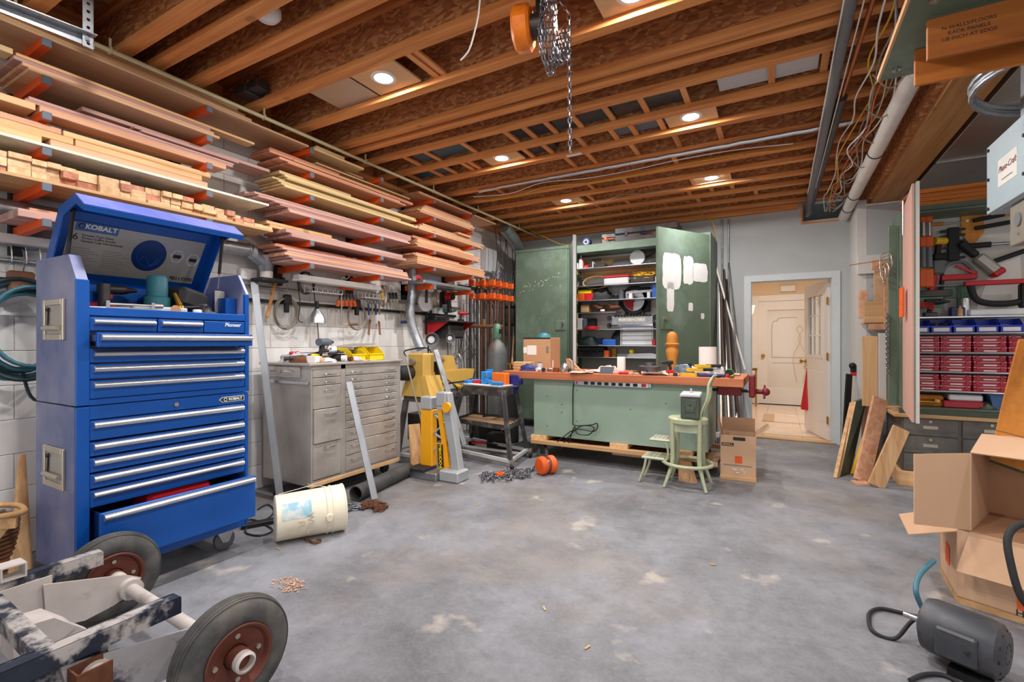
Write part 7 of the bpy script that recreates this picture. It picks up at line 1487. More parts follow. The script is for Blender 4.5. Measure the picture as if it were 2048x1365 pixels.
# things on the door leaf: rakes of orange combs, chains, wire tangle
fo = a0 + dv * .45 + nv * .014
for k in range(2): simple('feather_board', f'{["farther", "nearer"][k]} orange comb feather board on the pink door', 'feather board', (lambda b, o: [b.box(-.001, .014, -.035, .035, -.12, .12, .003, Matrix.Translation(o))] + [b.box(.014, .018, -.035, .02, -.11 + j * .02, -.1 + j * .02, 0, Matrix.Translation(o)) for j in range(11)] and b)(B(), a0 + dv * (.36 + .1 * k) - nv * -.014 + Vector((-.02, 0, 1.57)) + Vector((-.016, 0, 0))), 'orange', 'orange feather boards')
ch_ = B()
for k in range(3): x, y = 4.64, 5.36 + .02 * k; chain(ch_, [(x, y, 1.5), (x - .004, y, 1.3), (x, y + .004, .95 + .05 * k)], .03, .003, .018)
simple('hanging_chain', 'thin steel chains hanging beside the pink door', 'chain', ch_, 'chain_steel'); ch_ = B()
for k in range(3): ring_coil(ch_, (4.62, 5.38, 1.85 + .06 * k), (1, .3 * k, .2), .07, .004, 2, k, .02)
simple('wire_tangle', 'tangle of shiny wires hanging behind the pink door', 'wire', ch_, 'nickel', None, 60)
# red part cases in three tiers of three
n = 0
for ti, z in enumerate((RS[2], RS[1], RS[0])):
    q = random.Random(ti); xs = [(4.87, 5.0), (5.005, 5.205), (5.215, 5.42), (5.43, 5.63)]
    for ci, (x0, x1) in enumerate(xs):
        for k in range(3):
            j = q.uniform(-.006, .006); z0 = z + .0006 + k * .046; w_ = x1 - x0 if ci else .17; x0b = x0 if ci else x0 - .04
            t = thing('parts_case', f'red parts case, {["bottom", "middle", "top"][k]} of the {["first", "second", "third", "fourth"][ci]} stack from the pink door, {["upper", "middle", "lower"][ti]} shelf', 'case', (x0b + w_ / 2 + j, RY + .19 + j, z0), 0, 'red parts cases')
            B().box(-w_ / 2, w_ / 2, -.1, .1, 0, .028, .005).obj('base', 'red_case', t); B().box(-w_ / 2, w_ / 2, -.1, .1, .0285, .045, .005).obj('lid', 'clear_lid', t); B().box(-.04, .04, -.1025, -.1, .006, .017).obj('label_strip', 'paper', t)
            for s in (-1, 1): B().box(s * w_ * .36 - .012, s * w_ * .36 + .012, -.106, -.1, .016, .04, .002).obj('latch', 'red_case', t)
# blue bins
for k in range(5):
    x = 4.86 + .145 * k; t = g_bin(f'blue bin with white card, {["nearest the pink door", "second from the pink door, holding brass screws", "third from the pink door", "fourth from the pink door", "farthest from the pink door"][k]}', (x, RY + .16, RS[3] + .0006), 0, .136, .2, .115, 'bin_blue', 'blue bins in the tool cabinet', 'paper')
    if k == 1:
        q = random.Random(1); b = B()
        for i in range(60): o = Vector((q.uniform(-.05, .05), q.uniform(-.07, .07), q.uniform(.05, .085))); d = Vector((q.uniform(-1, 1), q.uniform(-1, 1), q.uniform(-.3, .3))).normalized() * .02; b.cyl(o - d, o + d, .0025, n=5)
        b.xf(Matrix.Translation((x, RY + .16, RS[3]))); simple('screws', 'heap of brass screws in the second blue bin', 'screws', b, 'brass')['kind'] = 'stuff'
    elif k > 1: simple('small_packet', f'{["", "", "clear", "grey", "pale"][k]} plastic packet in a blue bin', 'packet', B().box(-.045, .045, -.06, .06, 0, .06, .012).xf(place((x, RY + .18, RS[3] + .005), .3, .15)), ['', '', 'clear', 'grey_plastic', 'light_grey'][k])
# bottom shelf
g_case('orange brown leather case on lowest cabinet shelf', (4.92, RY + .2, .6905), 0, .22, .2, .1, 'leather', 'brass'); simple('clear_tray', 'clear plastic tray lying on a red box, lowest cabinet shelf', 'tray', B().box(5.06, 5.28, RY + .1, RY + .34, .752, .805, .01), 'clear'); simple('flat_box', 'flat red and pink box under the clear tray', 'box', B().box(5.02, 5.28, RY + .08, RY + .34, .691, .751, .008), 'red_case')
t = thing('blue_tub', 'dull blue plastic tub with white card on lowest shelf', 'tub', (5.44, RY + .18, .6905)); B().prism([(-.1, -.09, 0), (.1, -.09, 0), (.125, -.1, .12), (-.125, -.1, .12)], (0, .19, 0)).obj('tub', 'label_blue', t); B().box(-.14, .14, -.115, .105, .12, .135, .004).obj('rim', 'label_blue', t); B().box(-.05, .05, -.108, -.1, .06, .085).obj('card', 'paper', t)
g_bag('parts_bag', 'olive bag of hardware beside the blue tub', 'bag', (5.3, RY + .12, .6905), 0, .07, .06, .06, 'olive', 91)
# tools on the cabinet ledge and back panel
LZ = RS[4] + .0006
def bp(px, py, y=5.66): return P(px, py, y=y)
t = thing('chisel_block', 'golden wooden block holding four chisels on cabinet back', 'chisel rack', bp(1945, 448)); B().prism([(-.075, .0, .2), (.075, 0, .2), (.075, 0, -.08), (.02, 0, -.17), (-.02, 0, -.17), (-.075, 0, -.08)], (0, .06, 0)).obj('block', 'turned', t)
for k in range(2):
    for s in (-1, 1): B().cyl((s * .035, -.004, .16 - k * .13), (s * .035, .0, .16 - k * .13), .012, n=10).obj('plug', 'white_ink', t)
for k, (s, z) in enumerate(((-1, .14), (-1, .02), (1, .05), (1, .15))):
    c = thing('chisel', f'{["upper left", "lower left", "lower right", "upper right"][k]} wood-handled chisel in the golden block', 'chisel', bp(1945, 448) + Vector((s * .08, -.02, z)), 0, 'chisels in the golden block'); B().cyl((0, 0, 0), (s * .12, 0, .0), .007, n=8).obj('blade', 'steel', c); B().cyl((s * .12, 0, 0), (s * .26, 0, .008), .016, .013, n=10).obj('handle', 'turned', c, smooth=50)
for k, (px, py) in enumerate(((1845, 500), (1857, 500))):
    t = thing('grip_clamp', f'{["left", "right"][k]} orange and grey clamp hung beside the pink door', 'clamp', bp(px, py, 5.55), 0, 'orange and grey clamps'); B().box(-.028, .028, -.03, .0, .02, .12, .01).obj('head', 'orange', t); B().cyl((0, -.015, .12), (0, -.015, .24), .022, n=10).obj('sleeve', 'chrome', t, smooth=50); B().box(-.024, .024, -.03, .0, .24, .3, .008).obj('cap', 'orange', t); B().cyl((0, -.015, -.16), (0, -.015, .02), .026, .022, n=10).obj('grip', 'grey_plastic', t, smooth=50); B().box(-.03, .03, -.035, .0, -.34, -.17, .01).obj('foot', 'orange', t)
t = g_drill('yellow and black cordless drill on cabinet back', bp(1880, 500) - Vector((0, .03, .1)), .6, 'tool_yellow', 'black', 1.05)
t = thing('stapler', 'grey and red staple gun hanging under the yellow drill', 'stapler', bp(1875, 545)); B().box(-.045, .045, -.05, .0, -.02, .13, .015).obj('body', 'grey_plastic', t); B().bar((-.03, -.025, -.02), (-.05, -.025, -.18), .04, .05, (1, 0, 0), .01).obj('handle', 'red', t); B().bar((.03, -.025, -.02), (.02, -.025, -.17), .03, .03, (1, 0, 0), .008).obj('lever', 'black', t); B().ball((0, -.025, .14), .025).obj('knob', 'red', t, smooth=60)
t = thing('bit_tree', 'black dovetailed bit holder with spikes on cabinet back', 'bit holder', bp(1905, 492)); B().box(-.04, .04, -.04, 0, -.14, .16, .008).obj('body', 'black_soft', t)
for k in range(6): B().cyl((-.09, -.02, -.12 + k * .05), (.08, -.02, -.11 + k * .05), .011, n=8).obj('bit', 'hose_dark', t)
t = thing('protractor_saw', 'red and grey bow-shaped mitre tool on cabinet back', 'mitre tool', bp(1915, 550)); B().box(-.12, .12, -.05, 0, -.05, 0, .006).obj('base', 'red', t); B().tube(spline([(-.12, -.02, 0), (-.07, -.02, .09), (.03, -.02, .11), (.12, -.02, 0)], 5), .014, 8).obj('bow', 'grey_plastic', t, smooth=50); B().bar((-.02, -.03, .08), (.11, -.03, .0), .02, .02).obj('arm', 'red', t)
t = thing('heat_gun', 'grey and red heat gun slanting on the cabinet back', 'power tool', bp(1965, 520)); B().bar((-.16, -.04, .16), (-.05, -.04, .03), .06, .07, (0, 1, 0), .015).obj('nozzle', 'black_soft', t); B().bar((-.05, -.04, .03), (.08, -.04, -.12), .09, .1, (0, 1, 0), .02).obj('body', 'label_silver', t); B().bar((.065, -.04, -.1), (.1, -.04, -.145), .094, .104, (0, 1, 0), .015).obj('end_cap', 'red', t); B().bar((.05, -.03, -.03), (.28, -.03, .06), .035, .04, (0, 0, 1), .012).obj('handle', 'black_soft', t)
t = thing('long_driver', 'silver-barrelled driver lying on pegs above heat gun', 'power tool', bp(1985, 490)); B().cyl((-.2, -.03, 0), (.2, -.03, .0), .014, n=10).obj('barrel', 'steel', t, smooth=50); B().cyl((-.2, -.03, 0), (-.02, -.03, 0), .024, n=10).obj('grip', 'black_soft', t, smooth=50)
for k, (px, py, L) in enumerate(((1975, 440, .2), (1985, 455, .24))): simple('knife', f'{["upper", "lower"][k]} black-handled knife beside the golden block', 'knife', B().bar((-L / 2, 0, 0), (L / 2, 0, .03), .02, .035, (0, 0, 1), .006).xf(Matrix.Translation(bp(px, py) - Vector((0, .02, 0)))), 'black')
simple('paper_card', 'white ruled paper pinned on the cabinet back', 'paper', B().prism([bp(1990, 520, 5.676), bp(2040, 500, 5.676), bp(2046, 625, 5.676), bp(1950, 625, 5.676)], (0, .002, 0)), 'paper')
t = thing('nailer', 'red and black hand grip saw standing on cabinet ledge', 'power tool', (bp(1985, 600).x, 5.52, LZ)); B().box(-.22, .24, -.03, .03, .26, .3, .006).obj('rail', 'red', t); B().tube(spline([(-.18, 0, .26), (-.14, 0, .14), (-.02, 0, .1), (.14, 0, .12), (.2, 0, .24)], 5), .026, 8).obj('bow', 'black_soft', t, smooth=50); B().box(.12, .22, -.03, .03, .06, .26, .012).obj('grip', 'black', t); B().box(-.2, .2, -.05, .05, 0, .055, .01).obj('foot', 'clear', t); B().box(.16, .22, -.03, .03, .05, .08, .004).obj('heel', 'red', t)
t = thing('square_jig', 'dark green T-shaped jig on the cabinet back', 'jig', bp(1915, 585)); B().box(-.14, .12, -.02, 0, -.05, .05, .003).obj('plate', 'cap_green', t); B().box(-.01, .02, -.03, -.02, -.25, .05).obj('stem', 'olive', t); B().cyl((-.24, -.03, .06), (.2, -.03, .07), .012, n=8).obj('rod', 'steel', t)
t = thing('biscuit_rail', 'dark ribbed rail with bracket near the pink door', 'rail', bp(1862, 590, 5.6)); B().box(-.14, .14, -.03, 0, -.02, .04, .004).obj('rail', 'iron', t); B().box(-.1, .08, -.02, 0, -.12, -.02, .003).obj('bracket', 'cap_green', t)
g_drill('black angle driver lying on the cabinet ledge by the pink door', (4.98, 5.5, LZ), .1, 'black_soft', 'iron', .8)
for k in range(4): simple('red_pencil', f'{OW[k]} red pencil in the bundle by the pink door', 'pencil', B().cyl((4.86 + .0 * k, 5.45, LZ + .1 + .012 * k), (4.98, 5.46, LZ + .06 + .016 * k), .005, n=6), 'red', 'red pencils by the pink door')
g_can('silver cup on the cabinet ledge', (bp(1920, 620).x, 5.54, LZ), .04, .15, 'alum', 'cup'); g_bottle('small cream bottle beside the silver cup', (bp(1908, 625).x, 5.5, LZ), .02, .09, 'pine_x', 'pine_x'); simple('blue_box', 'blue and white packet on the cabinet ledge', 'packet', B().box(5.1, 5.2, 5.5, 5.58, LZ, LZ + .08, .006), 'navy')
# plywood strips on the cabinet top
for k in range(8): simple('panel_strip', f'{ORD[k]} brown hardboard strip stacked on the open tool cabinet', 'board', B().box(4.78 + .01 * (k % 3), 5.42 - .02 * (k % 4), RY + .02 + .01 * (k % 2), 5.7, 2.4255 + k * .0185, 2.4435 + k * .0185, .002), 'stained_ply', 'hardboard strips on the tool cabinet')
# power box on the beam side, outlet under it, cable loop
eb = thing('phase_converter', 'pale blue-grey phase converter box mounted high at right edge', 'electrical box', (4.95, 3.3, 1.95))
mat('box_bluegrey', (176, 194, 202), .45, .2, var=.03)
B().box(4.81, 5.1, 2.98, 3.585, 1.95, 2.33, .004).obj('cabinet', 'box_bluegrey', eb, w=True); B().box(4.798, 4.81, 2.97, 3.59, 1.955, 2.325, .003).obj('cover', 'box_bluegrey', eb, w=True)
for (y, z) in ((3.56, 2.3), (3.56, 2.14), (3.56, 1.98), (3.12, 2.22), (3.12, 2.04)): B().cyl((4.798, y, z), (4.79, y, z), .009, n=8).obj('screw', 'dark_metal', eb, w=True)
B().box(4.7965, 4.798, 3.2, 3.43, 2.06, 2.2).obj('name_card', 'paper', eb, w=True); LX = axes((0, -1, 0), (0, 0, 1)); text('Phase-Craft', 'lettering', 'red_iron', eb, (4.796, 3.315, 2.145), .045, LX, shear=.3); B().box(4.796, 4.7968, 3.25, 3.38, 2.085, 2.091).obj('print_line', 'ink_grey', eb, w=True)
B().box(4.86, 4.98, 3.3, 3.36, 2.33, 2.78).obj('hanger', 'galv', eb, w=True)
t = thing('twist_outlet', 'beige twist-lock outlet box under the phase converter', 'outlet', (4.88, 3.25, 1.74)); B().box(-.05, .08, -.1, .14, 0, .205, .004).obj('box', 'nickel', t); B().cyl((-.05, .04, .12), (-.056, .04, .12), .035, n=18).obj('socket', 'grey_plastic', t, smooth=40); B().cyl((-.05, .04, .05), (-.054, .04, .05), .008, n=8).obj('screw', 'steel', t)
simple('cable_loop', 'thick grey cable looping above the phase converter', 'cable', ring_coil(B(), (4.95, 3.2, 2.5), (.1, .1, 1), .3, .014, 3, 5, .01), 'galv', None, 60)
# overhead shelf: green plywood on two stained cleats
os_ = thing('overhead_shelf', 'green plywood shelf hung from ceiling with two stained boards', 'shelf', (4.9, 2.4, 2.35))
B().box(4.222, 5.6, 1.6, 2.9, 2.521, 2.54).obj('panel', 'cab_green', os_, w=True); B().box(4.212, 4.222, 1.6, 2.9, 2.518, 2.543).obj('edge', 'pine_y', os_, w=True)
B().box(4.31, 5.6, 2.66, 2.68, 2.365, 2.52, .002).obj('cleat', 'stained_ply', os_, w=True); c = B().box(4.3, 5.6, 2.41, 2.43, 2.35, 2.505, .002).obj('cleat', 'stained_ply', os_, w=True)
for k, s in enumerate(('N WALLS/FLOORS', 'RACK PANELS', '1/8 INCH AT EDGE')): text(s, 'lettering', 'ink', os_, (4.42, 2.4095, 2.455 - k * .022), .019, FRONTY, ext=.0003)
for (x, y) in ((4.27, 2.8), (4.3, 2.3)): B().cyl((x, y, 2.521), (x, y, 2.51), .018, n=12).obj('washer', 'steel', os_, w=True); B().cyl((x, y, 2.5), (x, y, 3.0), .006, n=8).obj('threaded_rod', 'galv', os_, w=True)
B().box(4.6, 4.7, 1.65, 1.75, 2.54, 3.0).obj('side_post', 'pine_z', os_, w=True)
t = thing('metal_flue', 'shiny round metal flue piece lying on the overhead shelf', 'flue', (4.55, 2.3, 2.5405)); B().lathe([(.095, -.25), (.1, -.25), (.1, .3), (.095, .3)], (0, 0, .101), (1, 0, 0), 24, True).obj('pipe', 'galv', t, smooth=40)
# ================================================================== lumber, panels and boards by the door
simple('wall_board', 'white painted board fixed on the grey wall right of the doorway', 'board', B().box(4.535, 5.0, 6.36, 6.395, 1.99, 2.19, .003), 'white_drywall')
wr = thing('wood_bin', 'nested wooden offcut bin hanging right of the doorway', 'wooden bin', (4.7, 6.2, 1.4))
for k, (x0, x1, z0, z1, y, m) in enumerate(((4.56, 4.74, 1.45, 1.67, 6.1, 'pine_x'), (4.73, 4.88, 1.45, 1.6, 6.12, 'tanply'), (4.53, 4.6, 1.5, 1.8, 6.2, 'redpine'), (4.72, 4.77, 1.42, 2.05, 6.06, 'redpine'), (4.63, 4.9, 2.0, 2.1, 6.14, 'redpine'), (4.66, 4.9, 1.62, 2.0, 6.22, 'tanply'), (4.6, 4.9, 1.38, 1.44, 6.1, 'redpine'))): B().box(x0, x1, y, y + .03, z0, z1, .002).obj('panel', m, wr, w=True)
B().box(4.56, 4.9, 6.13, 6.36, 1.44, 1.46).obj('bottom', 'pine_x', wr, w=True)
simple('thin_lath', 'thin wooden lath lying across the wooden bin top', 'lath', B().bar((4.42, 6.0, 2.045), (4.9, 6.1, 2.11), .03, .008), 'pine_x')
simple('cord_tool', 'black bracket and cord hanging on the wooden bin', 'cord', B().box(4.77, 4.83, 6.03, 6.05, 1.93, 2.03).tube(spline([(4.8, 6.04, 2.02), (4.88, 6.0, 1.95), (4.86, 6.0, 1.86), (4.78, 6.02, 1.88)], 6), .007, 6), 'black')
simple('plywood_strip', 'knotty plywood strip with screw holes beside white panel', 'plywood', B().box(4.52, 4.645, 5.9, 5.92, .61, 1.31, .002), 'pine_z'); simple('white_hardboard', 'tall grey-white panel leaning behind the pink door', 'panel', B().box(4.65, 4.71, 5.87, 5.89, .6, 1.34, .002).box(4.65, 4.8, 5.9, 5.92, .6, 1.34), 'peg_white')
simple('support_rack', 'dark brown rack of boards below the plywood strip', 'boards', B().box(4.56, 4.6, 5.9, 6.3, .0, .6).box(4.62, 4.66, 5.9, 6.3, .0, .605), 'brown')
def lean(label, p0, p1, wd, th, out, m, sp=None): return simple('leaning_plank', label, 'board', B().bar(p0, p1, th, wd, out), m, 'boards leaning right of the doorway')
simple('leaning_plank', 'thick green-faced plywood panel leaning right of the doorway', 'board', B().prism([P(1672, 953, z=.004), P(1694, 945, z=.004), P(1726, 797, y=6.05), P(1705, 803, y=5.95)], (.03, -.01, .0)), 'olive', 'boards leaning right of the doorway'); simple('leaning_plank', 'pale plywood edge strip against the green-faced panel', 'board', B().prism([P(1666, 955, z=.004), P(1672, 953, z=.004), P(1705, 803, y=5.95), P(1699, 806, y=5.95)], (.028, -.01, .0)), 'pine_z', 'boards leaning right of the doorway'); lean('dark slim panel leaning behind the plywood panel', (4.4, 6.2, .005), (4.46, 6.36, .9), .07, .02, (1, .9, 0), 'dark_metal')
lean('orange pine board leaning on the drawer unit', (4.43, 5.22, .01), (4.62, 5.6, .72), .13, .03, (1, .6, 0), 'redpine'); lean('wide brown plank leaning on the drawer unit front', (4.52, 5.12, .01), (4.72, 5.28, .5), .13, .022, (1, .4, 0), 'pine_z'); lean('yellow metal bar leaning behind the orange pine board', (4.4, 5.5, .005), (4.56, 5.7, .5), .03, .03, (1, .6, 0), 'tool_yellow')
simple('floor_offcut', 'flat brown offcut lying on the concrete by leaning boards', 'offcut', B().box(-.06, .06, -.05, .05, 0, .022, .002).xf(place((4.42, 5.16, 0), .4)), 'redpine')
t = thing('wall_grinder', 'small black and red tool hung on the grey wall return', 'hand tool', (4.5, 6.45, .95)); B().ball((0, 0, .04), .035).box(-.02, .034, -.02, .02, -.03, .04, .006).obj('body', 'black', t, smooth=50); B().box(-.02, .034, -.02, .02, -.07, -.03, .006).obj('tip', 'red', t)
# ================================================================== cartons, motor, apron in the right foreground
A_ = Vector((4.54, 3.04, 0)); U = Vector((.91, -.41, 0)); W_ = Vector((.05, 1, 0)).normalized()
b1 = thing('moving_box', 'lower brown moving carton with orange logo at right edge', 'cardboard box', A_)
hh_ = .35; c0, c1, c2, c3 = A_, A_ + U * .6, A_ + U * .6 + W_ * .36, A_ + W_ * .36
def wallp(p, q, z0, z1, t=.005): n = (q - p).cross(Vector((0, 0, 1))).normalized() * -t; return B().prism([p + Vector((0, 0, z0)), q + Vector((0, 0, z0)), q + Vector((0, 0, z1)), p + Vector((0, 0, z1))], n)
for p, q in ((c0, c1), (c1, c2), (c2, c3), (c3, c0)): wallp(p, q, .03, hh_).obj('side', 'kraft', b1, w=True)
B().prism([c0 + Vector((0, 0, .03)), c1 + Vector((0, 0, .03)), c2 + Vector((0, 0, .03)), c3 + Vector((0, 0, .03))], (0, 0, .005)).obj('bottom', 'kraft', b1, w=True)
B().prism([c0 + Vector((0, 0, 0)), c1, c2, c3], (0, 0, .0295)).obj('pallet_board', 'pine_x', b1, w=True)
fz = Vector((0, 0, hh_ - .01)); B().prism([c0 + fz, c3 + fz, c3 + fz + Vector((-.2, -.14, -.02)), c0 + fz + Vector((-.2, -.1, -.02))], (0, 0, .005)).obj('flap', 'kraft', b1, w=True)
nf_ = Vector((U.y, -U.x, 0)); FU = axes(U, (0, 0, 1))
def fp_(u, z, o=.0015): return c0 + U * u + Vector((0, 0, z)) + nf_ * o
B().prism([fp_(.2, .06), fp_(.42, .06), fp_(.42, .24), fp_(.2, .24)], nf_ * .001).obj('logo_square', 'hd_orange', b1, w=True)
for k in range(3): B().prism([fp_(.22 + .05 * k, .1 + .02 * k, .003), fp_(.25 + .05 * k, .12 + .02 * k, .003), fp_(.25 + .05 * k, .2 + .01 * k, .003), fp_(.22 + .05 * k, .17 + .01 * k, .003)], nf_ * .001).obj('logo_stroke', 'kraft', b1, w=True)
text('How', 'lettering', 'ink', b1, fp_(.235, .043, .002), .04, FU)
LF = axes(-W_, (0, 0, 1)); nl = (-W_).cross(Vector((0, 0, 1))).normalized(); B().prism([c0 + W_ * a + Vector((0, 0, z)) + nl * .0015 for a, z in ((.22, .12), (.14, .12), (.14, .22), (.22, .22))], nl * .001).obj('logo_square', 'hd_orange', b1, w=True)
z2 = hh_ + .002; E_ = c0 + U * .05 + W_ * .02; HB = .37
b2_ = thing('moving_box', 'big open carton lying on its side on the lower carton', 'cardboard box', E_ + Vector((0, 0, z2)))
V2 = Vector((.41, .91, 0)); e0, e1, e2, e3 = E_, E_ + U * .62, E_ + U * .62 + V2 * .42, E_ + V2 * .42
for p, q, m in ((e1, e2, 'kraft'), (e2, e3, 'cardboard_in'), (e3, e0, 'kraft')): wallp(p, q, z2, z2 + HB).obj('side', m, b2_, w=True)
for z in (z2, z2 + HB): B().prism([v + Vector((0, 0, z)) for v in (e0, e1, e2, e3)], (0, 0, .005)).obj('side', 'cardboard_in', b2_, w=True)
FL = Vector((-.78, -.5, 0)); B().prism([e0 + Vector((0, 0, z2 + .005)), e0 + Vector((0, 0, z2 + HB)), e0 + FL * .3 + Vector((0, 0, z2 + HB - .0)), e0 + FL * .3 + Vector((0, 0, z2 + .04))], FL.cross(Vector((0, 0, 1))).normalized() * .005).obj('flap', 'kraft', b2_, w=True)
dn = -V2 * .1 + Vector((0, 0, -.17)); B().prism([e0 + Vector((0, 0, z2)) - V2 * .004, e1 + Vector((0, 0, z2)) - V2 * .004, e1 + Vector((0, 0, z2)) + dn, e0 + Vector((0, 0, z2)) + dn - U * .03], -V2 * .005).obj('flap', 'kraft', b2_, w=True)
up_ = V2 * -.06 + Vector((0, 0, .1)); B().prism([e0 + Vector((0, 0, z2 + HB)), e1 + Vector((0, 0, z2 + HB)), e1 + Vector((0, 0, z2 + HB)) + up_ + V2 * .3, e0 + Vector((0, 0, z2 + HB)) + V2 * .25 + Vector((0, 0, .06))], (0, 0, .005)).obj('flap', 'kraft', b2_, w=True)
mo = thing('electric_motor', 'dusty black electric motor lying on the floor, right foreground', 'motor', (4.42, 2.4, 0))
m0, m1 = Vector((4.3, 2.49, .125)), Vector((4.52, 2.37, .125)); md = (m1 - m0).normalized()
mat('motor_black', (66, 68, 74), .45, .3, var=.12, col2=(112, 106, 102), amt=.5, s2=6)
B().lathe([(.0, 0), (.06, 0), (.095, .015), (.102, .04), (.102, .2), (.095, .228), (.07, .246), (0, .248)], m0, md, 32).obj('shell', 'motor_black', mo, w=True, smooth=35)
B().cyl(m0, m0 - md * .06, .011, n=12).obj('shaft', 'steel', mo, w=True, smooth=40)
sd2 = md.cross(Vector((0, 0, 1))).normalized(); B().bar(m0 + md * .07 + sd2 * .1 + Vector((0, 0, .0)), m0 + md * .19 + sd2 * .1, .03, .11, (0, 0, 1), .008).obj('terminal_box', 'motor_black', mo, w=True)
for s in (-.06, .06): B().bar(m0 + md * .1 + sd2 * s + Vector((0, 0, -.11)), m0 + md * .22 + sd2 * s + Vector((0, 0, -.11)), .05, .03).obj('foot', 'black', mo, w=True)
uu = md.orthogonal().normalized(); vv = md.cross(uu)
for k in range(10): a = 2 * PI * k / 10; B().bar(m0 + md * .243 + (uu * math.cos(a) + vv * math.sin(a)) * .03, m0 + md * .236 + (uu * math.cos(a) + vv * math.sin(a)) * .08, .012, .01, md).obj('vent', 'black', mo, w=True)
B().tube(spline([m0 + md * .17 + sd2 * .12, P(1840, 1238, z=.1), P(1790, 1278, z=.01), P(1745, 1262, z=.01), P(1738, 1230, z=.01), P(1760, 1218, z=.01), P(1810, 1228, z=.01), P(1850, 1238, z=.01)], 8), .008, 8).obj('cord', 'black_soft', mo, w=True, smooth=60)
simple('blue_hose', 'short blue hose arching behind the motor shaft', 'hose', B().tube(spline([P(1868, 1122, y=2.95), P(1840, 1150, y=2.85), P(1832, 1185, y=2.75), P(1850, 1228, z=.02)], 8), .011, 8), 'hose_teal', None, 60)
simple('black_hose', 'thick black cable hanging over carton at right edge', 'cable', B().tube(spline([P(2060, 1045, y=2.5), P(2030, 1055, y=2.48), P(2015, 1080, y=2.45), P(2022, 1130, y=2.42), P(2040, 1190, y=2.4), P(2070, 1230, y=2.4)], 8), .012, 8), 'black_soft', None, 60)
simple('floor_cable', 'black cable on the floor at bottom right corner', 'cable', B().tube(spline([P(1820, 1362, z=.008), P(1850, 1350, z=.008), P(1890, 1352, z=.008), P(1930, 1375, z=.008)], 6), .008, 8), 'black_soft', None, 60)
ap = thing('leather_apron', 'orange suede welding jacket sleeve hanging at right edge', 'jacket', (4.95, 3.25, .62))
g_ = []
for i in range(9):
    zf = i / 8; row = []
    for j in range(9):
        f = j / 8; pl_ = P(2048 - 12 + (1985 - 2036) * zf, 680 + 245 * zf, y=3.2); row.append((pl_.x + f * .34, 3.2 + .04 * math.sin(f * 9 + zf * 2) + .03 * f, pl_.z - .12 * f * zf + .02 * f))
    g_.append(row)
B().sheet(g_, .006).obj('sleeve', 'leather', ap, w=True, smooth=60); B().tube([(q[0], q[1] - .003, q[2]) for q in g_[-1]], .006, 6).obj('hem', 'olive', ap, w=True); B().tube([(q[0], q[1] - .002, q[2] - .0) for q in g_[6]], .002, 5).obj('seam', 'brown', ap, w=True)
t = thing('coat_stand', 'black pole stand outside right edge carrying the suede jacket', 'stand', (5.12, 3.28, 0)); B().cyl((0, 0, .02), (0, 0, 1.5), .015, n=10).cyl((0, 0, 1.3), (-.3, -.06, 1.28), .008, n=8).obj('pole', 'black', t); B().cyl((0, 0, 0), (0, 0, .02), .14, n=24).obj('base', 'black', t, smooth=40)
# ---- more of the clutter: steel cabinet, bench, floor
q = random.Random(21)
KIND = [('socket', 'steel'), ('hose clamp', 'nickel'), ('plastic bushing', 'black_soft'), ('brass fitting', 'brass'), ('white spacer', 'white_plastic'), ('wood plug', 'pine_x'), ('rubber puck', 'black'), ('copper coupling', 'copper')]
def bits(n, x0, x1, y0, y1, z, where, grp, seed):
    q = random.Random(seed); bpy.context.view_layer.update(); occ = []
    for o in COL.objects:        # footprints already taken on this surface
        if o.type != 'MESH': continue
        c = [o.matrix_world @ Vector(v) for v in o.bound_box]; zs_ = [v.z for v in c]
        if min(zs_) < z + .05 and max(zs_) > z + .004:
            xs_, ys_ = [v.x for v in c], [v.y for v in c]
            if max(xs_) - min(xs_) < .5 and max(ys_) - min(ys_) < .5: occ.append((min(xs_), max(xs_), min(ys_), max(ys_)))
    AD = ['tiny', 'small', 'short', 'squat', 'dull', 'shiny', 'worn', 'plain']
    for k in range(n):
        nm, m = KIND[(k * 3 + seed) % 8]; r = q.uniform(.012, .024); h = q.uniform(.02, .045)
        for tr in range(80):
            x, y = q.uniform(x0, x1), q.uniform(y0, y1); e = max(r, h) + .002
            if not any(a - e < x < b + e and c - e < y < d + e for a, b, c, d in occ): break
        else: continue
        occ.append((x - e, x + e, y - e, y + e))
        b = B().lathe([(r * .6, 0), (r, .003), (r, h - .003), (r * .7, h)], (0, 0, 0), n=10) if k % 2 else B().cyl((-h, 0, r), (h, 0, r), r, r * .8, n=10)
        simple(nm.replace(' ', '_'), f'{AD[(k + k // 8) % 8]} {nm} {where}', 'hardware', b.xf(place((x, y, z), q.uniform(0, 6))), m, grp, 45)
bits(16, .3, .6, 2.5, 2.98, TZc, 'loose among the tools on the steel cabinet', 'loose hardware on the steel cabinet', 1)
bits(14, 1.45, 2.05, 4.62, 4.8, BZ, 'loose on the bench before the shipping box', 'loose hardware on bench left half', 2)
bits(14, 2.5, 3.45, 4.62, 5.0, BZ, 'loose on the right half of the bench', 'loose hardware on bench right half', 5)
bits(10, .68, .92, 1.02, 1.7, TT, 'loose in the blue chest tray', 'loose hardware in the chest tray', 3)
for k in range(3): g_screwdriver(f'{["blue", "yellow", "black"][k]}-handled screwdriver among the steel cabinet pile', (.45 + .05 * k, 2.58 + .1 * k, TZc + .03 + .012 * k), .7 + .5 * k, ['tool_blue', 'yellow', 'black_soft'][k], .2)
for k in range(3): g_screwdriver(f'{["red", "blue", "yellow"][k]}-handled screwdriver on the workbench', (2.5 + .22 * k, 4.66 + .05 * k, BZ), .3 + .6 * k, ['red', 'tool_blue', 'yellow'][k], .2)
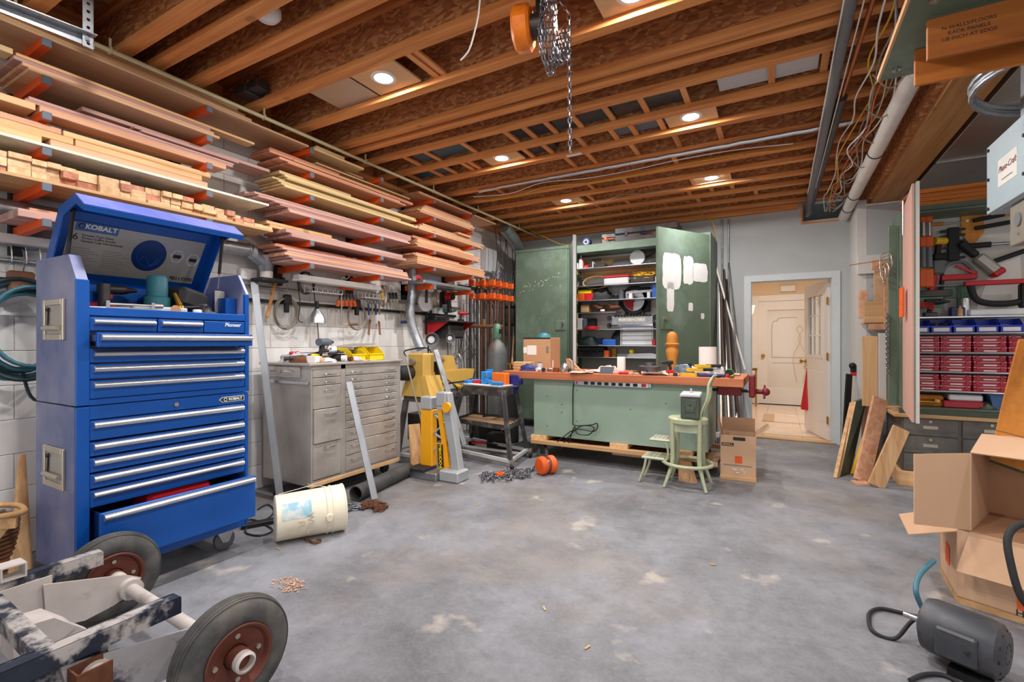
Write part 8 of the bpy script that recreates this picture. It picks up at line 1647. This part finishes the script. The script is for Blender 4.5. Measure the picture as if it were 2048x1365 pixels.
g_bag('parts_bag', 'crumpled clear bag behind the finial on bench', 'bag', (3.0, 5.2, BZ), .4, .09, .07, .07, 'clear', 17); g_bag('rag', 'pale crumpled cloth behind papers on bench', 'rag', (2.2, 4.95, BZ), .4, .14, .09, .07, 'pink_paper', 18)
for k, (px, py) in enumerate(((1420, 1130), (1170, 1300), (1090, 1222), (560, 1100), (960, 1010))): simple('wood_chip', f'small pale wood chip on the concrete, {["right centre", "bottom centre", "near centre", "beside the pail", "before the orange hoist"][k]}', 'wood chip', B().bar((0, 0, .003), (.03, .008, .003), .008, .003).xf(place(P(px, py, z=.001), k)), 'pine_x', 'wood chips on the floor')
g_bag('tool_heap', 'grey heap of dusty hand tools mid steel cabinet', 'tool heap', (.36, 2.9, TZc), .2, .13, .08, .1, 'iron', 81); g_bag('plastic_wrap', 'crinkled clear wrap draped over the near cabinet pile', 'plastic wrap', (.3, 2.56, TZc), .2, .16, .07, .08, 'light_grey', 82); g_bag('rag', 'brown oily rag beside the clear parts bag', 'rag', (.5, 2.6, TZc), 1.2, .1, .05, .05, 'tanply', 83)
for k in range(3): simple('pipe_nipple', f'{["dark", "grey", "rusty"][k]} steel pipe piece slanting in the cabinet pile', 'pipe piece', B().cyl((.3 + .08 * k, 2.62, TZc + .03), (.38 + .06 * k, 2.86, TZc + .1 - .02 * k), .016, n=10), ['dark_metal', 'grey_plastic', 'rust'][k], None, 50)
t = thing('palm_sander', 'grey palm sander standing at back of chest tray', 'power tool', (.62, 1.4, TT)); B().lathe([(.05, 0), (.055, .02), (.045, .05), (.048, .1), (.03, .13), (0, .135)], n=16).obj('body', 'slate', t, smooth=45); B().box(-.055, .055, -.055, .055, 0, .012).obj('pad', 'black', t)
g_drill('dark drill lying in the back of the chest tray', (.6, 1.2, TT), 1.3, 'dark_metal', 'red', .8); g_bag('wire_bundle', 'dark bundle of cords in the chest tray', 'cords', (.78, 1.58, TT), 0, .1, .07, .07, 'iron', 84)
# ================================================================== under the ceiling: pipes, wires, hoist, stored cases
t = thing('drain_pipe', 'white plastic drain pipe running along the timber beam', 'pipe', (4.5, 5, 2.75)); B().cyl((4.505, 3.0, 2.87), (4.47, 7.4, 2.76), .055, n=24).obj('pipe', 'pvc', t, w=True, smooth=40)
for y in (4.9, 6.1, 6.6): f = (y - 3) / 4.4; B().torus((4.505 - .035 * f, y, 2.87 - .11 * f), (0, 1, 0), .057, .005, 24, 6).obj('strap', 'black', t, w=True)
simple('insulated_pipe', 'long black insulated pipe hung under the joists', 'pipe', B().cyl((4.1, 1.5, 2.945), (4.11, 7.4, 2.935), .034, n=14), 'grey_plastic', None, 50)
t = thing('copper_pipe', 'copper pipe entering black foam sleeve under joists', 'pipe', (4.18, 4.5, 2.92)); B().cyl((4.24, 1.5, 2.95), (4.16, 4.6, 2.95), .013, n=10).obj('copper', 'copper', t, w=True, smooth=50); B().cyl((4.176, 4.0, 2.95), (4.13, 7.4, 2.94), .032, n=14).obj('sleeve', 'iron', t, w=True, smooth=50)
q = random.Random(77)
for k in range(9):
    pts = []; x = 4.28 + .018 * k; m = ['paper', 'tool_yellow', 'cable', 'paper', 'orange', 'nickel', 'cable', 'paper', 'black_soft'][k]
    for i in range(12): y = 2.2 + i * .44; pts.append((x + q.uniform(-.045, .045), y, 2.9 + q.uniform(-.05, .05)))
    simple('loose_wire', f'{["white", "yellow", "tan", "cream", "orange", "grey", "beige", "ivory", "black"][k]} cable of the loose bundle under the joists', 'cable', B().tube(spline(pts, 6), .0055, 5), m, 'cables under the joists', 60)
for k in range(7):
    o = Vector((4.3 + q.uniform(-.08, .1), 3.6 + .5 * k, 2.88)); wb2 = B().tube(spline([o, o + Vector((.1, .05, -.06 - .04 * q.random())), o + Vector((.2, -.05, .0)), o + Vector((.24, .0, .05))], 5), .005, 5); simple('loose_wire', f'{OW[k]} short wire loop sagging from the cable bundle, counted from near end', 'cable', wb2, 'cable', 'sagging wire loops', 60)
simple('twine', 'two thin cream strings stretched beside the black pipe', 'string', B().cyl((4.165, 1.5, 2.91), (4.13, 7.0, 2.92), .004, n=5).tube(spline([(4.07, 1.8 + .5 * k, 2.905 + .012 * (k % 2)) for k in range(10)], 4), .004, 5), 'paper')
simple('foil_pipe', 'thin pipe wrapped in silver foil along a joist', 'pipe', B().tube([(.8 + .1 * k, 4.57 + .003 * (k % 3), 2.978 + .003 * (k % 2)) for k in range(36)], .02, 8), 'alum', None, 30)
for k, (y, x0, x1, m, lab) in enumerate(((4.9, .5, 4.0, 'tool_yellow', 'yellow cable clipped along the joists past the foil pipe'), (4.75, .6, 3.9, 'paper', 'white cable drooping under joists beside foil pipe'), (5.6, 1.6, 3.6, 'cable', 'tan cable drooping between the two farthest lamps'))):
    simple('joist_cable', lab, 'cable', B().tube(spline([(x0 + (x1 - x0) * i / 7, y + .06 * math.sin(i * 2.1), 2.992 - .018 * (i % 2)) for i in range(8)], 6), .0055, 5), m, None, 60)
simple('dangling_wire', 'white wire dangling from the ceiling near the hoist', 'cable', B().tube(spline([P(960, -10, y=1.9), P(957, 25, y=1.9), P(950, 60, y=1.9), P(938, 100, y=1.9), P(921, 121, y=1.9)], 6), .004, 6), 'paper', None, 60)
simple('dangling_wire', 'yellow wire hanging down in front of the grey wall', 'cable', B().tube(spline([P(1400, 395, y=6.85), P(1402, 425, y=6.85), P(1425, 445, y=6.85), P(1430, 475, y=6.9)], 6), .007, 6), 'tool_yellow', None, 60)
simple('dangling_wire', 'yellow wire looping over the closed green cabinet', 'cable', B().tube(spline([P(1050, 455, y=6.6), P(1080, 470, y=6.6), P(1120, 488, y=6.6), P(1145, 490, y=6.5)], 6), .006, 6), 'tool_yellow', None, 60)
simple('steel_tube', 'pair of thin steel tubes rising to ceiling beside cabinet', 'tube', B().cyl((3.12, 6.98, .0), (3.12, 6.98, 2.9), .012, n=8).cyl((3.2, 6.99, .0), (3.2, 6.99, 2.9), .01, n=8), 'galv', None, 50)
# orange chain hoist hanging from a joist
hp = thing('chain_hoist', 'orange chain hoist with bunched chain hanging from the ceiling', 'hoist', (2.84, 2.0, 2.72), .25)
mat('hoist_orange', (240, 128, 20), .45, .1, var=.1, col2=(190, 70, 16), amt=.5, s2=10)
for x0, x1, R in ((-.135, -.05, .1), (.02, .06, .075)):
    B().lathe([(.0, 0), (R * .85, 0), (R, .014), (R, (x1 - x0) - .012), (R * .85, x1 - x0), (0, x1 - x0)], (x0, 0, 0), (1, 0, 0), 12).obj('cover', 'hoist_orange', hp, smooth=30)
B().cyl((-.05, 0, 0), (.035, 0, 0), .055, n=18).obj('drum', 'dark_metal', hp, smooth=40)
B().box(-.03, .02, -.02, .02, .05, .12).obj('frame', 'dark_metal', hp); B().tube(spline([(0, 0, .11), (0, .0, .16), (.045, 0, .19), (.06, 0, .235), (.01, 0, .27), (-.04, 0, .25)], 6), .013, 8).obj('hook', 'dark_metal', hp, smooth=50); B().torus((.0, 0, .275), (0, 1, 0), .03, .008, 16, 8).obj('eye', 'steel', hp)
b = chain(B(), [(.085, .02, .1), (.12, .02, .05), (.125, .02, -.58)], .034, .0036, .021); b.obj('load_chain', 'chain_steel', hp)
q = random.Random(6); b = B()
for k in range(5): x = .0 + .016 * k; chain(b, spline([(x, -.06 + .02 * q.random(), .12), (x + .01, -.085, .0), (x + .0, -.08, -.1), (x + .02, -.04, -.2 - .05 * (k == 1)), (x + .05, 0, -.16), (x + .045, .04, .0)], 5), .034, .0036, .021, jit=.5)
b.obj('hand_chain', 'chain_steel', hp); B().torus((.11, 0, .2), (0, 1, .1), .055, .013, 24, 8).obj('sling_ring', 'dark_metal', hp, smooth=50)
# cases and panels stored on the slats between joists
mat('case_teal', (28, 74, 92), .5, var=.08)
for k, (x0, x1, y0, y1, m, lab) in enumerate(((.68, .86, 3.48, 3.74, 'case_teal', 'first dark teal case stored between joists near lumber'), (.9, 1.26, 3.48, 3.74, 'case_teal', 'second dark teal case stored between joists near lumber'), (.36, .78, 3.87, 4.1, 'case_teal', 'teal case stored one bay beyond the first two'),
    (1.77, 2.1, 3.48, 3.74, 'black_soft', 'black case stored left of the lettered case'), (2.15, 2.62, 3.48, 3.74, 'hose_dark', 'dark green case with red lettering between joists'), (2.65, 3.18, 3.48, 3.74, 'iron', 'dark case stored right of the lettered case'), (1.7, 2.0, 3.87, 4.1, 'iron', 'dark flat case near the hanging chain end'), (2.55, 2.98, 3.87, 4.1, 'slate', 'slate grey case stored left of a ceiling lamp'))):
    t = thing('stored_case', lab, 'case', ((x0 + x1) / 2, (y0 + y1) / 2, 3.0587), 0, 'cases stored between joists'); w_, d_ = x1 - x0, y1 - y0; B().box(-w_ / 2, w_ / 2, -d_ / 2, d_ / 2, 0, .09, .012).obj('shell', m, t); B().box(-.06, .06, -d_ / 2 - .01, -d_ / 2 + .01, .03, .05, .004).obj('handle', 'black', t)
    if k == 4: text('BOSCH', 'lettering', 'red_iron', t, t.location + Vector((0, .0, -.0005)), .09, axes((1, 0, 0), (0, -1, 0)))
simple('translucent_sheet', 'pale grey translucent panel lying on slats near the pipes', 'panel', B().box(3.42, 4.02, 3.48, 3.74, 3.0587, 3.085, .006), 'light_grey')
simple('sheet_metal', 'dark shiny sheet resting between joists before the near lamp', 'sheet', B().box(.86, 1.26, 2.235, 2.56, 3.0405, 3.046), 'duct')
t = thing('smoke_detector', 'white round smoke detector between the near joists', 'smoke detector', P(535, 30, z=3.06)); B().lathe([(0, -.03), (.05, -.025), (.07, 0), (.07, .03), (0, .03)], n=24).obj('dome', 'white_plastic', t, smooth=50); B().box(-.004, .004, -.004, .004, .03, .258).obj('mount', 'white_plastic', t)
t = thing('steel_bracket', 'dark steel bracket block bolted near the rim joist', 'bracket', (.42, 2.1, 3.04)); B().box(-.08, .06, -.07, .07, 0, .07, .005).box(.06, .16, -.05, .05, .02, .08, .004).obj('block', 'iron', t); B().cyl((-.02, 0, .07), (-.02, 0, .13), .012, n=8).obj('bolt', 'steel', t)
simple('white_tag', 'white printed strip stuck under a far joist', 'label', B().box(2.05, 2.2, 4.14, 4.19, 2.9985, 2.9995), 'paper')
